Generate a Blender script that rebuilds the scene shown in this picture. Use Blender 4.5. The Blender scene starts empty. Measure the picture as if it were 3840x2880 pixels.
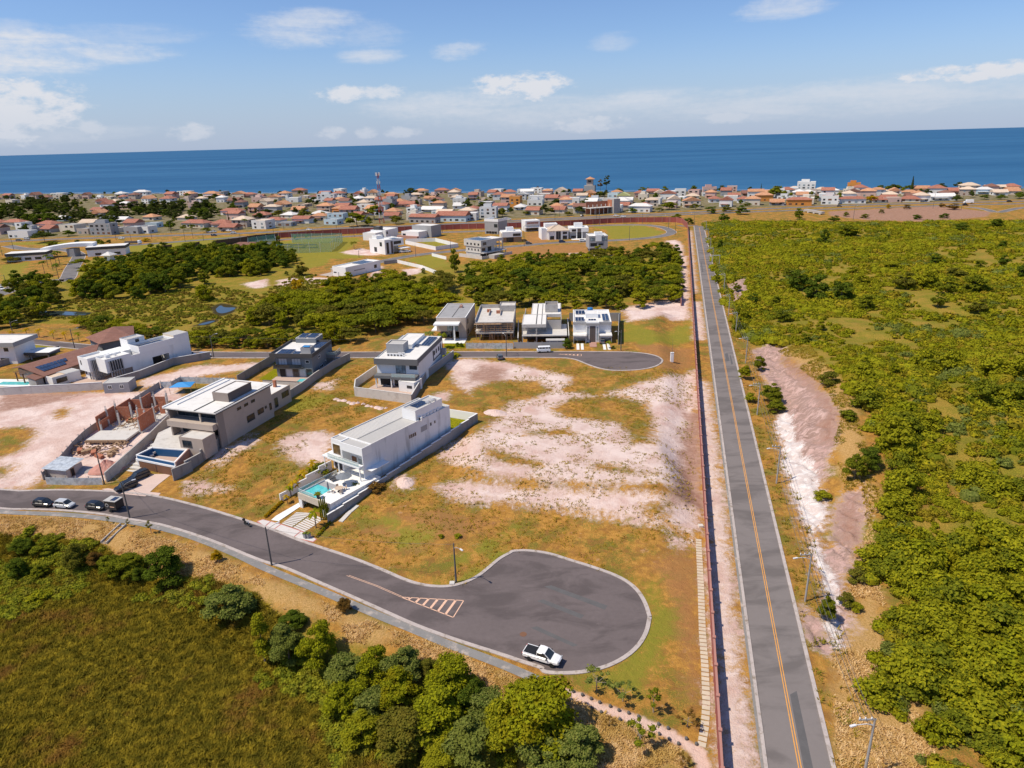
import bpy, bmesh, math, random
import numpy as np
from mathutils import Vector, Matrix
from mathutils.geometry import tessellate_polygon
random.seed(7); RNG = np.random.default_rng(7)
S = bpy.context.scene
C = S.collection
R_ = math.radians

# ------------------------------------------------------------ camera, sky, sun, exposure
F = 2560.0; CX, CY = 1920.0, 1440.0; H = 66.0
ROLL = math.atan2(107, 3840); PITCH = math.atan(911 * math.cos(ROLL) / F)
cr, sr, cp, sp = math.cos(ROLL), math.sin(ROLL), math.cos(PITCH), math.sin(PITCH)
cam = bpy.data.cameras.new('camera'); co = bpy.data.objects.new('camera', cam); C.objects.link(co)
cam.lens = 24; cam.sensor_width = 36; cam.clip_start = 1; cam.clip_end = 200000
rt = Vector((cr, -sr * sp, -sr * cp)); dn = Vector((-sr, -cr * sp, -cr * cp)); fw = Vector((0, cp, -sp))
co.matrix_world = Matrix(((rt.x, -dn.x, -fw.x, 0), (rt.y, -dn.y, -fw.y, 0), (rt.z, -dn.z, -fw.z, H), (0, 0, 0, 1)))
S.camera = co
S.render.resolution_x = 1024; S.render.resolution_y = 768
S.view_settings.view_transform = 'Standard'; S.view_settings.look = 'None'
S.view_settings.exposure = 0.15; S.view_settings.gamma = 1.0
SUN_EL = R_(58); SH = Vector((0.95, 0.31, 0)).normalized()      # direction in which shadows fall
sd_ = Vector((SH.x * math.cos(SUN_EL), SH.y * math.cos(SUN_EL), -math.sin(SUN_EL)))
sl = bpy.data.lights.new('sun', 'SUN'); sl.energy = 4.2; sl.angle = R_(0.5); sl.color = (1, 0.895, 0.725)
so = bpy.data.objects.new('sun', sl); C.objects.link(so); so.location = (-200, -60, 400)
so.rotation_euler = sd_.to_track_quat('-Z', 'Y').to_euler()

def nat(r, x, y):
 a, b, s = RG[r]; return a + x * s, b + y * s
Z = 1000 / 2212; ZC = 800 / 1659; ZD = 960 / 1625
RG = {'o': (0, 0, 3840 / 2212), 'a1': (0, 560, Z), 'a2': (960, 560, Z), 'a3': (1840, 560, Z), 'a4': (2840, 560, Z),
  'b1': (0, 960, Z), 'b2': (960, 960, Z), 'b3': (1840, 960, Z), 'b4': (2840, 960, Z),
  'c1': (0, 1160, ZC), 'c2': (700, 1160, ZC), 'c3': (1400, 1060, Z), 'c4': (900, 1440, Z),
  'd1': (0, 1900, ZD), 'd2': (960, 1900, ZD), 'd3': (1860, 1900, ZD), 'd4': (2700, 1900, 1140 / 1930),
  'e3': (2480, 1200, 960 / 1991), 'e4': (0, 1200, 500 / 2212), 'f1': (960, 2050, 1200 / 2212), 'f2': (0, 1800, Z), 's1': (0, 0, 1920 / 2212), 's2': (1920, 0, 1920 / 2212)}
def ray(r, x, y):
 px, py = nat(r, x, y); u, v = px - CX, py - CY
 X = u * cr - v * sr; Y = u * sr + v * cr
 return X, F * cp - Y * sp, -F * sp - Y * cp
def on(r, x, y, z=0.0):
 dx, dy, dz = ray(r, x, y); t = (z - H) / dz
 return Vector((dx * t, dy * t, z))

# ------------------------------------------------------------ node helpers
class NT:
 def __init__(s, tree): s.t = tree; s.n = tree.nodes; s.l = tree.links
 def node(s, typ, **kw):
  n = s.n.new(typ)
  for k, v in kw.items(): setattr(n, k, v)
  return n
 def link(s, a, b): s.l.new(a, b)
 def put(s, inp, v):
  if hasattr(v, 'links') or isinstance(v, bpy.types.NodeSocket): s.l.new(v, inp)
  else: inp.default_value = v
 def m(s, op, a, b=0.0, c=0.0, clamp=False):
  n = s.n.new('ShaderNodeMath'); n.operation = op; n.use_clamp = clamp
  s.put(n.inputs[0], a); s.put(n.inputs[1], b); s.put(n.inputs[2], c); return n.outputs[0]
 def sm(s, x, a, b):          # smoothstep
  n = s.n.new('ShaderNodeMapRange'); n.interpolation_type = 'SMOOTHSTEP'
  s.put(n.inputs[0], x); s.put(n.inputs[1], a); s.put(n.inputs[2], b); return n.outputs[0]
 def mix(s, f, a, b):
  n = s.n.new('ShaderNodeMix'); n.data_type = 'RGBA'
  s.put(n.inputs[0], f)
  for i, v in ((6, a), (7, b)):
   s.put(n.inputs[i], v if not isinstance(v, tuple) else (v + (1,))[:4])
  return n.outputs[2]
 def noise(s, vec, scale, detail=4, rough=0.55, dist=0.0):
  n = s.n.new('ShaderNodeTexNoise'); s.put(n.inputs['Vector'], vec)
  n.inputs['Scale'].default_value = scale; n.inputs['Detail'].default_value = detail
  n.inputs['Roughness'].default_value = rough; n.inputs['Distortion'].default_value = dist
  return n.outputs['Fac']
 def attr(s, name):
  n = s.n.new('ShaderNodeAttribute'); n.attribute_name = name; return n.outputs['Fac']
 def vscale(s, vec, sc):
  n = s.n.new('ShaderNodeVectorMath'); n.operation = 'MULTIPLY'; s.put(n.inputs[0], vec); n.inputs[1].default_value = sc
  return n.outputs[0]
def newmat(name):
 m = bpy.data.materials.new(name); m.use_nodes = True
 t = NT(m.node_tree); b = t.n['Principled BSDF']
 return m, t, b
def pos(t): return t.node('ShaderNodeNewGeometry').outputs['Position']
def bump(t, b, h, strength=0.4, dist=0.1):
 n = t.node('ShaderNodeBump'); n.inputs['Strength'].default_value = strength; n.inputs['Distance'].default_value = dist
 t.put(n.inputs['Height'], h); t.link(n.outputs[0], b.inputs['Normal'])
M = {}
def mat(name, col, rough=0.7, var=0.12, scale=0.8, spec=0.3, metal=0.0, dirt=None, bumpy=0.0, obj=False, streak=False):
 """plain painted or mineral surface with blotchy wear"""
 m, t, b = newmat(name)
 p = t.node('ShaderNodeTexCoord').outputs['Object'] if obj else pos(t)
 n1 = t.noise(p, scale, 6, 0.6); n2 = t.noise(p, scale * 9, 3)
 v = t.m('ADD', t.m('MULTIPLY', t.m('SUBTRACT', n1, 0.5), 2 * var), t.m('MULTIPLY', t.m('SUBTRACT', n2, 0.5), var))
 k = t.m('ADD', v, 1.0)
 mx = t.node('ShaderNodeVectorMath'); mx.operation = 'SCALE'; mx.inputs[0].default_value = col; t.put(mx.inputs['Scale'], k)
 c = mx.outputs[0]
 if dirt:
  pp = t.vscale(p, (1.2, 1.2, 0.25)) if streak else p
  c = t.mix(t.m('MULTIPLY', t.sm(t.noise(pp, scale * 1.7, 7, 0.65), 0.5, 0.72), dirt[3] if len(dirt) > 3 else 0.7), c, dirt[:3])
 t.put(b.inputs['Base Color'], c)
 b.inputs['Roughness'].default_value = rough; b.inputs['Metallic'].default_value = metal
 b.inputs['Specular IOR Level'].default_value = spec
 if bumpy: bump(t, b, t.noise(p, scale * 12, 4), bumpy, 0.05)
 M[name] = m; return m

# ------------------------------------------------------------ world: Nishita sky and clouds
W = bpy.data.worlds.new('World'); S.world = W; W.use_nodes = True
t = NT(W.node_tree); bg = t.n['Background']
sky = t.node('ShaderNodeTexSky'); sky.sky_type = 'NISHITA'; sky.sun_disc = False
sky.sun_elevation = SUN_EL; sky.sun_rotation = math.atan2(-SH.x, -SH.y)
sky.altitude = 60; sky.air_density = 1.0; sky.dust_density = 0.4; sky.ozone_density = 2.5
d = t.node('ShaderNodeTexCoord').outputs['Generated']
sx = t.node('ShaderNodeSeparateXYZ'); t.link(d, sx.inputs[0])
az = t.m('MULTIPLY', t.m('ARCTAN2', sx.outputs[0], sx.outputs[1]), 57.2958)
el = t.m('MULTIPLY', t.m('ARCSINE', sx.outputs[2]), 57.2958)
cb = t.node('ShaderNodeCombineXYZ'); t.link(az, cb.inputs[0]); t.link(el, cb.inputs[1])
streaks = t.noise(t.vscale(cb.outputs[0], (0.12, 0.9, 1)), 1.0, 7, 0.6, 0.3)
puffs = t.noise(t.vscale(cb.outputs[0], (0.55, 1.1, 1)), 1.0, 8, 0.62)
fine = t.noise(t.vscale(cb.outputs[0], (1.6, 3.0, 1)), 1.0, 6, 0.6)
# region, x, y, half width px, half height px, kind (0 soft streak, 1 puff), density   (places in the sky)
CL = [('s1', 90, 230, 290, 95, 0, 1.2), ('s1', 420, 232, 280, 40, 0, .95), ('s1', 40, 470, 260, 135, 1, 1.1), ('s1', 30, 150, 140, 60, 0, .6), ('s1', 1330, 120, 260, 75, 0, .8), ('s1', 1580, 150, 180, 60, 0, .45),
  ('s1', 1600, 243, 150, 32, 0, .75), ('s1', 1990, 222, 130, 40, 0, .85), ('s1', 1480, 408, 130, 40, 1, 1.0), ('s1', 1650, 400, 110, 34, 1, .85), ('s1', 2160, 365, 150, 50, 1, 1.15), ('s2', 90, 375, 170, 60, 1, 1.2),
  ('s2', 1170, 35, 190, 45, 0, .75), ('s2', 440, 180, 110, 40, 0, .4), ('s2', 2060, 308, 320, 34, 1, 1.25), ('s2', 500, 430, 300, 35, 0, .8), ('s2', 330, 535, 190, 40, 1, .8), ('s1', 820, 570, 110, 36, 1, .8), ('s1', 1430, 575, 70, 30, 1, .7), ('s1', 1590, 572, 60, 28, 1, .7), ('s1', 1740, 570, 90, 28, 1, .7), ('s1', 390, 560, 70, 45, 1, .7), ('s1', 510, 150, 300, 40, 0, .4),
  ('s2', 930, 510, 110, 30, 1, .7), ('s2', 1500, 420, 1100, 80, 0, .75), ('s1', 1950, 460, 420, 75, 0, .8), ('s2', 300, 480, 700, 75, 0, .7), ('s1', 120, 590, 450, 35, 0, .5)]
tot = None
for (rg, x, y, wx, wy, kd, den) in CL:
 a = ray(rg, x, y); A = math.degrees(math.atan2(a[0], a[1])); E = math.degrees(math.asin(a[2] / math.hypot(a[0], a[1], a[2])))
 k = RG[rg][2] / F * 57.3
 q = t.m('ADD', t.m('POWER', t.m('ABSOLUTE', t.m('DIVIDE', t.m('SUBTRACT', az, A), wx * k)), 2), t.m('POWER', t.m('ABSOLUTE', t.m('DIVIDE', t.m('SUBTRACT', t.m('SUBTRACT', el, t.m('MULTIPLY', t.m('SUBTRACT', az, A), 0.03)), E), wy * k)), 2))
 g = t.m('SUBTRACT', 1.0, q)
 n = t.m('MULTIPLY', t.m('SUBTRACT', puffs if kd else streaks, 0.5), 3.2 if kd else 2.6)
 f = t.m('MULTIPLY', t.sm(t.m('ADD', t.m('ADD', g, n), t.m('MULTIPLY', t.m('SUBTRACT', fine, .5), .9)), 0.1 if kd else -.1, 1.05 if kd else 1.55), t.m('MULTIPLY', t.sm(q, 1.6, .5), den))
 tot = f if tot is None else t.m('MAXIMUM', tot, f)
tn = t.node('ShaderNodeVectorMath', operation='MULTIPLY'); t.link(sky.outputs[0], tn.inputs[0]); tn.inputs[1].default_value = (.78, .89, 1.12)
haze = t.m('MULTIPLY', t.sm(el, 8.0, -.5), 0.75)
lp = t.mix(haze, tn.outputs[0], (3.5, 4.3, 6.0))
cl = t.mix(t.m('MULTIPLY', tot, 0.95, clamp=True), lp, t.mix(t.sm(el, 0, 4), (5.2, 5.6, 6.4), (6.2, 6.4, 6.9)))
t.link(cl, bg.inputs[0]); bg.inputs[1].default_value = 0.105

# ------------------------------------------------------------ object helpers
def tag(o, label=None, cat=None, group=None, kind=None):
 if label: o['label'] = label
 if cat: o['category'] = cat
 if group: o['group'] = group
 if kind: o['kind'] = kind
 return o
def thing(name, label, cat, loc=(0, 0, 0), rz=0.0, group=None):
 o = bpy.data.objects.new(name, None); C.objects.link(o); o.location = loc; o.rotation_euler = (0, 0, rz)
 o.empty_display_size = 0.5
 return tag(o, label, cat, group)
def link(name, me, mt=None, parent=None):
 o = bpy.data.objects.new(name, me); C.objects.link(o)
 if mt is not None and not me.materials: me.materials.append(mt if not isinstance(mt, str) else M[mt])
 if parent is not None: o.parent = parent
 return o
class MB:
 def __init__(s): s.v = []; s.f = []
 def add(s, vs, fs):
  b = len(s.v); s.v += [tuple(p) for p in vs]; s.f += [tuple(b + i for i in q) for q in fs]; return s
 def box(s, x0, y0, z0, x1, y1, z1):
  return s.add([(x0, y0, z0), (x1, y0, z0), (x1, y1, z0), (x0, y1, z0), (x0, y0, z1), (x1, y0, z1), (x1, y1, z1), (x0, y1, z1)],
      [(3, 2, 1, 0), (4, 5, 6, 7), (0, 1, 5, 4), (1, 2, 6, 5), (2, 3, 7, 6), (3, 0, 4, 7)])
 def hexa(s, lo, hi):      # two quads
  return s.add(list(lo) + list(hi), [(3, 2, 1, 0), (4, 5, 6, 7), (0, 1, 5, 4), (1, 2, 6, 5), (2, 3, 7, 6), (3, 0, 4, 7)])
 def prism(s, pts, z0, z1):
  n = len(pts); s.add([(p[0], p[1], z0) for p in pts] + [(p[0], p[1], z1) for p in pts],
    [tuple(range(n - 1, -1, -1)), tuple(range(n, 2 * n))] + [(i, (i + 1) % n, n + (i + 1) % n, n + i) for i in range(n)]); return s
 def tube(s, p0, p1, r0, r1=None, n=6):
  p0 = Vector(p0); p1 = Vector(p1); r1 = r0 if r1 is None else r1
  d = (p1 - p0).normalized(); a = d.orthogonal().normalized(); b = d.cross(a); vs = []
  for p, r in ((p0, r0), (p1, r1)):
   for i in range(n):
    w = 2 * math.pi * i / n; vs.append(p + (a * math.cos(w) + b * math.sin(w)) * r)
  return s.add(vs, [(i, (i + 1) % n, n + (i + 1) % n, n + i) for i in range(n)] + [tuple(range(n - 1, -1, -1)), tuple(range(n, 2 * n))])
 def path(s, pts, r, n=5):
  for a, b in zip(pts[:-1], pts[1:]): s.tube(a, b, r, r, n)
  return s
 def lathe(s, prof, n=12, o=(0, 0, 0)):
  vs = [(o[0] + r * math.cos(2 * math.pi * i / n), o[1] + r * math.sin(2 * math.pi * i / n), o[2] + z) for r, z in prof for i in range(n)]
  fs = [(j * n + i, j * n + (i + 1) % n, (j + 1) * n + (i + 1) % n, (j + 1) * n + i) for j in range(len(prof) - 1) for i in range(n)]
  return s.add(vs, fs + [tuple(range(n - 1, -1, -1)), tuple((len(prof) - 1) * n + i for i in range(n))])
 def mesh(s, name, smooth=False):
  me = bpy.data.meshes.new(name); me.from_pydata(s.v, [], s.f); me.update()
  if smooth: me.polygons.foreach_set('use_smooth', [True] * len(me.polygons))
  return me
 def build(s, name, mt, parent=None, smooth=False, bevel=0.0):
  o = link(name, s.mesh(name, smooth), mt, parent)
  if bevel:
   bm = bmesh.new(); bm.from_mesh(o.data); bmesh.ops.bevel(bm, geom=bm.edges[:], offset=bevel, segments=2, affect='EDGES', clamp_overlap=True)
   bm.to_mesh(o.data); bm.free()
  return o
def npmesh(name, v, f, smooth=False):
 me = bpy.data.meshes.new(name); k = f.shape[1]
 me.vertices.add(len(v)); me.vertices.foreach_set('co', np.ascontiguousarray(v, dtype=np.float32).ravel())
 me.loops.add(f.size); me.loops.foreach_set('vertex_index', np.ascontiguousarray(f, dtype=np.int32).ravel())
 me.polygons.add(len(f)); me.polygons.foreach_set('loop_start', np.arange(0, f.size, k, dtype=np.int32))
 me.polygons.foreach_set('use_smooth', np.full(len(f), smooth))
 me.update(calc_edges=True); return me
def copy_tree(o, parent=None):
 c = o.copy(); C.objects.link(c)
 if parent is not None: c.parent = parent
 for ch in o.children: copy_tree(ch, c)
 return c

# ------------------------------------------------------------ terrain
def sdpoly(P, poly):
 """signed distance (positive inside) of points P (n,2) to polygon"""
 poly = np.asarray(poly, float); n = len(poly)
 lo = poly.min(0) - 9; hi = poly.max(0) + 9
 out = np.full(len(P), -9.0)
 idx = np.where((P[:, 0] > lo[0]) & (P[:, 0] < hi[0]) & (P[:, 1] > lo[1]) & (P[:, 1] < hi[1]))[0]
 if not len(idx): return out
 Q = P[idx]; d = np.full(len(Q), 1e9); ins = np.zeros(len(Q), bool)
 for i in range(n):
  a = poly[i]; b = poly[(i + 1) % n]; e = b - a; w = Q - a
  tt = np.clip((w @ e) / max(e @ e, 1e-9), 0, 1); d = np.minimum(d, np.hypot(*(w - tt[:, None] * e).T))
  c = (a[1] > Q[:, 1]) != (b[1] > Q[:, 1])
  with np.errstate(all='ignore'): ins ^= c & (Q[:, 0] < e[0] * (Q[:, 1] - a[1]) / (e[1] if e[1] else 1e-12) + a[0])
 out[idx] = np.where(ins, d, -d); return out
def dline(P, line):
 line = np.asarray(line, float); d = np.full(len(P), 1e9)
 for a, b in zip(line[:-1], line[1:]):
  e = b - a; w = P - a; tt = np.clip((w @ e) / (e @ e), 0, 1); d = np.minimum(d, np.hypot(*(w - tt[:, None] * e).T))
 return d
def ss(x, a, b):
 q = np.clip((x - a) / (b - a), 0, 1); return q * q * (3 - 2 * q)
def fl(r, pts, z=0.0): return [tuple(on(r, x, y, z)[:2]) for x, y in pts]
def mfl(lst, z=0.0): return [tuple(on(r, x, y, z)[:2]) for r, x, y in lst]
PL = 2.0
# far kerb of the near road, from the left to the end of the turning circle
FARK = [(-330, 178)] + fl('c1', [(0, 1425), (400, 1410), (700, 1415), (1000, 1432), (1200, 1457), (1400, 1502), (1659, 1572)]) + \
 fl('d2', [(100, 150), (250, 215), (400, 265), (600, 330), (800, 410), (950, 478), (1060, 508), (1180, 519), (1280, 506), (1360, 478), (1430, 440), (1500, 380), (1560, 330), (1625, 297)]) + \
 fl('d3', [(110, 288), (200, 285), (330, 302), (450, 342), (600, 387), (780, 452), (880, 522), (935, 610), (962, 700)])
NEARK = [(-330, 165)] + fl('f2', [(0, 238), (300, 238), (600, 250), (900, 283), (1090, 322), (1280, 350), (1450, 392), (1700, 472), (1900, 550), (2200, 675)]) + \
 fl('f1', [(190, 130), (440, 240), (640, 326), (860, 424), (1100, 533), (1320, 614), (1500, 674), (1700, 736), (1850, 788), (2000, 833)]) + fl('d3', [(300, 1042), (420, 1050), (560, 1042), (720, 1002), (860, 918), (940, 810), (962, 700)])
NORTH = [(-330, 262), (-130, 240)] + fl('o', [(440, 745), (740, 748), (770, 740), (880, 700), (1340, 664), (1470, 668)], PL)
PLAT = FARK + [(31, 100), (52, 188), (58, 236)] + NORTH[::-1]
RA = (27.2, 57.0); RB = (144.6, 537.6)          # left kerb of the straight road
RL = math.hypot(RB[0] - RA[0], RB[1] - RA[1]); RU = ((RB[0] - RA[0]) / RL, (RB[1] - RA[1]) / RL)
def road_st(P):
 w = P - np.array(RA); return w[:, 0] * RU[1] - w[:, 1] * RU[0], w[:, 0] * RU[0] + w[:, 1] * RU[1]
VALL = [(-400, 150)] + fl('d1', [(0, 58), (300, 66), (500, 78), (700, 105), (850, 128), (1000, 160), (1200, 232), (1400, 305), (1625, 395)]) + fl('d2', [(300, 560), (560, 660), (840, 760), (1200, 900), (1625, 1090)]) + fl('d3', [(160, 1140), (430, 1260), (600, 1420), (700, 1640)]) + [(2, 20), (-400, 20)]
_cut = lambda L: fl('e3', L)
CUTLO = _cut([(700, 250), (745, 400), (800, 560), (880, 760), (940, 1000), (1010, 1300), (1110, 1620)]) + fl('d4', [(620, 330), (660, 560), (700, 720), (760, 960)])
TERR = [(np.array(fl('o', [(955, 1046), (1100, 1060), (1300, 1078), (1500, 1098)], .8)), 1.1), (np.array(fl('o', [(960, 1098), (1150, 1104), (1300, 1122), (1500, 1152)], .3)), .8)]
def wav(x, y, s, k): return np.sin(x / s + 1.3 * k) * np.cos(y / s * .83 + .7 * k) + .5 * np.sin((x + y) / s * 1.9 + k)
def height(X, Y):
 X = np.asarray(X, float); Y = np.asarray(Y, float); P = np.stack([X, Y], 1)
 sdp = np.full(len(P), -1.0)
 poly = np.array(PLAT)
 inside = sdpoly(P, PLAT) > -8.9
 df = dline(P, FARK); dn_ = dline(P, NORTH); de = dline(P, [(19, 82), (31, 100), (52, 188), (58, 236), NORTH[-1]])
 ins = sdpoly(P, PLAT) > 0
 h = np.where(ins, PL * ss(df, 3, 26) * ss(dn_, 0, 5) * ss(de, 0.5, 8), 0.0)
 v = sdpoly(P, VALL); dv = np.where(v > 0, dline(P, VALL[:-2]), 0)
 h = h - 3.5 * ss(dv, 1, 13) * ss(Y, 40, 62)
 for L_, k in TERR:
  dy = Y - np.interp(X, L_[:, 0], L_[:, 1]); h = h + k * ss(dy, -.9, .7) * ss(dy, 46, 18) * ss(X, L_[0, 0], L_[0, 0] + 7) * ss(X, 36, 30)
 s, tt = road_st(P)
 hill = ss(tt, 10, 60) * ss(tt, 420, 250)
 amp = 6.5 * np.exp(-((tt - 112) / 62.0) ** 2)
 c0 = 12.5 + 2.0 * np.sin(tt / 17.0) + np.clip((tt - 40) * 0.02, 0, 3)
 h = h + amp * ss(s, c0, c0 + 15) * ss(s, 130, 60)
 r = np.hypot(X, Y)
 rough = ss(s, 26, 46) * ss(r, 700, 300)
 h = h + rough * (0.9 * wav(X, Y, 13, 1) + 0.35 * wav(X, Y, 4.1, 2) + 3.0 * ss(s, 40, 130))
 h = h + np.where(v > 3, 0.25 * wav(X, Y, 5, 3), 0)
 shore = (Y - (972.7 + (X - 3.5) * -0.27))
 shore = np.where(X < 0, Y - (973.6 - X * 0.365), shore)
 h = h - 6 * ss(shore, -14, 16)
 return h
def vnoise(x, y, s, seed):
 g = np.random.default_rng(seed).uniform(0, 1, (64, 64)); u = (x / s) % 64; v = (y / s) % 64; i = u.astype(int); j = v.astype(int); fu = u - i; fv = v - j; fu = fu * fu * (3 - 2 * fu); fv = fv * fv * (3 - 2 * fv)
 a = g[i % 64, j % 64]; b = g[(i + 1) % 64, j % 64]; c = g[i % 64, (j + 1) % 64]; d_ = g[(i + 1) % 64, (j + 1) % 64]
 return (a * (1 - fu) + b * fu) * (1 - fv) + (c * (1 - fu) + d_ * fu) * fv
def hz(x, y): return float(height(np.array([x]), np.array([y]))[0])
def at(r, x, y):
 """where the sight line through a point of the survey image meets the terrain"""
 z = 0.0
 for _ in range(7):
  p = on(r, x, y, z); z = hz(p.x, p.y)
 return Vector((p.x, p.y, z))
def fla(r, pts): return [tuple(at(r, x, y)[:2]) for x, y in pts]
# ------------------------------------------------------------ ground sheet
def poly_t(r, pts): return fla(r, pts)
def stp(pts): return [(RA[0] + RU[0] * t_ + RU[1] * s_, RA[1] + RU[1] * t_ - RU[0] * s_) for s_, t_ in pts]
SOIL = [poly_t('c1', [(380, 1340), (480, 1230), (690, 1040), (900, 820), (1230, 600), (1400, 600), (1420, 820), (1180, 1040), (830, 1330)]), poly_t('o', [(965, 780), (1010, 775), (1100, 786), (1180, 800), (1235, 815), (1215, 845), (1290, 858), (1360, 835), (1440, 812), (1503, 800), (1512, 1142), (1480, 1150), (1400, 1132), (1250, 1112), (1150, 1098), (985, 1080), (940, 1050), (1060, 1035), (1000, 1012), (950, 985), (970, 955), (1040, 935), (1085, 900), (1060, 870), (990, 835)]),
  poly_t('o', [(612, 948), (640, 938), (700, 932), (725, 942), (712, 975), (705, 1000), (660, 998), (630, 985), (608, 965)]),
  poly_t('o', [(-40, 848), (110, 850), (300, 846), (345, 838), (330, 870), (250, 945), (190, 1000), (118, 1012), (60, 1055), (-40, 1060)]),
  poly_t('o', [(300, 822), (420, 792), (560, 784), (580, 790), (480, 806), (380, 822), (310, 838)]),
  poly_t('o', [(470, 975), (540, 945), (560, 950), (500, 985), (450, 1010)]),
  poly_t('c2', [(990, 590), (1160, 550), (1120, 620), (1020, 630)]), poly_t('c2', [(0, 1340), (160, 1370), (340, 1400), (300, 1420), (60, 1420), (0, 1440)]),
  
  poly_t('b3', [(1060, 440), (1350, 385), (1560, 345), (1640, 330), (1640, 525), (1480, 530), (1440, 490), (1300, 520), (1140, 545), (1130, 500)]),
  poly_t('b3', [(1580, 0), (1625, 0), (1645, 330), (1590, 330), (1570, 150)]), poly_t('a3', [(1520, 780), (1590, 790), (1612, 1000), (1570, 1000), (1540, 830)]),
  stp([(-5.1, -60), (-1.5, -60), (-1.4, 60), (-2.0, 128), (-5.1, 132)]), stp([(-5.1, 172), (-1.6, 172), (-1.9, 232), (-5.1, 232)]), stp([(-4.6, 250), (-3, 250), (-2.6, 470), (-4, 470)]),
  poly_t('d3', [(1100, 220), (1260, 195), (1250, 240), (1120, 240)]),
  poly_t('a2', [(710, 850), (870, 820), (960, 840), (1040, 880), (900, 880), (740, 870)]), poly_t('b2', [(180, 200), (400, 170), (700, 190), (680, 240), (400, 220), (190, 260)]), poly_t('b2', [(950, 150), (1000, 90), (1050, 80), (1040, 150), (960, 180)]), poly_t('b2', [(1210, 110), (1370, 100), (1370, 140), (1260, 160)]),
  poly_t('a3', [(620, 860), (800, 860), (920, 880), (900, 905), (700, 890)]), poly_t('a3', [(1440, 760), (1540, 750), (1600, 800), (1500, 790)]),
  poly_t('c4', [(1310, 780), (1430, 800), (1400, 850), (1330, 820)]), poly_t('c3', [(640, 640), (900, 670), (860, 720), (640, 690)]), poly_t('c3', [(480, 950), (620, 900), (600, 960), (520, 1000)]),
  poly_t('b1', [(2000, 230), (2212, 190), (2212, 260), (2100, 270)]), poly_t('c2', [(250, 1210), (400, 1080), (510, 970), (470, 1030), (320, 1180)])]
VEG = [poly_t('o', [(1005, 845), (1060, 818), (1160, 822), (1200, 842), (1160, 862), (1110, 870), (1085, 890), (1010, 890)]), poly_t('o', [(1188, 885), (1230, 857), (1330, 852), (1395, 868), (1418, 900), (1412, 958), (1360, 960), (1330, 915), (1220, 902)]),
  poly_t('o', [(950, 1028), (1100, 1040), (1300, 1050), (1485, 1072), (1485, 1090), (1300, 1066), (1130, 1056), (950, 1046)]), poly_t('o', [(1040, 960), (1130, 985), (1180, 1000), (1160, 1012), (1060, 1000)]), poly_t('o', [(1270, 1000), (1340, 1005), (1420, 1020), (1360, 1026), (1290, 1016)]), poly_t('o', [(1380, 1090), (1460, 1085), (1440, 1125), (1390, 1115)]),
  poly_t('o', [(-30, 930), (60, 915), (85, 932), (55, 975), (-30, 1000)]), poly_t('o', [(110, 890), (140, 880), (160, 890), (125, 905)]), poly_t('o', [(-30, 1010), (30, 1000), (20, 1030), (-30, 1040)]), poly_t('o', [(1130, 930), (1230, 925), (1240, 940), (1140, 942)]),
  poly_t('c3', [(1420, 655), (1500, 640), (1640, 665), (1600, 700), (1500, 690)])]
CUT = [poly_t('e3', [(748, 400), (800, 345), (900, 330), (1000, 380), (1170, 480), (1290, 640), (1390, 760), (1340, 960), (1260, 1160), (1230, 1300), (1280, 1500), (1230, 1700), (1110, 1640), (1040, 1400), (960, 1180), (930, 960), (880, 790), (990, 690), (900, 560)]),
  poly_t('e3', [(1360, 1500), (1430, 1330), (1560, 1280), (1590, 1500), (1520, 1720), (1330, 1720)]), poly_t('d4', [(740, 0), (880, 0), (900, 130), (850, 280), (840, 420), (760, 430), (780, 600), (820, 640), (790, 800), (750, 915), (690, 760), (700, 560), (620, 420), (560, 200), (500, 0), (660, 0), (640, 160), (640, 300), (740, 230)]), poly_t('d4', [(520, 640), (600, 700), (660, 820), (690, 930), (620, 880), (560, 760)]),
  poly_t('e3', [(700, 240), (830, 190), (960, 200), (920, 330), (760, 330)]), poly_t('b3', [(1960, 240), (2100, 190), (2120, 280), (2050, 420), (1990, 400), (2020, 320)])]
GUL = [poly_t('e3', [(880, 790), (960, 720), (1010, 760), (1090, 1000), (1180, 1130), (1240, 1300), (1280, 1560), (1200, 1740), (1110, 1640), (1040, 1400), (960, 1180), (930, 960)]), poly_t('d4', [(500, 0), (660, 0), (620, 200), (640, 320), (730, 420), (750, 700), (770, 930), (690, 760), (620, 420)])]
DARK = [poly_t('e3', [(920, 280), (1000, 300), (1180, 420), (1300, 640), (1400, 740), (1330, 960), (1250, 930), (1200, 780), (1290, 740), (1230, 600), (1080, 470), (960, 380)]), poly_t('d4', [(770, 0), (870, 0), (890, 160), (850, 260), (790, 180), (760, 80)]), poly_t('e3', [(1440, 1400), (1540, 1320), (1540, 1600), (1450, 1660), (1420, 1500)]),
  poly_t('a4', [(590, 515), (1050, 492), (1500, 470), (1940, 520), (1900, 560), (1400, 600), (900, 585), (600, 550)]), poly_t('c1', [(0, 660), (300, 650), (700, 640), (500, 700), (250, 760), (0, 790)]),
  poly_t('o', [(1480, 890), (1515, 890), (1515, 1100), (1450, 1080), (1470, 960)]), poly_t('o', [(1030, 790), (1100, 800), (1080, 820), (1000, 830)])]
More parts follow.
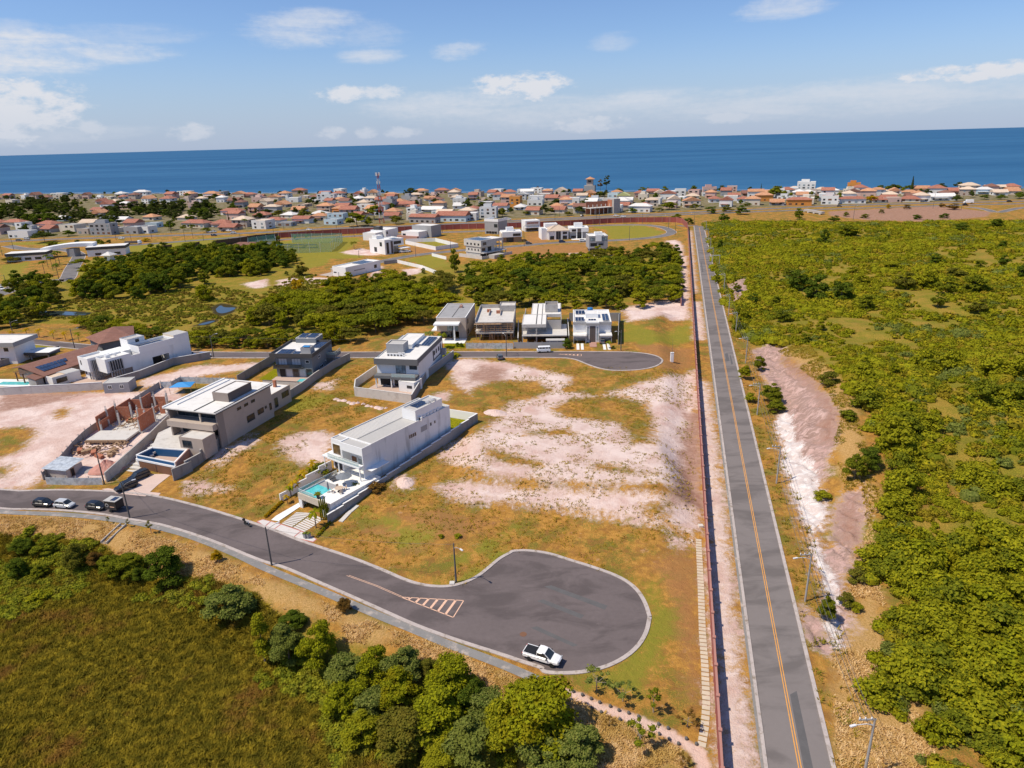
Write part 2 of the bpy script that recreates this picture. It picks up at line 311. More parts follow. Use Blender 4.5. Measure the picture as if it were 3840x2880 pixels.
STRAW = [poly_t('d1', [(0, 60), (400, 75), (700, 110), (850, 140), (1000, 190), (1250, 260), (1625, 420), (1700, 500), (1300, 480), (900, 440), (640, 240), (300, 170), (0, 190)]), poly_t('d2', [(-40, 400), (240, 530), (500, 640), (800, 760), (1200, 900), (1625, 1100), (1625, 1240), (1400, 1150), (1050, 980), (900, 880), (560, 860), (540, 740), (350, 680), (0, 620)]),
   poly_t('d3', [(0, 1040), (160, 1110), (380, 1180), (640, 1300), (900, 1410), (1150, 1540), (1200, 1660), (640, 1660), (560, 1500), (350, 1280), (0, 1260)]),
   poly_t('d4', [(740, 920), (860, 700), (900, 420), (880, 0), (960, 0), (980, 400), (1080, 900), (1250, 1200), (1400, 1640), (760, 1640), (700, 1100)]), poly_t('e3', [(830, 190), (1150, 190), (1290, 330), (1450, 560), (1600, 1000), (1700, 1400), (1600, 1650), (1560, 1280), (1430, 1330), (1340, 960), (1400, 760), (1250, 500), (1000, 300)])]
LAWN = [poly_t('d3', [(900, 470), (1040, 430), (1110, 700), (1050, 1000), (900, 1200), (600, 1130), (560, 1070), (760, 1010), (900, 900), (980, 700)]), poly_t('d2', [(1000, 500), (1200, 530), (1380, 470), (1600, 310), (1560, 260), (1380, 400), (1200, 470)]), poly_t('a1', [(0, 960), (120, 950), (260, 930), (160, 1050), (100, 1106), (0, 1106)]), poly_t('a1', [(620, 1010), (780, 900), (1060, 880), (1060, 895), (850, 990), (760, 1050), (620, 1040)]), poly_t('a2', [(60, 1030), (330, 880), (620, 760), (800, 730), (870, 740), (740, 860), (900, 880), (860, 905), (640, 905), (560, 960), (420, 990), (180, 1060)]),
  poly_t('a2', [(160, 770), (620, 720), (780, 735), (560, 880), (330, 880)]), poly_t('a2', [(1240, 910), (1500, 870), (1600, 950), (1620, 1040), (1560, 1050), (1450, 1000)]), poly_t('a1', [(700, 770), (1060, 800), (1600, 745), (1900, 720), (2212, 740), (2000, 790), (1750, 830), (1320, 860), (1060, 870), (1060, 800), (100, 790), (100, 770)]), poly_t('a3', [(820, 640), (1250, 625), (1450, 690), (1300, 735), (980, 745), (970, 670)]),
  poly_t('o', [(1345, 690), (1420, 720), (1495, 690), (1500, 735), (1400, 745), (1345, 735)]), poly_t('c2', [(560, 540), (700, 460), (705, 515), (640, 560)]), poly_t('b1', [(160, 730), (300, 720), (500, 760), (330, 790), (170, 770)]), poly_t('a2', [(1350, 770), (1500, 740), (1600, 790), (1480, 810)]),
  poly_t('c4', [(900, 1020), (1600, 1220), (1600, 1290), (1300, 1280), (1200, 1120)]), poly_t('c4', [(420, 80), (760, 110), (640, 200), (420, 250), (340, 280)]), poly_t('d2', [(800, 190), (1100, 150), (1150, 200), (900, 260)]), poly_t('d2', [(1280, 320), (1625, 140), (1625, 200), (1400, 300), (1300, 380)])]
SCRUB = [poly_t('d1', [(-300, 200), (100, 190), (500, 240), (640, 260), (900, 460), (1300, 500), (1700, 640), (1640, 1000), (1640, 1700), (-300, 1700)]), poly_t('d2', [(0, 640), (560, 880), (1000, 1000), (1300, 1150), (1625, 1300), (1625, 1700), (0, 1700)]), poly_t('d3', [(0, 1270), (350, 1290), (600, 1480), (690, 1700), (0, 1700)]),
   stp([(12, 50), (40, 40), (60, -50), (400, -50), (600, 500), (80, 490), (14, 470), (12.5, 170), (26, 150), (30, 120), (40, 60)]),
   poly_t('o', [(-60, 640), (60, 590), (190, 610), (430, 530), (640, 545), (700, 640), (860, 590), (1000, 570), (1440, 545), (1470, 560), (1470, 640), (1340, 655), (880, 680), (740, 745), (560, 720), (380, 740), (320, 700), (-60, 700)])]
REDD = [poly_t('d3', [(1150, 350), (1280, 300), (1300, 1100), (1240, 1250), (1170, 900), (1120, 600)]), poly_t('a3', [(290, 690), (460, 690), (470, 775), (300, 780)]), poly_t('a2', [(1230, 800), (1480, 830), (1560, 850), (1300, 870)]), poly_t('a3', [(130, 815), (640, 790), (790, 785), (800, 860), (300, 900), (140, 870)]), poly_t('o', [(1370, 745), (1500, 750), (1500, 790), (1430, 800), (1400, 770)]), poly_t('d3', [(960, 360), (1200, 260), (1280, 500), (1200, 760), (1060, 560)]), poly_t('c4', [(1200, 1100), (1700, 1050), (2000, 1200), (1500, 1220)]), poly_t('b2', [(460, 160), (640, 120), (640, 165), (470, 170)]), poly_t('d2', [(700, 150), (1200, 60), (1625, 70), (1500, 140), (1000, 280), (800, 230)]), poly_t('b1', [(0, 625), (760, 710), (760, 730), (400, 690), (0, 650)])]
TOWNP = mfl([('a1', -1500, 800), ('a1', 0, 745), ('a1', 1500, 692), ('a2', 600, 640), ('a3', 80, 580), ('a3', 1000, 538), ('a3', 1600, 508), ('a4', 340, 470), ('a4', 1700, 430), ('a4', 3400, 380)]) + [(900, 720), (0, 965), (-1300, 1430)]
WET = [poly_t('b1', [(280, 450), (640, 455), (800, 470), (700, 505), (500, 505), (300, 500)]), poly_t('b1', [(1740, 420), (1830, 390), (1980, 415), (1960, 460), (1850, 500), (1760, 480)]), poly_t('b1', [(1600, 585), (1700, 530), (1820, 525), (1740, 580)])]
bear = np.concatenate([np.linspace(-180, -60, 26)[:-1], np.linspace(-60, -43, 90)[:-1], np.linspace(-43, 44, 660), np.linspace(44, 60, 90)[1:], np.linspace(60, 180, 26)[1:]])[:-1]
rad = [2.0, 15.0, 30.0]
while rad[-1] < 300: rad.append(rad[-1] * 1.0058)
while rad[-1] < 1700: rad.append(rad[-1] * 1.011)
rad += [4000, 20000, 60000]
rad = np.array(rad); nb = len(bear)
BB, RR = np.meshgrid(np.radians(bear), rad)
gx = (RR * np.sin(BB)).ravel(); gy = (RR * np.cos(BB)).ravel()
GP = np.stack([gx, gy], 1); gz = np.zeros(len(GP)); CH = 60000
for i in range(0, len(GP), CH): gz[i:i + CH] = height(gx[i:i + CH], gy[i:i + CH])
ii = np.arange(len(rad) - 1)[:, None] * nb; jj = np.arange(nb)[None, :]
a_ = ii + jj; b_ = ii + (jj + 1) % nb
gf = np.stack([a_.ravel(), (a_ + nb).ravel(), (b_ + nb).ravel(), b_.ravel()], 1)
def maxsd(polys):
 o = np.full(len(GP), -9.0)
 for p in polys: np.maximum(o, sdpoly(GP, p), out=o)
 return o
soil = np.minimum(maxsd(SOIL), -maxsd(VEG) + 0.4)
cut_ = maxsd(CUT)
PATH = fla('d3', [(430, 1180), (540, 1215), (650, 1268), (880, 1350), (1110, 1450), (1290, 1560), (1330, 1680)])
soil = np.maximum(soil, -9)
nearR = (RR.ravel() < 420)
rl = vnoise(gx * 1.0 + gy * .2, gy * .25, 1.1, 31) + .6 * vnoise(gx, gy * .5, .9, 32); gz += np.where(nearR & (cut_ > -1), (rl - .8) * 1.5 * ss(cut_, -.8, 1.5), 0)
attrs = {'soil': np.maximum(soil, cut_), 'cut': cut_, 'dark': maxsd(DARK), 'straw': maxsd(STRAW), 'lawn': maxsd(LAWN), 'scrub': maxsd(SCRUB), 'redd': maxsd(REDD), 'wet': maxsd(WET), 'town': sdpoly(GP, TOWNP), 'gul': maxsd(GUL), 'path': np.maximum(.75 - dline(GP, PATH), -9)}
gme = npmesh('ground', np.stack([gx, gy, gz], 1), gf, True)
for k, v in attrs.items():
 gme.attributes.new(k, 'FLOAT', 'POINT').data.foreach_set('value', v.astype(np.float32))
m, t, b = newmat('ground'); M['ground'] = m; p = pos(t)
nA = t.noise(p, .03, 4, .6); nB = t.noise(p, .16, 6, .62); nC = t.noise(p, .9, 6, .65); nD = t.noise(p, 4.5, 5, .7); nE = t.noise(t.vscale(p, (1, 1, 3)), .45, 5, .65, .6)
jit = t.m('ADD', t.m('ADD', t.m('MULTIPLY', t.m('SUBTRACT', nB, .5), 9), t.m('MULTIPLY', t.m('SUBTRACT', nC, .5), 8)), t.m('MULTIPLY', t.m('SUBTRACT', nD, .5), 6))
def mask(name, w=0.8, j=1.0): return t.sm(t.m('ADD', t.attr(name), t.m('MULTIPLY', jit, j)), -w, w)
ochre = t.mix(t.sm(nC, .3, .7), (.54, .275, .06), (.34, .16, .03))
olive = t.mix(nC, (.23, .19, .03), (.13, .125, .018))
dry = t.mix(t.sm(t.m('ADD', nB, t.m('MULTIPLY', t.m('SUBTRACT', nD, .5), .6)), .43, .60), ochre, olive)
dry = t.mix(t.m('MULTIPLY', t.sm(nE, .46, .64), .75), dry, (.27, .125, .035))
dry = t.mix(t.m('MULTIPLY', t.sm(t.noise(p, .5, 6, .7), .6, .72), .55), dry, (.55, .33, .2))
spk = t.noise(p, 11, 3, .8)
dry = t.mix(t.m('MULTIPLY', t.sm(spk, .5, .66), .5), dry, (.13, .085, .02))
dry = t.mix(t.m('MULTIPLY', t.sm(spk, .46, .32), .35), dry, (.55, .38, .16))
c = dry
c = t.mix(t.m('MULTIPLY', mask('town', 6, .5), .9), c, t.mix(t.sm(nB, .42, .6), (.13, .13, .05), t.mix(nC, (.30, .26, .2), (.2, .15, .09))))
c = t.mix(t.m('MULTIPLY', mask('redd', 1.5), .75), c, t.mix(nC, (.42, .19, .08), (.30, .15, .05)))
c = t.mix(t.m('MULTIPLY', mask('lawn', 2.0), .85), c, t.mix(nC, (.30, .25, .035), (.19, .20, .02)))
c = t.mix(t.m('MULTIPLY', mask('straw', 1.2, .6), .9), c, t.mix(t.sm(nD, .35, .65), (.58, .36, .15), (.36, .21, .06)))
sc = t.mix(t.sm(nB, .4, .62), t.mix(t.sm(nD, .4, .62), (.26, .225, .024), (.12, .125, .014)), t.mix(t.sm(nD, .4, .62), (.38, .24, .045), (.22, .165, .022)))
c = t.mix(t.m('MULTIPLY', mask('scrub', 1.5, .6), .95), c, sc)
pink = t.mix(t.sm(nB, .35, .65), (.75, .60, .54), t.mix(nC, (.54, .37, .31), (.69, .52, .46)))
pink = t.mix(t.m('MULTIPLY', t.sm(t.noise(p, .08, 5, .65), .5, .7), .75), pink, (.57, .36, .30))
pink = t.mix(t.m('MULTIPLY', t.sm(nC, .55, .75), .35), pink, (.85, .72, .66))
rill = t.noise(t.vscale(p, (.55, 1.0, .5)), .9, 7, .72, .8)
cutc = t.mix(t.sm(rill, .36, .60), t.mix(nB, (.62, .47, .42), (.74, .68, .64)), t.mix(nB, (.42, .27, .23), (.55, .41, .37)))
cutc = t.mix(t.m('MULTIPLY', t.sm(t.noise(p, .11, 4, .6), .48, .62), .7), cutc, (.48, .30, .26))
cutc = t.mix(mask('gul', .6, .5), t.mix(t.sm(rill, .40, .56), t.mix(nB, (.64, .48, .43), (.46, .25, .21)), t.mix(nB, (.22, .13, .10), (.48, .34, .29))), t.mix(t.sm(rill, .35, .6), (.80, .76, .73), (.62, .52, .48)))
c = t.mix(mask('soil', 1.7, .9), c, pink)
c = t.mix(mask('path', .4, .13), c, t.mix(nC, (.66, .42, .33), (.74, .56, .48)))
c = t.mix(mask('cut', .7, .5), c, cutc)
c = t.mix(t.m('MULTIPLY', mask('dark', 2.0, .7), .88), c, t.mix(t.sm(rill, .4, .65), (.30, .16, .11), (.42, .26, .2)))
c = t.mix(mask('wet', 1.0, .7), c, (.05, .04, .015))
t.put(b.inputs['Base Color'], c); b.inputs['Roughness'].default_value = .95; b.inputs['Specular IOR Level'].default_value = .1
bump(t, b, t.m('ADD', nC, t.m('MULTIPLY', nD, .5)), .9, .35)
tag(link('ground', gme, m), kind='structure')
# sea
m, t, b = newmat('sea'); M['sea'] = m; p = pos(t)
swell = t.noise(t.vscale(p, (.25, 1, 1)), .012, 5, .6); chop = t.noise(t.vscale(p, (.5, 1, 1)), .12, 6, .65)
sw2 = t.noise(t.vscale(p, (.12, 1, 1)), .0016, 4, .55)
t.put(b.inputs['Base Color'], t.mix(t.sm(t.m('ADD', t.m('MULTIPLY', swell, .4), t.m('MULTIPLY', sw2, .7)), .42, .68), (.018, .094, .210), (.034, .132, .262)))
b.inputs['Roughness'].default_value = .6; b.inputs['Specular IOR Level'].default_value = .12
bump(t, b, chop, .6, 1.0)
sb = MB(); sb.add([(-90000, 850, -2.2), (-90000, 120000, -2.2), (90000, 120000, -2.2), (90000, 560, -2.2), (700, 740, -2.2), (0, 930, -2.2)], [(0, 5, 4, 3, 2, 1)])
tag(sb.build('sea', m), kind='structure')
for i in range(2):      # surf along the beach
 sv = MB(); px_ = np.linspace(-1100, 800, 190)
 ys = np.where(px_ < 0, 973.6 - px_ * .365, 973.6 - px_ * .27) + 14 + i * 22
 wv = 1.2 + 2.0 * np.abs(np.sin(px_ / 37. + i)) * np.abs(np.sin(px_ / 11.))
 vs = [(x, y, -2.05) for x, y in zip(px_, ys)] + [(x, y + w, -2.05) for x, y, w in zip(px_, ys, wv)]
 sv.add(vs, [(k, k + 1, 191 + k, 190 + k) for k in range(189)])
 mat('foam', (.8, .84, .86), .8, .1) if 'foam' not in M else None
 tag(sv.build('surf', 'foam'), kind='structure')

# ------------------------------------------------------------ roads, kerbs, paths
def asphalt(name, col, blotch=.18, patch=None):
 m, t, b = newmat(name); M[name] = m; p = pos(t)
 n = t.noise(p, .12, 6, .65); n2 = t.noise(p, 1.5, 5, .6); n3 = t.noise(p, 14, 3)
 ln = t.noise(t.vscale(p, (.35, .8, 1)), .3, 5, .6, .5)
 k = t.m('ADD', 1 - blotch * 1.6, t.m('ADD', t.m('MULTIPLY', n, blotch * 1.6), t.m('ADD', t.m('MULTIPLY', n2, blotch), t.m('MULTIPLY', n3, blotch * .6))))
 mx = t.node('ShaderNodeVectorMath', operation='SCALE'); mx.inputs[0].default_value = col; t.put(mx.inputs['Scale'], k)
 c = t.mix(t.m('MULTIPLY', t.sm(ln, .44, .64), .75), mx.outputs[0], tuple(x * .6 for x in col))
 c = t.mix(t.m('MULTIPLY', t.sm(t.noise(p, .25, 7, .7), .62, .74), .3), c, tuple(min(1, x * 1.9) for x in col))
 t.put(b.inputs['Base Color'], c); b.inputs['Roughness'].default_value = .85; b.inputs['Specular IOR Level'].default_value = .25
 bump(t, b, n3, .3, .02)
asphalt('asphalt_circle', (.145, .118, .115), .28); asphalt('asphalt_road', (.205, .18, .17), .12); asphalt('asphalt_old', (.19, .175, .17), .2)
mat('kerb', (.46, .40, .37), .9, .28, .6, dirt=(.22, .17, .12, .9)); mat('footpath', (.23, .22, .21), .9, .2, .35, dirt=(.5, .42, .36, .8)); mat('line_yellow', (.75, .34, .06), .8, .18, 1.5, dirt=(.3, .2, .15, .6)); mat('line_salmon', (.75, .47, .33), .85, .2, 1.2, dirt=(.4, .3, .26, .5))
mat('pavers', (.62, .58, .55), .9, .15, 1.0); mat('paver_slab', (.55, .47, .36), .95, .2, .6)
def resample(L, step):
 out = [Vector((L[0][0], L[0][1], 0))]
 for a, b in zip(L[:-1], L[1:]):
  a = Vector((a[0], a[1], 0)); b = Vector((b[0], b[1], 0)); n = max(1, int((b - a).length / step))
  for i in range(1, n + 1): out.append(a.lerp(b, i / n))
 return out
def smooth(L, it=2):
 L = [Vector((p[0], p[1], 0)) for p in L]
 for _ in range(it):
  q = [L[0]]
  for a, b in zip(L[:-1], L[1:]): q += [a.lerp(b, .25), a.lerp(b, .75)]
  L = q + [L[-1]]
 return L
def offs(L, d):
 out = []
 for i, p in enumerate(L):
  a = L[max(i - 1, 0)]; b = L[min(i + 1, len(L) - 1)]; e = (b - a).normalized()
  out.append(p + Vector((e.y, -e.x, 0)) * d)
 return out
def ribbon(name, L, d0, d1, dz, mt, top=0.0, step=3.0, kind='structure', parent=None):
 L = resample(L, step); A = offs(L, d0); B = offs(L, d1); n = len(L)
 hA = height([p.x for p in A], [p.y for p in A]); hB = height([p.x for p in B], [p.y for p in B])
 b = MB(); vs = [(p.x, p.y, h + dz + top) for p, h in zip(A, hA)] + [(p.x, p.y, h + dz + top) for p, h in zip(B, hB)]
 fs = [(i, n + i, n + i + 1, i + 1) for i in range(n - 1)]
 if top:
  vs += [(p.x, p.y, h - .1) for p, h in zip(A, hA)] + [(p.x, p.y, h - .1) for p, h in zip(B, hB)]
  for i in range(n - 1): fs += [(2 * n + i, i, i + 1, 2 * n + i + 1), (n + i, 3 * n + i, 3 * n + i + 1, n + i + 1)]
 b.add(vs, fs); o = b.build(name, mt, parent)
 me = o.data
 if sum(pl.normal.z for pl in me.polygons if abs(pl.normal.z) > .5) < 0: me.flip_normals()
 return tag(o, kind=kind) if kind else o
def sheet(name, poly, dz, mt, z=None):
 pts = [Vector((p[0], p[1], 0)) for p in poly]; tri = tessellate_polygon([pts])
 b = MB(); b.add([(p.x, p.y, (hz(p.x, p.y) if z is None else z) + dz) for p in pts], [tuple(q) for q in tri])
 o = b.build(name, mt)
 if sum(pl.normal.z for pl in o.data.polygons) < 0: o.data.flip_normals()
 return tag(o, kind='structure')
fk = smooth(FARK, 2); nk = smooth(NEARK, 2)
sheet('near_road', [(p.x, p.y) for p in fk] + [(p.x, p.y) for p in nk[::-1][1:]], .03, 'asphalt_circle', 0.0)
ribbon('kerb', fk, -.6, .0, .0, 'kerb', .13, 1.5); ribbon('kerb', nk, .0, .6, .0, 'kerb', .13, 1.5)
fpath = smooth([(-330, 161)] + fl('f2', [(0, 270), (400, 280), (700, 300), (900, 325), (1120, 352), (1350, 402), (1550, 455), (1800, 548), (2000, 634), (2160, 715)]) + fl('f1', [(240, 222), (440, 303), (640, 388), (900, 500), (1080, 570), (1300, 665), (1480, 732), (1700, 815), (1880, 893), (1980, 935), (2110, 1000)]))
ribbon('footpath', fpath, -.72, .72, .05, 'footpath', 0, 1.5)
# straight road
def rd(name, s0, s1, t0, t1, dz, mt, top=0): return ribbon(name, stp([(0, t0), (0, t1)]), s0, s1, dz, mt, top, 4)
rd('straight_road', 0, 6.75, -70, 498, .03, 'asphalt_road')
rd('kerb', -.42, 0, -70, 498, 0, 'kerb', .14); rd('kerb', 6.75, 7.25, -70, 498, 0, 'kerb', .14); rd('gutter', -.75, -.42, -70, 498, .03, 'footpath')
for s0 in (3.22, 3.5): rd('centre_line', s0, s0 + .11, -70, 490, .037, 'line_yellow')
mat('asphalt_patch', (.115, .11, .11), .9, .2, .8)
for (s0, s1, t0, t1) in ((3.75, 4.9, -20, 12), (4.0, 5.1, 149, 158), (5.3, 5.9, 146, 156), (.7, 1.4, 300, 330)):
 sheet('road_patch', stp([(s0, t0), (s1, t0 + .6), (s1 - .15, t1), (s0 + .1, t1 - .8)]), .034, 'asphalt_patch')
# second road with its turning circle
r2top = fl('b1', [(-300, 640), (0, 660), (200, 680), (500, 716), (760, 742), (1400, 790), (1760, 800), (2212, 803)], PL) + fl('b3', [(0, 797), (400, 797), (750, 797), (1080, 798), (1200, 802), (1320, 817), (1390, 838), (1418, 862)], PL)
r2bot = fl('b1', [(-300, 690), (0, 706), (200, 722), (500, 755), (760, 784), (1400, 836), (1760, 845), (2212, 845)], PL) + fl('b3', [(0, 840), (400, 840), (620, 843), (700, 855), (760, 877), (820, 903), (900, 930), (990, 947), (1100, 950), (1250, 942), (1360, 918), (1410, 888), (1418, 862)], PL)
r2t = smooth(r2top); r2b = smooth(r2bot)
sheet('back_road', [(p.x, p.y) for p in r2t] + [(p.x, p.y) for p in r2b[::-1][1:]], .04, 'asphalt_circle', PL)
ribbon('kerb', r2t, -.5, 0, 0, 'kerb', .13, 2); ribbon('kerb', r2b, 0, .55, 0, 'kerb', .13, 2)
# hatched end markings
def stripes(tri, n, base, name):
 a, b_, c_ = [Vector((p[0], p[1], 0)) for p in tri]      # a tip, b-c far edge
 z = base
 bb = MB()
 def q(p0, p1, w):
  e = (p1 - p0).normalized(); nn = Vector((e.y, -e.x, 0)) * w * .5
  bb.add([(v.x, v.y, z) for v in (p0 - nn, p0 + nn, p1 + nn, p1 - nn)], [(0, 1, 2, 3)])
 q(a, b_, .16); q(a, c_, .16); q(b_, c_, .16)
 for i in range(1, n):
  f = i / n; q(a.lerp(b_, f + .02), a.lerp(c_, f), .38 if n > 4 else .25)
 o = bb.build(name, 'line_salmon')
 for pl in o.data.polygons:
  if pl.normal.z < 0: pl.flip()
 return tag(o, kind='structure')
stripes(fl('d2', [(920, 575), (1318, 597), (1252, 704)]), 7, .04, 'road_marking')
stripes(fl('b3', [(560, 815), (752, 815), (752, 831)], PL), 6, PL + .05, 'road_marking')
ribbon('centre_line', fl('d2', [(575, 438), (760, 505), (920, 575)]), -.04, .04, .037, 'line_salmon'); ribbon('centre_line', fl('d2', [(590, 436), (770, 502), (930, 572)]), -.04, .04, .037, 'line_salmon')
for q in ([(305, 508), (350, 500), (710, 630), (690, 655)], [(260, 600), (300, 590), (560, 690), (540, 712)], [(220, 770), (260, 760), (520, 880), (490, 890)]): sheet('road_patch', fl('d3', q), .036, 'asphalt_patch')
# other roads
def road(name, pts, w, mt='asphalt_old', kerbs=True, dz=.05):
 L = smooth(pts, 2); ribbon(name, L, -w / 2, w / 2, dz, mt)
 if kerbs: ribbon('kerb', L, -w / 2 - .4, -w / 2, 0, 'kerb', .12); ribbon('kerb', L, w / 2, w / 2 + .4, 0, 'kerb', .12)
road('estate_loop_road', mfl([('a2', 700, 1000), ('a2', 960, 950), ('a2', 1060, 925), ('a2', 1330, 875), ('a2', 1700, 838), ('a2', 2212, 800), ('a3', 500, 775), ('a3', 1000, 758), ('a3', 1300, 738), ('a3', 1440, 718), ('a3', 1510, 693), ('a3', 1480, 665), ('a3', 1400, 640), ('a3', 1250, 624), ('a3', 820, 634), ('a2', 1900, 680), ('a2', 1380, 692), ('a2', 990, 712), ('a2', 300, 745), ('a2', 0, 760)]), 6.5)
road('entrance_road', mfl([('b1', -200, 330), ('b1', 20, 330), ('b1', 120, 240), ('b1', 480, 200), ('a1', 560, 1090), ('a1', 590, 1000), ('a1', 650, 905), ('a1', 660, 870), ('a1', 560, 830), ('a1', 200, 830), ('a1', 60, 800)]), 7.5)
road('entrance_road', mfl([('b1', -100, 250), ('b1', 40, 240), ('b1', 180, 215)]), 6)
road('highway', mfl([('a1', -900, 800), ('a1', 0, 765), ('a1', 600, 740), ('a1', 1500, 712), ('a1', 2212, 690), ('a2', 600, 655), ('a2', 1290, 636), ('a3', 80, 598), ('a3', 500, 576), ('a3', 1000, 553), ('a3', 1600, 527), ('a4', 340, 480), ('a4', 1000, 457), ('a4', 1700, 441), ('a4', 2212, 430), ('a4', 3200, 400)]), 10, kerbs=False)
road('highway', mfl([('a1', 1040, 800), ('a1', 1600, 757), ('a1', 2212, 712), ('a2', 700, 672), ('a2', 1290, 650), ('a3', 80, 612), ('a3', 500, 588), ('a3', 1000, 566), ('a3', 1600, 541), ('a4', 340, 505), ('a4', 1000, 482), ('a4', 1700, 462), ('a4', 2212, 452), ('a4', 3200, 425)]), 8, kerbs=False)
road('access_road', mfl([('a4', 1740, 478), ('a4', 1880, 492), ('a4', 1990, 530), ('a4', 2100, 500), ('a4', 2212, 480), ('a4', 2800, 450)]), 6)
road('cross_street', mfl([('a4', 230, 470), ('a4', 150, 400), ('a4', 95, 345)]), 6, kerbs=False)
road('side_link', mfl([('a3', 1720, 632), ('a3', 1660, 632), ('a3', 1600, 640), ('a3', 1560, 630)]), 4, kerbs=False)
# verge drains and stepping slabs beside the wall
slab_mb = []
L = resample(fl('d3', [(1285, 200), (1300, 500), (1310, 800), (1325, 1000), (1335, 1250), (1325, 1400), (1300, 1545)]), .1)
acc = 0; last = None; groupS = 'concrete stepping slabs laid along the red wall'
for p, q in zip(L[:-1], L[1:]):
 acc += (q - p).length
 if acc > .78:
  acc = 0; e = (q - p).normalized(); nn = Vector((e.y, -e.x, 0))
  if not slab_mb:
   b = MB(); b.box(-.48, -.31, -.05, .48, .31, .07); o = b.build('stepping_slab', 'paver_slab'); slab_mb.append(o)
  else: o = slab_mb[0].copy(); C.objects.link(o); slab_mb.append(o)
  o.location = (p.x, p.y, hz(p.x, p.y)); o.rotation_euler = (0, 0, math.atan2(e.y, e.x) - math.pi / 2 + random.uniform(-.05, .05))
  tag(o, 'pale concrete slab in the stepping path between grass and red wall', 'slab', groupS)
# ponds in the marsh
m, t, b = newmat('pond'); M['pond'] = m; b.inputs['Base Color'].default_value = (.03, .045, .05, 1); b.inputs['Roughness'].default_value = .06; bump(t, b, t.noise(pos(t), 1.5, 3), .08, .05)
for q in ([(300, 460), (460, 455), (640, 468), (780, 474), (700, 492), (520, 492), (330, 484)], [(1790, 440), (1830, 405), (1860, 430), (1960, 425), (1940, 450), (1850, 480), (1800, 470)], [(1640, 570), (1720, 545), (1800, 535), (1740, 560), (1680, 575)]):
 P_ = smooth(fl('b1', q) + [fl('b1', q)[0]]); sheet('pond', [(p.x, p.y) for p in P_[:-1]], .06, 'pond')
# ------------------------------------------------------------ vegetation
def folmat(name, a, b2, c2, tr=.3, sc=1.0):
 m = bpy.data.materials.new(name); m.use_nodes = True; t = NT(m.node_tree); M[name] = m
 t.n.remove(t.n['Principled BSDF']); out = t.n['Material Output']
 p = pos(t); inf = t.node('ShaderNodeObjectInfo').outputs['Random']
 n1 = t.noise(p, .45 * sc, 4, .6); n2 = t.noise(p, 2.6 * sc, 3, .6)
 c = t.mix(t.sm(n2, .35, .68), a, b2)
 c = t.mix(t.m('MULTIPLY', t.sm(t.m('ADD', n1, t.m('MULTIPLY', t.m('SUBTRACT', inf, .5), .28)), .5, .68), .8), c, c2)
 df = t.node('ShaderNodeBsdfDiffuse'); tl = t.node('ShaderNodeBsdfTranslucent'); mx = t.node('ShaderNodeMixShader'); mx.inputs[0].default_value = tr
 t.put(df.inputs[0], c); t.put(tl.inputs[0], c); t.link(df.outputs[0], mx.inputs[1]); t.link(tl.outputs[0], mx.inputs[2]); t.link(mx.outputs[0], out.inputs[0])
 return m
folmat('fol_dark', (.065, .10, .012), (.165, .20, .018), (.10, .14, .014))
folmat('fol_mid', (.10, .125, .012), (.28, .275, .018), (.17, .19, .014))
folmat('fol_yellow', (.14, .155, .010), (.37, .37, .014), (.27, .23, .010))
folmat('fol_lime', (.16, .18, .012), (.43, .39, .018), (.27, .26, .014))
folmat('fol_olive', (.10, .11, .016), (.24, .215, .026), (.17, .14, .02))
folmat('fol_grey', (.10, .135, .025), (.28, .295, .065), (.18, .20, .036))
folmat('fol_orange', (.36, .22, .01), (.60, .40, .015), (.45, .25, .01))
folmat('fol_brown', (.16, .085, .02), (.26, .15, .035), (.2, .12, .03))
folmat('fol_town', (.045, .065, .016), (.11, .13, .025), (.08, .085, .02))
folmat('fol_scrub', (.14, .14, .012), (.43, .365, .018), (.29, .21, .02), .22, .35)
folmat('fol_rough', (.15, .125, .015), (.38, .285, .028), (.31, .15, .04), .3, .26)
folmat('fol_marsh', (.19, .20, .022), (.38, .35, .035), (.26, .17, .035), .25, .3)
folmat('fol_verge', (.27, .19, .024), (.42, .29, .035), (.19, .18, .022), .25, .4)
folmat('fol_straw', (.62, .40, .16), (.80, .58, .30), (.55, .36, .10), .3, .5)
folmat('fol_cover', (.17, .19, .018), (.36, .34, .026), (.22, .18, .03), .25, .4)
mat('bark', (.16, .12, .09), .95, .2, 2.0); mat('bark_pale', (.36, .30, .24), .95, .2, 2.0)
def leafcloud(cs, rs, counts, size, rng, flat=1.0, shell=(.62, 1.12)):
 """quads scattered in shells of ellipsoid lobes; arrays per lobe"""
 n = counts.sum(); L = np.repeat(np.arange(len(cs)), counts)
 d = rng.normal(size=(n, 3)); d[:, 2] = np.where(d[:, 2] < -.25, -d[:, 2], d[:, 2]); d /= np.linalg.norm(d, axis=1)[:, None]
 rr = rng.uniform(shell[0], shell[1], n)
 p = cs[L] + d * (rs[L] * rr)[:, None] * np.array([1, 1, flat])
 nn = d * .75 + rng.normal(size=(n, 3)) * .5 + np.array([0, 0, .25]); nn /= np.linalg.norm(nn, axis=1)[:, None]
 a = np.cross(nn, rng.normal(size=(n, 3))); a /= np.linalg.norm(a, axis=1)[:, None] + 1e-9; b = np.cross(nn, a)
 s = (size[L] if np.ndim(size) else size) * rng.uniform(.55, 1.25, n) * .5
 s2 = s * rng.uniform(.5, .9, n)
 k = s[:, None]; k2 = s2[:, None]
 v = np.stack([p - a * k - b * k2 * .3, p + b * k2 - a * k * .1, p + a * k + b * k2 * .2, p - b * k2], 1).reshape(-1, 3)
 return v, np.arange(4 * n).reshape(-1, 4)
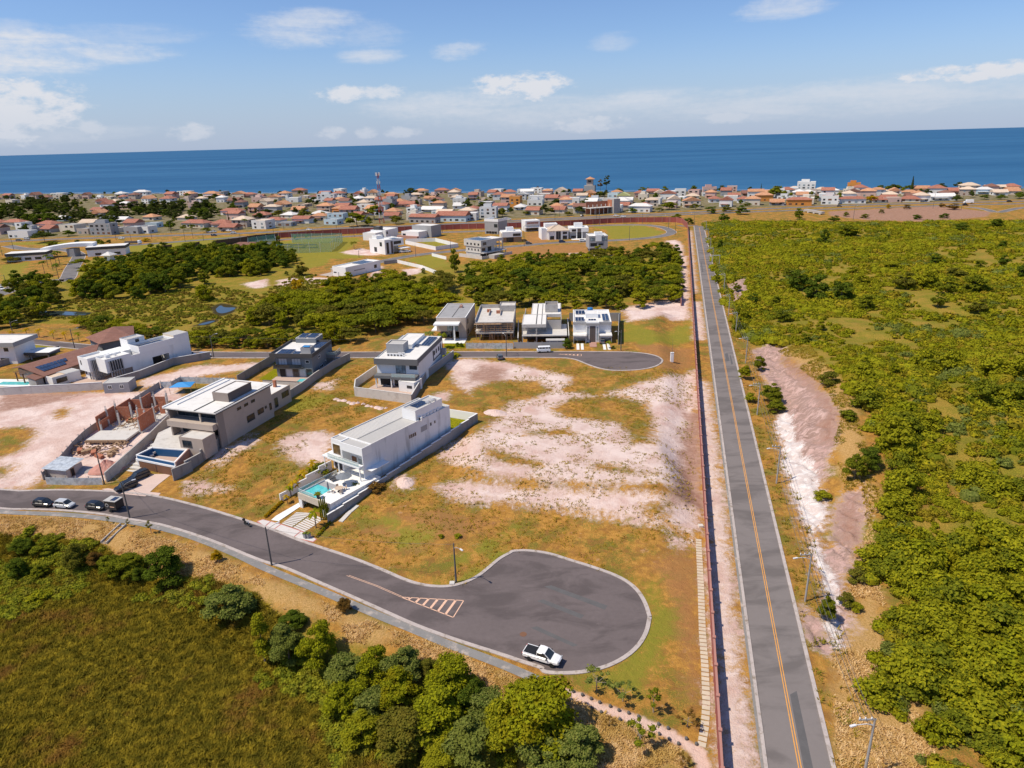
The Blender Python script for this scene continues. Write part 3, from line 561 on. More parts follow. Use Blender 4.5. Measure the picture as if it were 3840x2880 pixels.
def cores(cs, rs, flat=1.0, f=.74, nu=8, nv=5, rng=None):
 V = []; Fq = []; o = 0
 th = np.linspace(0, 2 * np.pi, nu, endpoint=False); ph = np.linspace(-.42 * np.pi, .48 * np.pi, nv)
 base = np.array([(math.cos(t_) * math.cos(q), math.sin(t_) * math.cos(q), math.sin(q)) for q in ph for t_ in th])
 fq = np.array([(j * nu + i, j * nu + (i + 1) % nu, (j + 1) * nu + (i + 1) % nu, (j + 1) * nu + i) for j in range(nv - 1) for i in range(nu)])
 for c, r in zip(cs, rs):
  V.append(c + base * r * f * np.array([1, 1, flat]) * (1 + (rng.uniform(-.14, .14, len(base))[:, None] if rng is not None else 0))); Fq.append(fq + o); o += len(base)
 return np.concatenate(V), np.concatenate(Fq)
def merge(*vf):
 V = []; Fq = []; o = 0
 for v, f in vf: V.append(v); Fq.append(f + o); o += len(v)
 return np.concatenate(V), np.concatenate(Fq)
CROWN = {}; TRUNK = {}
def make_crown(key, seed, h, r, nl, leaves, leaf, low=.25, flat=.85, spread=.62):
 """unit tree of height h and crown radius r: several lobes round a trunk"""
 g = np.random.default_rng(seed); cs = []; rs = []
 for i in range(nl):
  u = (i + .5) / nl; ang = i * 2.4 + g.uniform(-.4, .4); zz = h * (low + (1 - low) * (.15 + .66 * u + g.uniform(-.1, .1))); rad_ = r * spread * math.sqrt(max(0, 1 - (u * .9) ** 2)) * g.uniform(.55, 1.1)
  if i == nl - 1: rad_ *= .3
  lr = r * (g.uniform(.22, .5) if nl > 12 else g.uniform(.36, .58)) * (1.0 - .25 * u)
  cs.append((math.cos(ang) * rad_, math.sin(ang) * rad_, min(zz, h - lr * flat))); rs.append(lr)
 cs = np.array(cs); rs = np.array(rs); w = rs ** 2; cnt = np.maximum(8, (leaves * w / w.sum()).astype(int))
 v, f = merge(leafcloud(cs, rs, cnt, leaf, g, flat), cores(cs, rs, flat, .62, 8, 5, g))
 CROWN[key] = npmesh('crown_' + key, v, f)
 tb = MB(); top = Vector((0, 0, h * .62)); mid = Vector((g.uniform(-.1, .1) * r, g.uniform(-.1, .1) * r, h * .32))
 tb.tube((0, 0, -.4), mid, .055 * h ** .8 * .5, .04 * h ** .8 * .5, 7); tb.tube(mid, top, .04 * h ** .8 * .5, .02 * h ** .8 * .4, 6)
 for c in cs[:6]: tb.tube(mid.lerp(top, g.uniform(0, .6)), Vector(c), .018 * h ** .8 * .5, .006 * h ** .5, 5)
 TRUNK[key] = tb.mesh('trunk_' + key)
for i in range(4):
 make_crown('near%d' % i, 10 + i, 8, 3.3, 20, 7500, .32, .06, .8, .72)
 make_crown('wood%d' % i, 30 + i, 8, 3.6, 13, 1900, .58, -.02, .8, .7)
 make_crown('far%d' % i, 50 + i, 8, 3.6, 7, 420, 1.1, .15, .8)
 make_crown('flat%d' % i, 60 + i, 6, 4.2, 9, 1200, .6, .42, .42, .8)
make_crown('tall0', 70, 10, 2.0, 12, 3000, .34, .06, 1.1, .5)
for i in range(4):
 make_crown('bush%d' % i, 80 + i, 2.6, 1.7, 7, 900, .30, .0, .8)
make_crown('pine0', 91, 14, 3.4, 14, 1500, .55, .25, .7, .8)
make_crown('sap0', 92, 3.4, .75, 7, 170, .22, .35, 1.0, .9); make_crown('sap1', 93, 3.0, .95, 8, 150, .24, .4, .6, 1.1)
# conifer spire, palm
def spire(key, h, r, n, leaf):
 g = np.random.default_rng(5); u = g.uniform(0, 1, n); cs = np.stack([np.zeros(14), np.zeros(14), np.linspace(.1, .96, 14) * h], 1); rs = r * (1.02 - np.linspace(0.02, .98, 14))
 v, f = merge(leafcloud(cs, rs, np.full(14, n // 14), leaf, g, .9), cores(cs, rs, .9, .7)); CROWN[key] = npmesh('crown_' + key, v, f)
 b = MB(); b.tube((0, 0, -.3), (0, 0, h * .7), .2, .06); TRUNK[key] = b.mesh('trunk_' + key)
spire('spire', 13, 2.0, 420, .9)
def palm(key, h, nf, fl_, seed, wid=.34, seg=6):
 g = random.Random(seed); vs = []; fs = []
 for i in range(nf):
  a = i * 2.4 + g.uniform(-.2, .2); up = g.uniform(.1, 1.0); ln = fl_ * g.uniform(.8, 1.1); prev = None
  dx, dy = math.cos(a), math.sin(a)
  for k in range(seg + 1):
   q = k / seg; rr = ln * q * (1 - .12 * q); zz = h + ln * (up * q - (.55 + up * .55) * q * q); w = wid * fl_ * .55 * math.sin(math.pi * min(1, q * .85 + .12))
   c = (dx * rr, dy * rr, zz); base = len(vs)
   vs += [(c[0] - dy * w, c[1] + dx * w, c[2] - w * .55), c, (c[0] + dy * w, c[1] - dx * w, c[2] - w * .55)]
   if prev is not None: fs += [(prev, base, base + 1, prev + 1), (prev + 1, base + 1, base + 2, prev + 2)]
   prev = base
 me = bpy.data.meshes.new('fronds_' + key); me.from_pydata(vs, [], fs); me.update(); CROWN[key] = me
 b = MB(); b.tube((0, 0, -.3), (.08 * h * .2, 0, h * .5), .16 if h > 3 else .09, .12 if h > 3 else .07); b.tube((.08 * h * .2, 0, h * .5), (0, 0, h + .1), .12 if h > 3 else .07, .1 if h > 3 else .05); TRUNK[key] = b.mesh('trunk_' + key)
palm('palm_tall', 7, 15, 2.4, 1); palm('palm_short', 2.6, 13, 1.9, 2); palm('palm_low', .4, 14, 1.5, 3); palm('palm_young', 1.9, 9, 1.25, 4)
HREF = {'near': 8, 'wood': 8, 'far': 8, 'flat': 6, 'tall': 10, 'bush': 2.6, 'pine': 14, 'sap': 3.4, 'spire': 13}
def tree(name, label, cat, x, y, h, key, fol, group=None, wide=1.0, z=None, rz=None, bark='bark', lean=None):
 z = hz(x, y) if z is None else z
 ref = {'palm_tall': 8.2, 'palm_short': 3.6, 'palm_low': 1.2, 'palm_young': 2.6}.get(key) or HREF[key.rstrip('0123456789')]
 s = h / ref
 root = thing(name, label, cat, (x, y, z), random.uniform(0, 6.28) if rz is None else rz, group)
 root.scale = (s * wide, s * wide, s)
 if lean: root.rotation_euler = (lean[0], lean[1], root.rotation_euler[2])
 for nm, me, mt in ((('fronds' if key.startswith('palm') else 'crown'), CROWN[key], fol), ('trunk', TRUNK[key], bark)):
  o = bpy.data.objects.new(nm, me); C.objects.link(o); o.parent = root
  if not me.materials: me.materials.append(None)
  o.material_slots[0].link = 'OBJECT'; o.material_slots[0].material = M[mt]
 return root
def rk(k, n=4): return '%s%d' % (k, random.randrange(n))
def hpx(r, x, y, hpix):
 """tree height in metres from the height of its outline in a zoomed view"""
 p = at(r, x, y); dist = p.y * cp - (p.z - H) * sp
 dep = math.atan2(H - p.z, math.hypot(p.x, p.y))
 return hpix * RG[r][2] * dist / F / math.cos(dep) * .9, p
def ptree(name, label, cat, r, x, y, wpx, hp, key, fol, group=None, **kw):
 h, p = hpx(r, x, y, hp); dist = p.y * cp - (p.z - H) * sp; wm = wpx * RG[r][2] * dist / F
 crown = {'near': .8, 'wood': .9, 'tall': .4, 'bush': 1.3, 'flat': 1.4, 'far0': .9, 'far1': .9, 'far2': .9, 'far3': .9, 'sap0': .5, 'sap1': .7, 'spir': .3, 'pine': .5}.get(key[:4], .9)
 kw.setdefault('wide', max(.45, min(2.2, wm / max(.3, h * crown))))
 return tree(name, label, cat, p.x, p.y, h, key, fol, group, **kw)
# --- trees one can point at in the foreground
FG = [('d1', 1075, 470, 250, 270, 'near0', 'fol_dark', 'lone large round dark green tree below the footpath with a black shadow'), ('d1', 1480, 690, 330, 230, 'near1', 'fol_grey', 'dull grey green spreading tree on the straw bank left of the tree clump'),
  ('d1', 160, 285, 150, 120, 'near2', 'fol_dark', 'dark bushy tree at the far left end of the foreground thicket'), ('d1', 300, 285, 180, 110, 'near3', 'fol_mid', 'low mid green tree in the foreground thicket beside the leftmost dark bush'), ('d1', 500, 400, 190, 220, 'near1', 'fol_olive', 'tall dark olive tree in the middle of the foreground thicket'),
  ('d1', 610, 385, 110, 130, 'near2', 'fol_brown', 'browning tree behind the tall olive tree of the thicket'), ('d1', 720, 435, 190, 170, 'near3', 'fol_mid', 'rounded green tree right of the browning tree in the thicket'), ('d1', 840, 420, 210, 160, 'near0', 'fol_mid', 'wide green tree between the thicket and the lone dark tree'),
  ('d1', 130, 440, 140, 150, 'near0', 'fol_dark', 'dark green bush below the far left thicket'), ('d1', 260, 445, 120, 100, 'near1', 'fol_mid', 'small green bush in front of the thicket on the left'), ('d1', 250, 600, 130, 70, 'bush1', 'fol_lime', 'lone lime green bush in the rough grass at the left'), ('d1', 890, 470, 110, 110, 'near2', 'fol_dark', 'dark shrub tucked beside the lone round tree'),
  ('d2', 60, 1000, 190, 400, 'tall0', 'fol_lime', 'tall pointed lime green tree at the left end of the big tree clump'), ('d2', 210, 985, 230, 260, 'near2', 'fol_grey', 'grey green tree beside the tall pointed lime tree'), ('d2', 420, 1010, 240, 320, 'near3', 'fol_yellow', 'yellow green tree hanging over the straw bank, left half of clump'), ('d2', 240, 760, 220, 120, 'near1', 'fol_dark', 'dark tree at the back between lime and yellow trees'),
  ('d2', 590, 1130, 260, 220, 'near0', 'fol_grey', 'pale olive tree behind the yellow bush in the clump middle'), ('d2', 765, 1130, 220, 280, 'near1', 'fol_yellow', 'upright yellow green tree rising at the back of the clump'), ('d2', 940, 1110, 240, 240, 'near3', 'fol_grey', 'pale grey leaved tree in the back row of the clump'), ('d2', 1095, 1060, 110, 110, 'near2', 'fol_olive', 'small olive tree at the edge of the straw bank'),
  ('d2', 1250, 1230, 270, 310, 'near0', 'fol_yellow', 'tall yellow green tree nearest the footpath in the clump'), ('d2', 920, 1300, 260, 270, 'near2', 'fol_yellow', 'bright yellow tree in the heart of the clump'), ('d2', 1180, 1460, 380, 340, 'near1', 'fol_yellow', 'broad sunlit yellow green tree with a dark shaded side'), ('d2', 1390, 1330, 190, 260, 'near3', 'fol_dark', 'dark shaded tree at the right rim of the clump'),
  ('d2', 580, 1330, 240, 260, 'near3', 'fol_yellow', 'yellow tree at the left front of the clump'), ('d2', 740, 1380, 220, 240, 'near0', 'fol_grey', 'grey green tree between two yellow trees at the clump front'), ('d2', 690, 1480, 260, 200, 'near1', 'fol_lime', 'lime green bushy tree at the front of the clump'), ('d2', 930, 1560, 330, 260, 'near2', 'fol_olive', 'dull olive tree in the shaded front of the clump'), ('d2', 1090, 1400, 180, 200, 'near3', 'fol_mid', 'green tree below the bright yellow tree'),
  ('d2', 1470, 1400, 230, 260, 'near0', 'fol_grey', 'grey green tree with bobbly foliage right of the dark gap'), ('d2', 1370, 1600, 330, 280, 'near1', 'fol_grey', 'large grey green tree at the bottom edge beside the lime tree'), ('d2', 1200, 1640, 260, 160, 'near2', 'fol_lime', 'low lime green tree at the bottom edge of the clump'),
  ('d3', 270, 1290, 250, 220, 'near3', 'fol_yellow', 'yellow green tree top crossing the end of the footpath'), ('d3', 250, 1520, 470, 420, 'near0', 'fol_yellow', 'largest yellow green tree near the footpath end'), ('d3', 60, 1560, 260, 320, 'near2', 'fol_lime', 'lime tree left of the largest yellow green tree'), ('d3', 520, 1640, 280, 240, 'near1', 'fol_grey', 'grey green shrub like tree at the bottom edge by the sandy path'), ('d3', 330, 1680, 300, 220, 'near3', 'fol_grey', 'dull green tree at the bottom edge under the largest tree'),
  ('e3', 755, 395, 110, 160, 'near0', 'fol_mid', 'dark rounded tree at the top of the eroded pink bank'), ('e3', 860, 640, 210, 190, 'near1', 'fol_mid', 'spreading tree between the power pole and the pink bank'), ('e3', 890, 715, 210, 110, 'near2', 'fol_mid', 'low wide tree below the spreading tree on the pink bank'), ('e3', 1500, 1240, 200, 270, 'near3', 'fol_mid', 'lone leafy tree on the slope right of the pink bank'), ('e3', 1620, 1150, 200, 210, 'near0', 'fol_dark', 'dark half of the tree pair on the slope right of the bank'),
  ('e3', 1455, 770, 110, 90, 'bush0', 'fol_mid', 'bush on the brown rim of the eroded bank'), ('e3', 1290, 500, 140, 140, 'bush1', 'fol_olive', 'ragged shrub on the straw rim above the bank'), ('e3', 645, 460, 120, 130, 'near2', 'fol_lime', 'lime shrub along the road verge beside a power pole'), ('e3', 690, 640, 80, 100, 'bush2', 'fol_lime', 'small lime shrub on the verge below the verge shrubs'), ('e3', 1250, 1390, 110, 80, 'bush3', 'fol_lime', 'small plant at the foot of the white bank'),
  ('d4', 670, 720, 130, 190, 'near1', 'fol_mid', 'leafy shrub under the wires at the white bank'), ('d4', 885, 390, 60, 60, 'bush2', 'fol_lime', 'small round shrub on the bank edge'), ('d4', 875, 470, 100, 90, 'bush3', 'fol_olive', 'olive shrub hanging on the bank edge'), ('d4', 865, 655, 60, 60, 'bush0', 'fol_lime', 'tiny bright shrub on the straw slope'), ('d4', 790, 620, 80, 90, 'bush1', 'fol_olive', 'thin shrub at the foot of the pink slope'),
  ('c4', 1130, 885, 120, 80, 'bush1', 'fol_brown', 'dry brown shrub outside the stepped garden wall'), ('c4', 970, 900, 130, 110, 'bush2', 'fol_mid', 'green shrub bed on the right of the pool deck'), ('c4', 660, 745, 130, 110, 'bush3', 'fol_mid', 'broad leaved shrub left of the pool deck loungers'),
  ('d2', 1175, 195, 30, 25, 'bush0', 'fol_lime', 'tiny green plant on the vacant lot, the left one'), ('d2', 1285, 192, 36, 28, 'bush1', 'fol_lime', 'tiny green plant on the vacant lot, the right one')]
for (r, x, y, w, h, k, fo, lb) in FG:
 h *= .9
 nm = 'shrub' if h < 130 or k.startswith('bush') else 'broadleaf_tree'
 ptree(nm, lb, 'shrub' if nm == 'shrub' else 'tree', r, x, y, w, h, k, fo, wide=None or max(.6, min(2.0, w / h * 1.15 if not k.startswith('tall') else 1.0)))
for (r, x, y, h, k, fo, lb) in [('d3', 640, 1165, 170, 'sap1', 'fol_grey', 'feathery young tree beside the turning circle kerb'), ('d3', 805, 1235, 150, 'sap1', 'fol_grey', 'feathery young tree second from the turning circle kerb'), ('d3', 1000, 1305, 170, 'sap0', 'fol_mid', 'feathery young tree on the lawn nearest the sandy path'), ('d3', 1215, 1400, 120, 'sap1', 'fol_brown', 'young tree beside the stepping slabs'),
        ('d3', 910, 1520, 180, 'sap1', 'fol_mid', 'largest young tree below the sandy path'), ('d3', 720, 1385, 60, 'sap1', 'fol_brown', 'withered little sapling left of the sandy path'), ('d3', 1185, 1640, 80, 'sap1', 'fol_brown', 'withered sapling at the bottom edge near the slabs'), ('d1', 690, 108, 55, 'sap0', 'fol_olive', 'thin sapling by the footpath left of the drain steps'), ('d1', 820, 130, 60, 'sap0', 'fol_olive', 'thin sapling by the footpath at the drain steps'),
        ('d1', 960, 170, 95, 'sap0', 'fol_olive', 'thin tall sapling by the footpath right of the drain steps'), ('d1', 1380, 345, 80, 'near1', 'fol_orange', 'bright yellow sapling below the footpath'), ('d2', 570, 665, 95, 'near2', 'fol_brown', 'brown leaved sapling at the footpath edge near the road marking')]:
 ptree('sapling', lb, 'sapling', r, x, y, h * .6, h, k, fo, 'young trees planted along the path' if r == 'd3' else None, wide=1.15, bark='bark_pale')
# --- woods: every tree its own thing
def scatter(poly, n, rmin, z=4.0, tries=30000):
 poly = np.array(poly); lo = poly.min(0); hi = poly.max(0); got = []
 P = np.stack([RNG.uniform(lo[0], hi[0], tries), RNG.uniform(lo[1], hi[1], tries)], 1); ok = sdpoly(P, poly) > 0; P = P[ok]
 arr = np.zeros((0, 2))
 for p in P:
  if len(got) >= n: break
  if len(got) == 0 or np.min(np.hypot(*(np.array(got) - p).T)) > rmin: got.append(p)
 return got
MASS = {}
def wood(poly, n, rmin, hr, keys, fols, label, group, name='broadleaf_tree', cat='tree', wide=(1, 1.3), z=3.0, ind=999):
 pts = sorted(scatter(fl(poly[0], poly[1], z), n, rmin), key=lambda p: p[0] ** 2 + p[1] ** 2)
 for i, p in enumerate(pts):
  fo = random.choice(fols); h = random.uniform(*hr); k = random.choice(keys); w = random.uniform(*wide)
  if i < ind: tree(name, label[fo], cat, p[0], p[1], h, k, fo, group, wide=w)
  else:
   me = CROWN[k]; q = np.zeros(len(me.vertices) * 3, np.float32); me.vertices.foreach_get('co', q); f = np.zeros(len(me.loops), np.int32); me.loops.foreach_get('vertex_index', f)
   a = random.uniform(0, 6.28); s = h / HREF[k.rstrip('0123456789')]; q = q.reshape(-1, 3) @ np.array([[math.cos(a), math.sin(a), 0], [-math.sin(a), math.cos(a), 0], [0, 0, 1]]) * np.array([s * w, s * w, s])
   MASS.setdefault(fo, []).append((q + np.array([p[0], p[1], hz(p[0], p[1])]), f.reshape(-1, 4)))
WK = ['wood%d' % i for i in range(4)]; FK = ['flat%d' % i for i in range(4)]; RK = ['far%d' % i for i in range(4)]
D1 = {'fol_dark': 'dark green round crowned tree in the dense wood left of the sports field', 'fol_mid': 'mid green tree in the dense wood left of the sports field', 'fol_town': 'blackish green tree in the dense wood left of the sports field'}
wood(('b1', [(560, 300), (620, 200), (830, 110), (1080, 20), (1300, -40), (1640, -50), (1900, -50), (2212, -60), (2212, 110), (2000, 130), (1760, 190), (1500, 240), (1130, 310), (800, 310)]), 150, 4.2, (6.5, 11), WK, ['fol_dark', 'fol_dark', 'fol_mid', 'fol_mid', 'fol_lime'], dict(D1, fol_lime='lime green tree in the dense wood left of the sports field'), 'trees of the dark wood left of the sports field', ind=60)
wood(('a2', [(0, 830), (60, 800), (150, 800), (340, 850), (340, 900), (100, 980), (0, 1040)]), 34, 4, (6, 9), WK, ['fol_dark', 'fol_mid'], D1, 'trees of the dark wood left of the sports field', ind=12)
L2 = {'fol_yellow': 'yellow green tree in the wood between the marsh and the back road', 'fol_lime': 'lime green tree in the wood between the marsh and the back road', 'fol_mid': 'green tree in the wood between the marsh and the back road', 'fol_dark': 'dark tree in the wood between the marsh and the back road', 'fol_olive': 'olive tree in the wood between the marsh and the back road'}
wood(('b2', [(0, 440), (150, 340), (330, 300), (480, 290), (700, 210), (930, 200), (1120, 170), (1300, 220), (1500, 200), (1640, 260), (1600, 400), (1420, 520), (1030, 550), (880, 640), (560, 690), (480, 560), (0, 560)]), 130, 4.4, (5, 8.5), WK + FK, ['fol_yellow', 'fol_lime', 'fol_mid', 'fol_yellow', 'fol_olive'], L2, 'trees of the wood between marsh and back road', ind=85)
L3 = {'fol_mid': 'green tree in the dense wood behind the back road houses', 'fol_dark': 'dark tree in the dense wood behind the back road houses', 'fol_lime': 'lime green tree in the dense wood behind the back road houses', 'fol_olive': 'olive tree in the dense wood behind the back road houses'}
wood(('b3', [(-100, 60), (60, 40), (250, 20), (470, 10), (700, -10), (900, -40), (1250, -60), (1570, -80), (1600, 40), (1580, 180), (1560, 330), (1380, 370), (1050, 410), (700, 400), (250, 380), (-200, 360), (-260, 200)]), 210, 4.2, (5, 8), WK + WK + FK, ['fol_mid', 'fol_dark', 'fol_mid', 'fol_lime', 'fol_lime', 'fol_olive'], L3, 'trees of the wood behind the back road houses', ind=75)
wood(('b1', [(640, 560), (900, 530), (1080, 600), (1430, 660), (1900, 640), (2212, 640), (2700, 640), (2750, 700), (2212, 750), (1700, 740), (1440, 730), (1120, 660), (780, 660)]), 90, 3.0, (2.8, 4.6), WK + FK, ['fol_mid', 'fol_lime', 'fol_olive', 'fol_dark'], {k: v for k, v in (('fol_mid', 'green bush in the belt along the back road'), ('fol_lime', 'lime bush in the belt along the back road'), ('fol_olive', 'olive bush in the belt along the back road'), ('fol_dark', 'dark bush in the belt along the back road'))}, 'bushes in the belt along the back road', 'bush', 'bush', z=1.5)
wood(('b1', [(-100, 430), (60, 260), (150, 170), (300, 170), (480, 230), (490, 300), (430, 390), (300, 500), (200, 520), (60, 540), (-100, 560)]), 34, 5, (6, 10), WK, ['fol_lime', 'fol_olive', 'fol_mid', 'fol_dark'], {'fol_lime': 'lime green tree in the grove by the estate entrance road', 'fol_olive': 'olive tree in the grove by the estate entrance road', 'fol_mid': 'green tree in the grove by the estate entrance road', 'fol_dark': 'dark tree in the grove by the estate entrance road'}, 'trees of the grove by the estate entrance road')
vf = merge(*[q for L_ in MASS.values() for q in L_]); wm_ = npmesh('woodland', *vf); o = link('woodland', wm_, None); mi = []
for j, (fo, L_) in enumerate(MASS.items()): wm_.materials.append(M[fo]); mi += [j] * sum(len(f) for v, f in L_)
wm_.polygons.foreach_set('material_index', np.array(mi, np.int32)); tag(o, 'closed canopy of the wood between the estate houses', 'woodland', kind='stuff')
for (r, x, y, w, h, k, fo, lb) in [('b1', 1700, 370, 190, 170, 'wood1', 'fol_yellow', 'lone yellow tree standing in the marsh grass'), ('b1', 1090, 330, 110, 120, 'wood2', 'fol_yellow', 'small yellow tree at the edge of the dark wood'), ('b1', 2110, 570, 180, 160, 'wood0', 'fol_yellow', 'yellow green tree on the marsh edge right of the pond'), ('b2', 355, 330, 170, 170, 'wood3', 'fol_orange', 'orange yellow tree beside the dirt clearing'), ('b2', 610, 300, 130, 140, 'wood1', 'fol_dark', 'dark round tree below the small white house with solar panels'), ('b2', 1510, 400, 210, 150, 'wood0', 'fol_orange', 'orange yellow round tree behind the beige flat roofed house'),
        ('b2', 1160, 200, 60, 110, 'tall0', 'fol_dark', 'narrow dark tree on the vacant dirt lot'), ('b2', 910, 200, 80, 60, 'wood2', 'fol_mid', 'small bush beside the white solar house wall'), ('a2', 1650, 1020, 140, 210, 'wood2', 'fol_mid', 'tall leafy tree in front of the unfinished three storey house'), ('a2', 1770, 1080, 120, 160, 'wood0', 'fol_dark', 'dark tree right of the tall leafy tree near the unfinished house'), ('a3', 480, 930, 80, 120, 'tall0', 'fol_dark', 'narrow dark tree on the wood edge below the dry lot'), ('a2', 1390, 1030, 50, 60, 'wood1', 'fol_dark', 'small tree against the white fence'),
        ('a3', 950, 910, 60, 90, 'tall0', 'fol_mid', 'dark shrub at the foot of the grey three storey house'), ('b2', 385, 160, 150, 130, 'wood0', 'fol_olive', 'brownish tree above the orange tree'), ('b2', 255, 160, 50, 40, 'wood2', 'fol_dark', 'small round tree on the lawn by the gate posts'), ('a1', 650, 800, 70, 60, 'far0', 'fol_town', 'dark tree on the verge behind the gatehouse'), ('a1', 375, 770, 130, 90, 'flat1', 'fol_town', 'umbrella shaped tree in front of the grey beach houses'), ('a1', 905, 790, 60, 45, 'far2', 'fol_town', 'small tree on the highway verge right of the gatehouse'),
        ('a1', 90, 940, 110, 50, 'flat0', 'fol_olive', 'flat topped tree in front of the left gatehouse wing'), ('a1', 680, 980, 110, 80, 'flat2', 'fol_mid', 'flat topped tree on the entrance road island'), ('a1', 700, 1010, 100, 40, 'bush1', 'fol_yellow', 'yellow hedge on the entrance road island'), ('a1', 440, 810, 120, 60, 'far1', 'fol_mid', 'bushy tree between gatehouse roof and highway'), ('a1', 830, 800, 110, 60, 'far3', 'fol_mid', 'bushy tree behind the middle of the gatehouse'), ('a1', 1215, 765, 110, 35, 'bush2', 'fol_orange', 'yellow flower bed on the highway verge'),
        ('a2', 185, 760, 60, 55, 'wood1', 'fol_olive', 'small tree beside the sports court fence'), ('a2', 325, 750, 36, 50, 'far1', 'fol_lime', 'little lime tree behind the sports field, left one'), ('a2', 420, 745, 36, 50, 'far2', 'fol_lime', 'little lime tree behind the sports field, right one')]:
 ptree('shrub' if h < 62 else 'broadleaf_tree', lb, 'shrub' if h < 62 else 'tree', r, x, y, w, h, k, fo, wide=max(.6, min(2.2, w / h * 1.05)))
tree('palm', 'palm tree with pale green fronds on the clearing edge right of the sports field', 'palm tree', *at('a2', 815, 830)[:2], 6.5, 'palm_short', 'fol_olive')
for i, (x, y) in enumerate([(105, 680), (225, 660), (325, 665), (445, 680), (545, 690)]):
 p = on('b1', x, y, .5); tree('young_palm', 'yellow leaved young palm in the row beyond the back road, %s from the left' % ['first', 'second', 'third', 'fourth', 'fifth'][i], 'palm', p.x, p.y, 4.2, 'palm_young', 'fol_orange', 'yellow young palms beyond the back road', wide=.8)
tree('young_palm', 'greener young palm at the right end of the roadside palm row', 'palm', *on('b1', 655, 700, .5)[:2], 4.4, 'palm_young', 'fol_yellow', wide=.8)
for (r, x, y, lb) in [('a1', 400, 980, 'palm'), ('a1', 470, 960, 'palm'), ('a1', 500, 960, 'palm'), ('a1', 375, 1050, 'palm'), ('a1', 490, 1080, 'palm'), ('a1', 440, 1000, 'palm')]:
 p = at(r, x, y); tree('palm', 'palm tree on the entrance road median', 'palm tree', p.x, p.y, random.uniform(8, 10), 'palm_tall', 'fol_dark', 'palms on the entrance road median')
# --- scrub on the hillside: 300 nearest shrubs as things, the rest one mass
n = 75000; s_ = 8 + 420 * RNG.uniform(0, 1, n) ** 1.25; t_ = -48 + 563 * RNG.uniform(0, 1, n)
X = RA[0] + RU[0] * t_ + RU[1] * s_; Y = RA[1] + RU[1] * t_ - RU[0] * s_
den = .45 * vnoise(X, Y, 34, 1) + .35 * vnoise(X, Y, 11, 2) + .2 * vnoise(X, Y, 4, 12) + .1 * (t_ < 45)
near_edge = np.interp(t_, [-45, -5, 5, 15, 22, 33, 41, 57, 65, 76, 97, 134, 153, 163, 170, 185, 215, 520], [9, 11, 14, 15.5, 16, 20, 20.5, 26, 28.5, 30, 32, 30, 32, 24, 14, 9.5, 8.5, 8.5]) + 5 * vnoise(X, Y, 5, 4) - 2
bearA = np.degrees(np.arctan2(X, Y)); keep = (s_ > near_edge) & (bearA < np.where(np.hypot(X, Y) > 130, 44, 57)) & (Y > 34) & (den + RNG.uniform(-.12, .12, n) > .395) & (t_ < 520)
hw_line = np.array(mfl([('a3', 1600, 560), ('a4', 340, 530), ('a4', 600, 560), ('a4', 900, 590), ('a4', 1400, 605), ('a4', 1900, 565), ('a4', 2212, 530), ('a4', 3000, 480)]))
keep &= Y < np.interp(X, hw_line[:, 0], hw_line[:, 1]) - 3
CUTP = CUT; PP = np.stack([X, Y], 1)
for q in CUTP: keep &= sdpoly(PP, q) < -1
X = X[keep]; Y = Y[keep]; den = den[keep]; s_ = s_[keep]; dist = np.hypot(X, Y)
keepn = RNG.uniform(0, 1, len(X)) < np.clip(1.2 - dist / 1000, .65, 1); X, Y, den, s_, dist = X[keepn], Y[keepn], den[keepn], s_[keepn], dist[keepn]
size = (.6 + 1.5 * RNG.uniform(0, 1, len(X)) ** 2.2 + 2.2 * (den > .56) * RNG.uniform(0, 1, len(X)) ** 1.5) * np.where(dist > 260, 1.15, 1)
Zs = height(X, Y)
big = np.argsort(-(size / (dist + 20)))[:300]; isbig = np.zeros(len(X), bool); isbig[big] = True
SL = {'fol_mid': 'green rounded shrub on the scrubby hillside right of the road', 'fol_lime': 'lime green shrub on the scrubby hillside right of the road', 'fol_olive': 'olive shrub on the scrubby hillside right of the road', 'fol_dark': 'dark green shrub on the scrubby hillside right of the road', 'fol_yellow': 'yellowish shrub on the scrubby hillside right of the road'}
for i in big:
 fo = random.choice(['fol_mid', 'fol_lime', 'fol_lime', 'fol_lime', 'fol_yellow']); k = rk('bush'); me = CROWN[k]
 o = bpy.data.objects.new('shrub', me); C.objects.link(o)
 if not me.materials: me.materials.append(None)
 o.material_slots[0].link = 'OBJECT'; o.material_slots[0].material = M[fo]
 q = size[i] / 1.5; o.location = (X[i], Y[i], Zs[i] - .25); o.scale = (q, q, q * random.uniform(.75, 1.1)); o.rotation_euler = (0, 0, random.uniform(0, 6.28))
 tag(o, SL[fo], 'shrub', 'shrubs on the hillside right of the road')
ids = np.where(~isbig)[0]
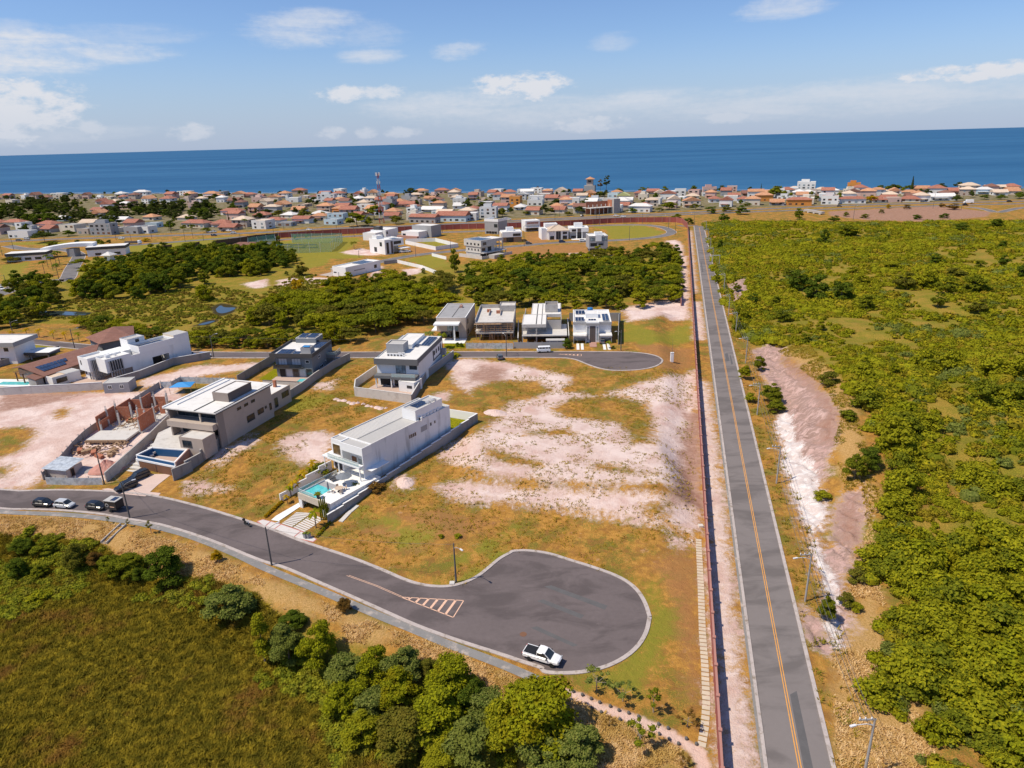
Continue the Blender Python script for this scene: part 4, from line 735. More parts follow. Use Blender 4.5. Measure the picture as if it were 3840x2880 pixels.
def shrubmass(name, ids, X, Y, Zs, size, dist, mt, label, cat, nleaf=lambda d: np.where(d < 140, 90, np.where(d < 260, 46, 22)), hfac=.7, tint=None):
 g = np.random.default_rng(3); sub = []
 cs = []; rs = []
 for k in range(2):
  off = g.normal(0, .38, (len(ids), 2)) * size[ids][:, None]
  cs.append(np.stack([X[ids] + off[:, 0], Y[ids] + off[:, 1], Zs[ids] + size[ids] * .28], 1)); rs.append(size[ids] * g.uniform(.62, .95, len(ids)))
 cs = np.concatenate(cs); rs = np.concatenate(rs); dd = np.concatenate([dist[ids]] * 2); cnt = nleaf(dd).astype(int)
 v, f = leafcloud(cs, rs, cnt, np.where(dd < 140, .34, np.where(dd < 260, .55, .95)), g, hfac)
 th = np.linspace(0, 2 * np.pi, 6, endpoint=False)
 base = np.array([(math.cos(a) * q, math.sin(a) * q, zz) for q, zz in ((.8, -.35), (.68, .3), (.2, .62)) for a in th]); fq = np.array([(j * 6 + i, j * 6 + (i + 1) % 6, (j + 1) * 6 + (i + 1) % 6, (j + 1) * 6 + i) for j in range(2) for i in range(6)])
 cv = (cs[:, None, :] + base[None] * rs[:, None, None] * np.array([1, 1, hfac])).reshape(-1, 3); cf = (fq[None] + (np.arange(len(cs)) * 18)[:, None, None]).reshape(-1, 4)
 v, f = merge((v, f), (cv, cf)); me = npmesh(name, v, f); o = link(name, me, M[mt])
 if tint is not None:
  for q in ('fol_lime', 'fol_yellow', 'fol_grey', 'fol_mid'): me.materials.append(M[q])
  t2 = np.concatenate([tint[ids]] * 2); me.polygons.foreach_set('material_index', np.concatenate([np.repeat(t2, cnt), np.repeat(t2, 12)]).astype(np.int32))
 return tag(o, label, cat, kind='stuff')
# three foliage tints, each one mass
tints = np.digitize(vnoise(X, Y, 14, 9) + RNG.uniform(-.4, .4, len(X)), [.05, .22, .36, .62]); tints = np.array([3, 4, 2, 0, 1])[tints]
shrubmass('scrub', ids, X, Y, Zs, size, dist, 'fol_scrub', 'dense low scrub covering the hillside right of the road', 'scrub', tint=tints)
# bigger trees dotted over the hill
for (r, x, y, w, h, fo) in [('b4', 900, 445, 190, 140, 'fol_mid'), ('b4', 1490, 440, 150, 140, 'fol_mid'), ('b4', 200, 545, 170, 130, 'fol_mid'), ('b4', 150, 410, 120, 90, 'fol_mid'), ('b4', 480, 390, 300, 260, 'fol_dark'), ('b4', 690, 380, 260, 220, 'fol_dark'), ('b4', 330, 270, 260, 180, 'fol_dark'), ('b4', 860, 240, 160, 110, 'fol_lime'), ('b4', 1220, 270, 240, 160, 'fol_olive'), ('b4', 1400, 260, 260, 180, 'fol_lime'), ('b4', 1560, 320, 240, 180, 'fol_mid'), ('b4', 1790, 300, 260, 190, 'fol_mid'), ('b4', 1120, 120, 260, 90, 'fol_lime'), ('b4', 790, 150, 130, 80, 'fol_lime'), ('b4', 260, 170, 150, 90, 'fol_mid'), ('b4', 1640, 190, 250, 120, 'fol_olive'), ('b4', 2180, 200, 130, 160, 'fol_dark'), ('b4', 1840, 110, 130, 90, 'fol_mid'), ('b4', 1480, 60, 150, 90, 'fol_dark'),
      ('b4', 1130, 990, 160, 110, 'fol_yellow'), ('b4', 880, 930, 110, 110, 'fol_mid'), ('b4', 1830, 480, 200, 130, 'fol_olive'), ('b4', 520, 620, 130, 100, 'fol_lime'), ('b4', 400, 720, 110, 100, 'fol_mid'), ('a4', 740, 720, 240, 120, 'fol_mid'), ('a4', 550, 800, 130, 150, 'fol_dark'), ('a4', 1075, 750, 70, 45, 'fol_dark'), ('a4', 640, 600, 260, 60, 'fol_dark'), ('a4', 340, 580, 120, 100, 'fol_mid'), ('a4', 1690, 680, 200, 80, 'fol_dark'), ('a4', 1980, 650, 220, 80, 'fol_dark'), ('a4', 2030, 830, 130, 80, 'fol_dark'), ('a4', 2040, 960, 130, 100, 'fol_dark'), ('a4', 1320, 580, 100, 50, 'fol_dark'), ('a4', 1550, 570, 130, 50, 'fol_dark'), ('a4', 890, 570, 110, 45, 'fol_mid'), ('a4', 735, 555, 80, 40, 'fol_mid'), ('a4', 1240, 495, 80, 45, 'fol_brown'), ('a4', 1620, 500, 130, 60, 'fol_brown'), ('a4', 1530, 480, 70, 40, 'fol_brown'), ('a4', 1030, 530, 60, 40, 'fol_olive'), ('a4', 1085, 490, 60, 40, 'fol_orange'),
      ('a3', 1540, 590, 130, 70, 'fol_mid'), ('a3', 1640, 620, 120, 60, 'fol_dark'), ('a3', 1830, 530, 140, 70, 'fol_dark'), ('a3', 1960, 520, 130, 60, 'fol_olive'), ('a3', 2080, 540, 160, 80, 'fol_dark'), ('a3', 1930, 600, 130, 80, 'fol_dark'), ('a3', 2130, 470, 160, 40, 'fol_mid'), ('a3', 1900, 850, 90, 110, 'fol_dark'), ('a3', 2160, 870, 100, 80, 'fol_lime'), ('b3', 2050, 640, 120, 160, 'fol_mid'), ('b3', 2050, 500, 80, 90, 'fol_mid'), ('b3', 1880, 230, 70, 90, 'fol_mid'), ('b3', 2170, 400, 130, 110, 'fol_dark'), ('b3', 2040, 290, 90, 80, 'fol_mid'), ('b3', 2100, 520, 100, 120, 'fol_lime')]:
 far_ = r == 'a4' or r == 'a3'
 ptree('hill_tree', {'fol_brown': 'brown leaved tree on the bare ground by the highway', 'fol_orange': 'orange leaved tree on the bare ground by the highway'}.get(fo, {'fol_mid': 'green', 'fol_dark': 'dark green', 'fol_lime': 'lime green', 'fol_olive': 'olive', 'fol_yellow': 'yellowish'}.get(fo, '') + (' tree on the far scrubland below the highway' if far_ else ' tree rising from the hillside scrub right of the road')), 'tree', r, x, y, w, h, rk('wood'), fo, 'trees rising from the scrub', wide=max(.7, min(2.2, w / h * 1.0)))
# --- rough grass and ground cover in the hollow at lower left
def tufts(name, poly, n, hh, mt, label, cat, dens_seed=5, thr=.25, blades=6, far=None):
 poly = np.array(poly); lo = poly.min(0); hi = poly.max(0); P = np.stack([RNG.uniform(lo[0], hi[0], n), RNG.uniform(lo[1], hi[1], n)], 1)
 P = P[(sdpoly(P, poly) > 0)]; P = P[vnoise(P[:, 0], P[:, 1], 4, dens_seed) > thr]
 z = height(P[:, 0], P[:, 1]); N = len(P); k = np.repeat(np.arange(N), blades); nb_ = len(k)
 an = RNG.uniform(0, 6.28, nb_); sz = np.repeat(hh * RNG.uniform(.5, 1.2, N), blades) * RNG.uniform(.6, 1.1, nb_); ln = RNG.uniform(.6, 1.5, nb_) * sz
 bx_ = P[k, 0] + RNG.normal(0, .16, nb_); by_ = P[k, 1] + RNG.normal(0, .16, nb_); w = RNG.uniform(.05, .11, nb_)
 dx = np.cos(an); dy = np.sin(an); z0 = z[k] - .05
 v = np.stack([np.stack([bx_ - dy * w, by_ + dx * w, z0], 1), np.stack([bx_ + dy * w, by_ - dx * w, z0], 1), np.stack([bx_ + dx * ln + dy * w * .3, by_ + dy * ln - dx * w * .3, z0 + sz], 1), np.stack([bx_ + dx * ln - dy * w * .3, by_ + dy * ln + dx * w * .3, z0 + sz], 1)], 1).reshape(-1, 3)
 return tag(link(name, npmesh(name, v, np.arange(4 * nb_).reshape(-1, 4)), M[mt]), label, cat, kind='stuff')
hollow = fl('d1', [(-60, 200), (100, 190), (640, 265), (900, 470), (1300, 520), (1700, 700), (1640, 1720), (-60, 1720)], -3) + fl('d2', [(400, 1000), (700, 1300), (900, 1660), (0, 1720)], -3)
tufts('rough_grass', fl('d1', [(-60, 230), (640, 290), (900, 470), (1300, 520), (1640, 640), (2100, 1060), (2500, 1400), (2700, 1720), (-60, 1720)], -3), 85000, .5, 'fol_rough', 'rough olive and brown grass filling the hollow at lower left', 'grass', thr=-1)
def cover(name, poly, n, zz, szr, mt, label, thr, seed):
 poly = np.array(poly); lo = poly.min(0); hi = poly.max(0); P = np.stack([RNG.uniform(lo[0], hi[0], n), RNG.uniform(lo[1], hi[1], n)], 1); P = P[sdpoly(P, poly) > 0]; P = P[vnoise(P[:, 0], P[:, 1], 6, seed) > thr]; P = P[np.max([sdpoly(P, q) for q in WET], 0) < -.5]
 x, y = P[:, 0], P[:, 1]; shrubmass(name, np.arange(len(P)), x, y, height(x, y), RNG.uniform(*szr, len(P)), np.hypot(x, y), mt, label, 'ground cover', hfac=.55)
cover('ground_cover', fl('d1', [(-60, 220), (100, 200), (640, 290), (900, 480), (1300, 500), (1600, 660), (1500, 740), (1000, 600), (500, 560), (200, 640), (-60, 760)], -3), 900, 0, (.5, 1.3), 'fol_cover', 'low green creepers under the foreground thicket', .3, 21)
cover('ground_cover', fl('d2', [(0, 980), (400, 980), (700, 1250), (900, 1500), (1250, 1560), (1700, 1640), (1700, 1700), (500, 1700), (420, 1240), (0, 1080)], -3), 900, 0, (.5, 1.2), 'fol_cover', 'low green growth between the trees of the big clump', .25, 22)
cover('low_brush', fl('d1', [(-60, 500), (500, 560), (1000, 620), (1500, 760), (2100, 1150), (2500, 1500), (2400, 1720), (-60, 1720)], -3), 2200, 0, (.3, .8), 'fol_rough', 'low brown and olive brush dotted through the rough grass hollow', .62, 24)
cover('marsh_plants', fl('o', [(60, 690), (130, 650), (300, 640), (460, 615), (560, 640), (640, 590), (720, 600), (760, 620), (540, 690), (560, 720), (380, 735), (300, 690)], 0), 5200, 0, (.4, 1.0), 'fol_marsh', 'low olive marsh plants around the ponds', .3, 23)
verge = stp([(7.4, -40), (11.5, -40), (13, 60), (12.5, 120), (13, 220), (16, 260), (10, 420), (7.5, 420)])
tufts('verge_grass', verge, 34000, .5, 'fol_verge', 'tall dry grass on the verge right of the road', 'grass', 6, .3)
slope = fl('d4', [(720, 700), (900, 300), (960, 0), (1010, 300), (1080, 800), (1240, 1150), (1450, 1700), (760, 1700)], 2)
tufts('slope_grass', slope, 16000, .32, 'fol_straw', 'dry straw coloured grass tufts on the slope right of the poles', 'grass', 7, .4)
tufts('bank_grass', STRAW[0], 15000, .3, 'fol_straw', 'dry straw grass on the bank around the drain steps', 'grass', 8, .3)
tufts('bank_grass', STRAW[1], 20000, .3, 'fol_straw', 'dry straw grass on the bank below the footpath', 'grass', 8, .45)

lotA = fl('o', [(705, 1150), (830, 1045), (1045, 885), (1120, 800), (1495, 800), (1503, 1180), (1420, 1160), (1300, 1230), (1240, 1190), (1090, 1180), (1000, 1255), (800, 1195)], 1); lotB = fl('o', [(370, 1055), (610, 900), (750, 795), (800, 800), (765, 855), (840, 872), (700, 965), (615, 1045), (560, 1105), (430, 1075)], 1)
tufts('lot_grass', lotA, 15000, .26, 'fol_verge', 'thin dry grass tufts on the vacant lot right of the pool house', 'grass', 3, .42); tufts('lot_grass', lotB, 9000, .26, 'fol_verge', 'thin dry grass tufts on the lot left of the pool house', 'grass', 4, .4)
tufts('slope_grass', STRAW[4], 22000, .34, 'fol_verge', 'dry ochre grass tufts on the rim above the eroded bank', 'grass', 9, .35)
tufts('bank_grass', STRAW[2], 11000, .3, 'fol_straw', 'dry straw grass beside the sandy path at the bottom', 'grass', 10, .35)
# ------------------------------------------------------------ houses of the estate
mat('white', (.80, .80, .79), .8, .07, .3, dirt=(.55, .54, .52, .45), streak=True); mat('white_stain', (.74, .75, .76), .85, .08, .25, dirt=(.40, .40, .40, .75), streak=True); mat('white_clean', (.82, .82, .81), .7, .04, .4)
mat('cream', (.66, .58, .47), .85, .1, .3, dirt=(.45, .38, .3, .4)); mat('beige', (.46, .38, .32), .85, .08, .3, dirt=(.36, .29, .24, .5)); mat('taupe', (.30, .25, .22), .85, .08, .3); mat('brown_dark', (.13, .105, .095), .8, .12, .4)
mat('grey_wall', (.34, .34, .345), .85, .08, .3, dirt=(.25, .25, .25, .4)); mat('grey_blue', (.19, .205, .225), .8, .08, .3); mat('charcoal', (.075, .072, .072), .75, .12, .5); mat('concrete', (.42, .395, .37), .95, .16, .4, dirt=(.25, .22, .2, .6), bumpy=.3); mat('band_grey', (.15, .15, .153), .8, .08, .3); mat('concrete_wall', (.29, .285, .28), .95, .14, .35, dirt=(.20, .19, .18, .75), streak=True, bumpy=.2); mat('concrete_pale', (.58, .55, .51), .95, .14, .4, dirt=(.38, .34, .3, .6))
mat('roof_white', (.72, .70, .665), .85, .08, .25, dirt=(.55, .52, .48, .6)); mat('roof_sheet', (.47, .455, .43), .7, .06, .3, dirt=(.42, .41, .39, .5)); mat('roof_grey', (.33, .325, .325), .85, .14, .3, dirt=(.2, .2, .2, .5)); mat('coping', (.66, .64, .61), .85, .1, .5); mat('metal_white', (.72, .72, .72), .4, .05, 1)
mat('brick', (.42, .155, .085), .95, .2, 1.2, dirt=(.5, .4, .34, .5), bumpy=.4); mat('timber', (.36, .235, .14), .9, .22, 1.5); mat('timber_dark', (.19, .095, .055), .85, .15, 1); mat('stone', (.52, .45, .36), .95, .28, 2.2, bumpy=.5); mat('tile_floor', (.50, .37, .30), .8, .1, .6); mat('deck_white', (.80, .79, .76), .75, .05, .4); mat('marble', (.74, .735, .73), .5, .12, .5, dirt=(.45, .45, .46, .5)); mat('terracotta_wall', (.42, .24, .19), .9, .15, .4)
mat('black', (.02, .02, .021), .5, .1, 1); mat('rubber', (.018, .018, .018), .9, .1, 2); mat('blue_tank', (.02, .17, .42), .5, .05, 1); mat('tarp', (.05, .28, .62), .6, .12, .8); mat('pool_blue', (.015, .09, .22), .5, .2, .8); mat('curtain', (.5, .52, .54), .8, .2, 2)
def glassm(name, col, rough=.12):
 m, t, b = newmat(name); M[name] = m
 n = t.noise(pos(t), .6, 3); t.put(b.inputs['Base Color'], t.mix(t.sm(n, .4, .6), col, tuple(c * 1.9 for c in col))); b.inputs['Roughness'].default_value = rough; b.inputs['Specular IOR Level'].default_value = .6
glassm('glass', (.018, .024, .03)); glassm('glass_pale', (.16, .20, .22)); glassm('glass_bronze', (.10, .065, .03)); glassm('solar', (.012, .02, .045), .2)
def clearglass(name, col, a):
 m, t, b = newmat(name); M[name] = m; b.inputs['Base Color'].default_value = col + (1,); b.inputs['Alpha'].default_value = a; b.inputs['Roughness'].default_value = .08
clearglass('rail_glass', (.42, .55, .55), .42)
m, t, b = newmat('water_pool'); M['water_pool'] = m; n = t.noise(pos(t), .9, 4); t.put(b.inputs['Base Color'], t.mix(t.sm(n, .35, .65), (.08, .48, .50), (.15, .60, .60))); b.inputs['Roughness'].default_value = .08; bump(t, b, t.noise(pos(t), 2.5, 3), .15, .1)
m, t, b = newmat('corrugated'); M['corrugated'] = m; p = pos(t); sxx = t.node('ShaderNodeSeparateXYZ'); t.link(p, sxx.inputs[0]); wv = t.m('SINE', t.m('MULTIPLY', sxx.outputs[2], 26)); n = t.noise(p, 1.2, 4)
t.put(b.inputs['Base Color'], t.mix(t.sm(n, .4, .65), (.62, .66, .68), (.42, .45, .47))); b.inputs['Roughness'].default_value = .45; b.inputs['Metallic'].default_value = .35; bump(t, b, wv, .5, .04)
def tilemat(name, c1, c2):
 m, t, b = newmat(name); M[name] = m; p = t.node('ShaderNodeTexCoord').outputs['Object']; n = t.noise(p, .5, 5, .65); n2 = t.noise(p, 5, 3); inf = t.node('ShaderNodeObjectInfo').outputs['Random']
 c = t.mix(t.sm(t.m('ADD', n, t.m('MULTIPLY', t.m('SUBTRACT', n2, .5), .5)), .38, .64), c1, c2); t.put(b.inputs['Base Color'], t.mix(t.m('MULTIPLY', inf, .35), c, tuple(x * .6 for x in c1))); b.inputs['Roughness'].default_value = .9
 sx_ = t.node('ShaderNodeSeparateXYZ'); t.link(p, sx_.inputs[0]); bump(t, b, t.m('ADD', t.m('SINE', t.m('MULTIPLY', sx_.outputs[0], 22)), t.m('SINE', t.m('MULTIPLY', sx_.outputs[1], 14))), .5, .05)
tilemat('tile_orange', (.52, .24, .12), (.66, .36, .20)); tilemat('tile_red', (.36, .13, .085), (.46, .20, .13)); tilemat('tile_brown', (.23, .105, .072), (.27, .13, .095)); tilemat('tile_pale', (.66, .50, .36), (.72, .58, .45)); tilemat('tile_white', (.74, .71, .67), (.80, .78, .75))
class House:
 def __init__(s, name, label, loc, rz, cat='house', group=None): s.r = thing(name, label, cat, loc, R_(rz) if abs(rz) > 6.4 or True else rz, group)
 def part(s, name, mt, *boxes, parent=None):
  b = MB()
  for q in boxes: b.box(*q)
  return b.build(name, mt, parent or s.r)
 def blk(s, x0, y0, z0, x1, y1, z1, wall='white', roof='roof_white', par=.35, t=.16, cop=None):
  b = MB(); zr = z1 - par; b.box(x0, y0, z0, x1, y1, zr)
  b.box(x0, y0, zr, x1, y0 + t, z1); b.box(x0, y1 - t, zr, x1, y1, z1); b.box(x0, y0 + t, zr, x0 + t, y1 - t, z1); b.box(x1 - t, y0 + t, zr, x1, y1 - t, z1)
  b.build('wall', wall, s.r)
  s.part('roof', roof, (x0 + t + .01, y0 + t + .01, zr + .004, x1 - t - .01, y1 - t - .01, zr + .07))
  if cop:
   c = MB(); e = .03; c.box(x0 - e, y0 - e, z1 + .003, x1 + e, y0 + t + e, z1 + .05); c.box(x0 - e, y1 - t - e, z1 + .003, x1 + e, y1 + e, z1 + .05); c.box(x0 - e, y0 + t + e, z1 + .003, x0 + t + e, y1 - t - e, z1 + .05); c.box(x1 - t - e, y0 + t + e, z1 + .003, x1 + e, y1 - t - e, z1 + .05); c.build('coping', cop, s.r)
 def win(s, f, c, a0, a1, z0, z1, n=2, frame='charcoal', pane='glass', w=.08, name='window', d=.06, nz=1):
  """window on wall face f ('f' -y, 'b' +y, 'l' -x, 'r' +x) lying in plane c"""
  def bx(b, u0, u1, w0, w1, o0, o1):
   if f == 'f': b.box(u0, c - o1, w0, u1, c - o0, w1)
   elif f == 'b': b.box(u0, c + o0, w0, u1, c + o1, w1)
   elif f == 'l': b.box(c - o1, u0, w0, c - o0, u1, w1)
   else: b.box(c + o0, u0, w0, c + o1, u1, w1)
  b = MB(); bx(b, a0, a1, z0, z0 + w, .003, d); bx(b, a0, a1, z1 - w, z1, .003, d)
  bx(b, a0, a0 + w, z0 + w, z1 - w, .003, d); bx(b, a1 - w, a1, z0 + w, z1 - w, .003, d)
  for i in range(1, n):
   q = a0 + (a1 - a0) * i / n; bx(b, q - w * .4, q + w * .4, z0 + w, z1 - w, .003, d - .01)
  fr = b.build(name, frame, s.r); g = MB(); bx(g, a0 + w, a1 - w, z0 + w, z1 - w, .002, .025); g.build('pane', pane, fr); return fr
 def solar(s, x0, y0, x1, y1, z, nx, ny, tilt=0.0, axis='y', parent=None):
  b = MB(); fr = MB(); gx_ = (x1 - x0) / nx; gy_ = (y1 - y0) / ny
  for i in range(nx):
   for j in range(ny):
    xa, xb, ya, yb = x0 + i * gx_ + .05, x0 + (i + 1) * gx_ - .05, y0 + j * gy_ + .05, y0 + (j + 1) * gy_ - .05
    Zf = (lambda x, y: z + tilt * ((y - y0) if axis == 'y' else (x - x0)))
    b.hexa([(xa, ya, Zf(xa, ya)), (xb, ya, Zf(xb, ya)), (xb, yb, Zf(xb, yb)), (xa, yb, Zf(xa, yb))], [(xa, ya, Zf(xa, ya) + .05), (xb, ya, Zf(xb, ya) + .05), (xb, yb, Zf(xb, yb) + .05), (xa, yb, Zf(xa, yb) + .05)])
  o = b.build('solar_array', 'solar', parent or s.r)
  fr.hexa([(x0, y0, z - .06), (x1, y0, z - .06 + (tilt * (x1 - x0) if axis == 'x' else 0)), (x1, y1, z - .06 + tilt * ((y1 - y0) if axis == 'y' else (x1 - x0))), (x0, y1, z - .06 + (tilt * (y1 - y0) if axis == 'y' else 0))], [(x0, y0, z - .01), (x1, y0, z - .01 + (tilt * (x1 - x0) if axis == 'x' else 0)), (x1, y1, z - .01 + tilt * ((y1 - y0) if axis == 'y' else (x1 - x0))), (x0, y1, z - .01 + (tilt * (y1 - y0) if axis == 'y' else 0))])
  fr.build('rail_frame', 'metal_white', o); return o
 def rail(s, pts, h=1.0, mt='rail_glass', top='metal_white'):
  b = MB(); tp = MB()
  for (xa, ya, za), (xb, yb, zb) in zip(pts[:-1], pts[1:]):
   d_ = Vector((xb - xa, yb - ya, 0)).normalized(); nx_, ny_ = -d_.y * .02, d_.x * .02
   b.hexa([(xa - nx_, ya - ny_, za), (xb - nx_, yb - ny_, zb), (xb + nx_, yb + ny_, zb), (xa + nx_, ya + ny_, za)], [(xa - nx_, ya - ny_, za + h), (xb - nx_, yb - ny_, zb + h), (xb + nx_, yb + ny_, zb + h), (xa + nx_, ya + ny_, za + h)])
   tp.tube((xa, ya, za + h + .04), (xb, yb, zb + h + .04), .035, n=4)
  o = b.build('railing', mt, s.r); tp.build('handrail', top, o); return o
 def acs(s, lst, z, wall='metal_white'):
  for (x, y) in lst:
   o = s.part('air_conditioner', wall, (x, y, z, x + .9, y + .4, z + .8)); g = MB(); g.lathe([(.28, 0), (.28, .02)], 10); gg = g.build('fan', 'charcoal', o); gg.location = (x + .4, y - .003, z + .4); gg.rotation_euler = (R_(90), 0, 0)
 def dish(s, x, y, z, r=.55):
  b = MB(); b.lathe([(.05, 0), (r * .6, .08), (r, .25), (r, .28), (r * .55, .12)], 14); o = b.build('satellite_dish', 'metal_white', s.r); o.location = (x, y, z + .5); o.rotation_euler = (R_(-60), 0, R_(30)); m_ = MB(); m_.tube((0, 0, 0), (0, -.2, -.6), .04); m_.build('mast', 'metal_white', o)
def garden_wall(name, label, pts, h, mt='concrete_wall', th=.2, step=0, cop='coping', group=None, base=None, top=None, cat='wall'):
 """masonry wall along world points; step > 0 gives level lengths that step up the slope"""
 p0 = Vector(pts[0]) if len(pts[0]) > 2 else Vector((pts[0][0], pts[0][1], 0)); zb = hz(p0.x, p0.y) if base is None else base
 r = thing(name, label, cat, (p0.x, p0.y, zb), 0, group); w = MB(); c = MB(); run = 0; L = [Vector((p[0], p[1], 0)) for p in pts]; tot = sum((b_ - a_).length for a_, b_ in zip(L[:-1], L[1:]))
 for a_, b_ in zip(L[:-1], L[1:]):
  ln = (b_ - a_).length; n = max(1, int(ln / step)) if step else 1; e = (b_ - a_).normalized(); nn = Vector((-e.y, e.x, 0)) * th / 2
  for i in range(n):
   q0 = a_.lerp(b_, i / n); q1 = a_.lerp(b_, (i + 1) / n); ha, hb = hz(q0.x, q0.y), hz(q1.x, q1.y)
   if top: za = zb2 = top[0] + (top[1] - top[0]) * (run + ln * (i + (.5 if step else 0)) / n) / tot; zb2 = za if step else top[0] + (top[1] - top[0]) * (run + ln * (i + 1) / n) / tot
   elif step: za = zb2 = max(ha, hb) + h
   else: za, zb2 = ha + h, hb + h
   lo = [q0 - nn, q1 - nn, q1 + nn, q0 + nn]; o_ = Vector((p0.x, p0.y, zb))
   w.hexa([Vector((v.x, v.y, min(ha, hb) - .3)) - o_ for v in lo], [Vector((v.x, v.y, zz)) - o_ for v, zz in zip(lo, (za, zb2, zb2, za))])
   m2 = nn * 1.35
   if cop: lo = [q0 - m2, q1 - m2, q1 + m2, q0 + m2]; c.hexa([Vector((v.x, v.y, zz + .003)) - o_ for v, zz in zip(lo, (za, zb2, zb2, za))], [Vector((v.x, v.y, zz + .07)) - o_ for v, zz in zip(lo, (za, zb2, zb2, za))])
  run += ln
 w.build('wall_panel', mt, r)
 if cop: c.build('coping', cop, r)
 return r
# ---- 1 white long house with the raised pool deck
h = House('pool_house', 'long white stained two storey house with a raised pool terrace over its garage', (-37.5, 127.4, 0), -35); A1 = h
h.blk(0, 2.6, 0, 9.4, 27, 10, 'white_stain', 'roof_sheet', .25, .14, 'coping'); h.blk(3, 0, 8.3, 9.4, 2.597, 10, 'white_clean', 'roof_sheet', .25, .14); h.blk(0, .4, 3.3, 3, 2.597, 10, 'white_clean', 'roof_sheet', .25, .14)
h.part('wall', 'white_stain', (9.2, 0, 3.2, 9.4, 2.597, 8.297)); h.part('roof_valley', 'roof_grey', (4.7, 2.8, 9.83, 4.95, 26.8, 9.9)); rb_ = MB()
for i in range(47): rb_.box(.2, 3.0 + i * .5, 9.825, 4.6, 3.06 + i * .5, 9.875)
rb_.build('roof_ribs', 'roof_white', h.r); sf = MB()
for i in range(46): sf.box(5.05, 3.1 + i * .5, 9.825, 9.2, 3.13 + i * .5, 9.845)
sf.build('roof_ribs', 'roof_sheet', h.r)
h.blk(5.1, 16.2, 9.85, 9.0, 25, 12.3, 'white_clean', 'roof_sheet', .3, .14, 'coping'); h.solar(5.6, 18, 8, 22, 12.12, 2, 3); h.acs([(9.02, 17 + 1.1 * 0)], 9.9)
for i in range(6): o = h.part('air_conditioner', 'metal_white', (9.03, 17.2 + i * 1.15, 9.83, 9.22, 18.0 + i * 1.15, 10.5))
h.dish(8.5, 21, 11.9, .7); h.dish(8.6, 22.6, 11.9, .7)
h.part('balcony_slab', 'white_clean', (2.2, -1.2, 6.0, 9.4, -.003, 6.35), (0, .4 - 1.5, 6.0, 2.197, .397, 6.3)); h.part('canopy', 'white_clean', (-2.2, -.6, 5.8, -.003, 3, 6.05)); h.part('column', 'white_clean', (2.85, -.9, 3.3, 3.05, -.7, 6.0)); h.part('column', 'white_clean', (9.15, -1.1, 3.3, 9.38, -.9, 6.0)); h.part('column', 'white_clean', (-1.9, -.4, 3.3, -1.75, -.25, 5.8))
h.rail([(2.3, -1.1, 6.35), (9.3, -1.1, 6.35)], .95); h.rail([(.1, -1.0, 6.3), (2.2, -1.0, 6.3)], .95)
h.win('f', .4, .35, 2.7, 6.6, 9.0, 1, 'white_clean', 'glass_bronze'); h.win('f', 2.6, 3.2, 9.1, 6.4, 8.3, 4, 'white_clean', 'glass'); h.win('f', 2.6, 5.0, 9.1, 3.4, 5.9, 4, 'white_clean', 'glass_pale'); h.win('f', .4, .4, 2.6, 3.4, 5.8, 2, 'timber_dark', 'glass'); h.part('door', 'timber_dark', (3.3, 2.5, 3.3, 4.6, 2.597, 5.9))
for (a, b_, z0, z1, n) in ((13.2, 15.6, 6.9, 7.9, 4), (17, 19.2, 7.0, 8.4, 1), (20, 20.7, 7.4, 8.3, 1), (21.4, 22, 7.5, 8.3, 1)): h.win('r', 9.4, a, b_, z0, z1, n, 'metal_white', 'glass' if n != 1 or a > 19.5 else 'grey_wall')
h.part('bench_canopy', 'white_clean', (9.403, .6, 5.2, 11.0, 5.6, 5.3)); 
# terrace: deck pieces round the pool, garage below
h.part('terrace', 'deck_white', (6.9, -10.6, 2.9, 11.1, 2.597, 3.3), (2.7, -4.6, 2.9, 6.897, 2.597, 3.3), (2.4, -10.597, 2.2, 2.697, 2.597, 3.35)); h.part('shallow_pool', 'grey_wall', (3.0, -6.3, 2.9, 6.89, -4.603, 3.2))
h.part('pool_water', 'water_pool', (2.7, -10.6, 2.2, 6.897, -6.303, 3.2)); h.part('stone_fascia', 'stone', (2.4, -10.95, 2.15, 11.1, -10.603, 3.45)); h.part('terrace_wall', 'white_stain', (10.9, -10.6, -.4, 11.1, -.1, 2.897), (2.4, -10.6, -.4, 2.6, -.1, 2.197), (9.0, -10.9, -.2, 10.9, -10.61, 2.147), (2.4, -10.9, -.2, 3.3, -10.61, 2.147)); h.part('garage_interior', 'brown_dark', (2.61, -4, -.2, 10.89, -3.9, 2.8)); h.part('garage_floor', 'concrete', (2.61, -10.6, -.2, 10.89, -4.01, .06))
h.rail([(2.5, -10.7, 3.45), (6.9, -10.7, 3.45)], .7); h.rail([(2.5, -1.0, 3.3), (2.5, -10.7, 3.4)], .7)
def loc(h_, x, y, z=0): return h_.r.matrix_basis @ Vector((x, y, z)) if False else (Matrix.Translation(h_.r.location) @ Matrix.Rotation(h_.r.rotation_euler.z, 4, 'Z')) @ Vector((x, y, z))
def lw(h_, *pts): return [tuple(loc(h_, x, y)[:2]) for x, y in pts]
garden_wall('side_wall', 'grey concrete garden wall stepping up the slope beside the white pool house', lw(h, (11.8, -12), (11.3, 8), (10.2, 36)), 2.4, 'concrete_wall', .25, 3.4, 'white_clean', top=(1.9, 5.2))
garden_wall('side_wall', 'low white stepped wall left of the pool terrace', lw(h, (-2.5, -11.6), (-2.2, 1.5)), 1.5, 'white_clean', .25, 3.2, None, top=(1.7, 4.2))
garden_wall('back_wall', 'white wall closing the backyard of the white pool house', lw(h, (-1.5, 36), (10.2, 36)), 2.2, 'white_clean', .22, 0, None)
sheet('lawn', lw(h, (0, 27.2), (10, 27.2), (10, 35.8), (-1.3, 35.8)), .12, 'fol_lime')
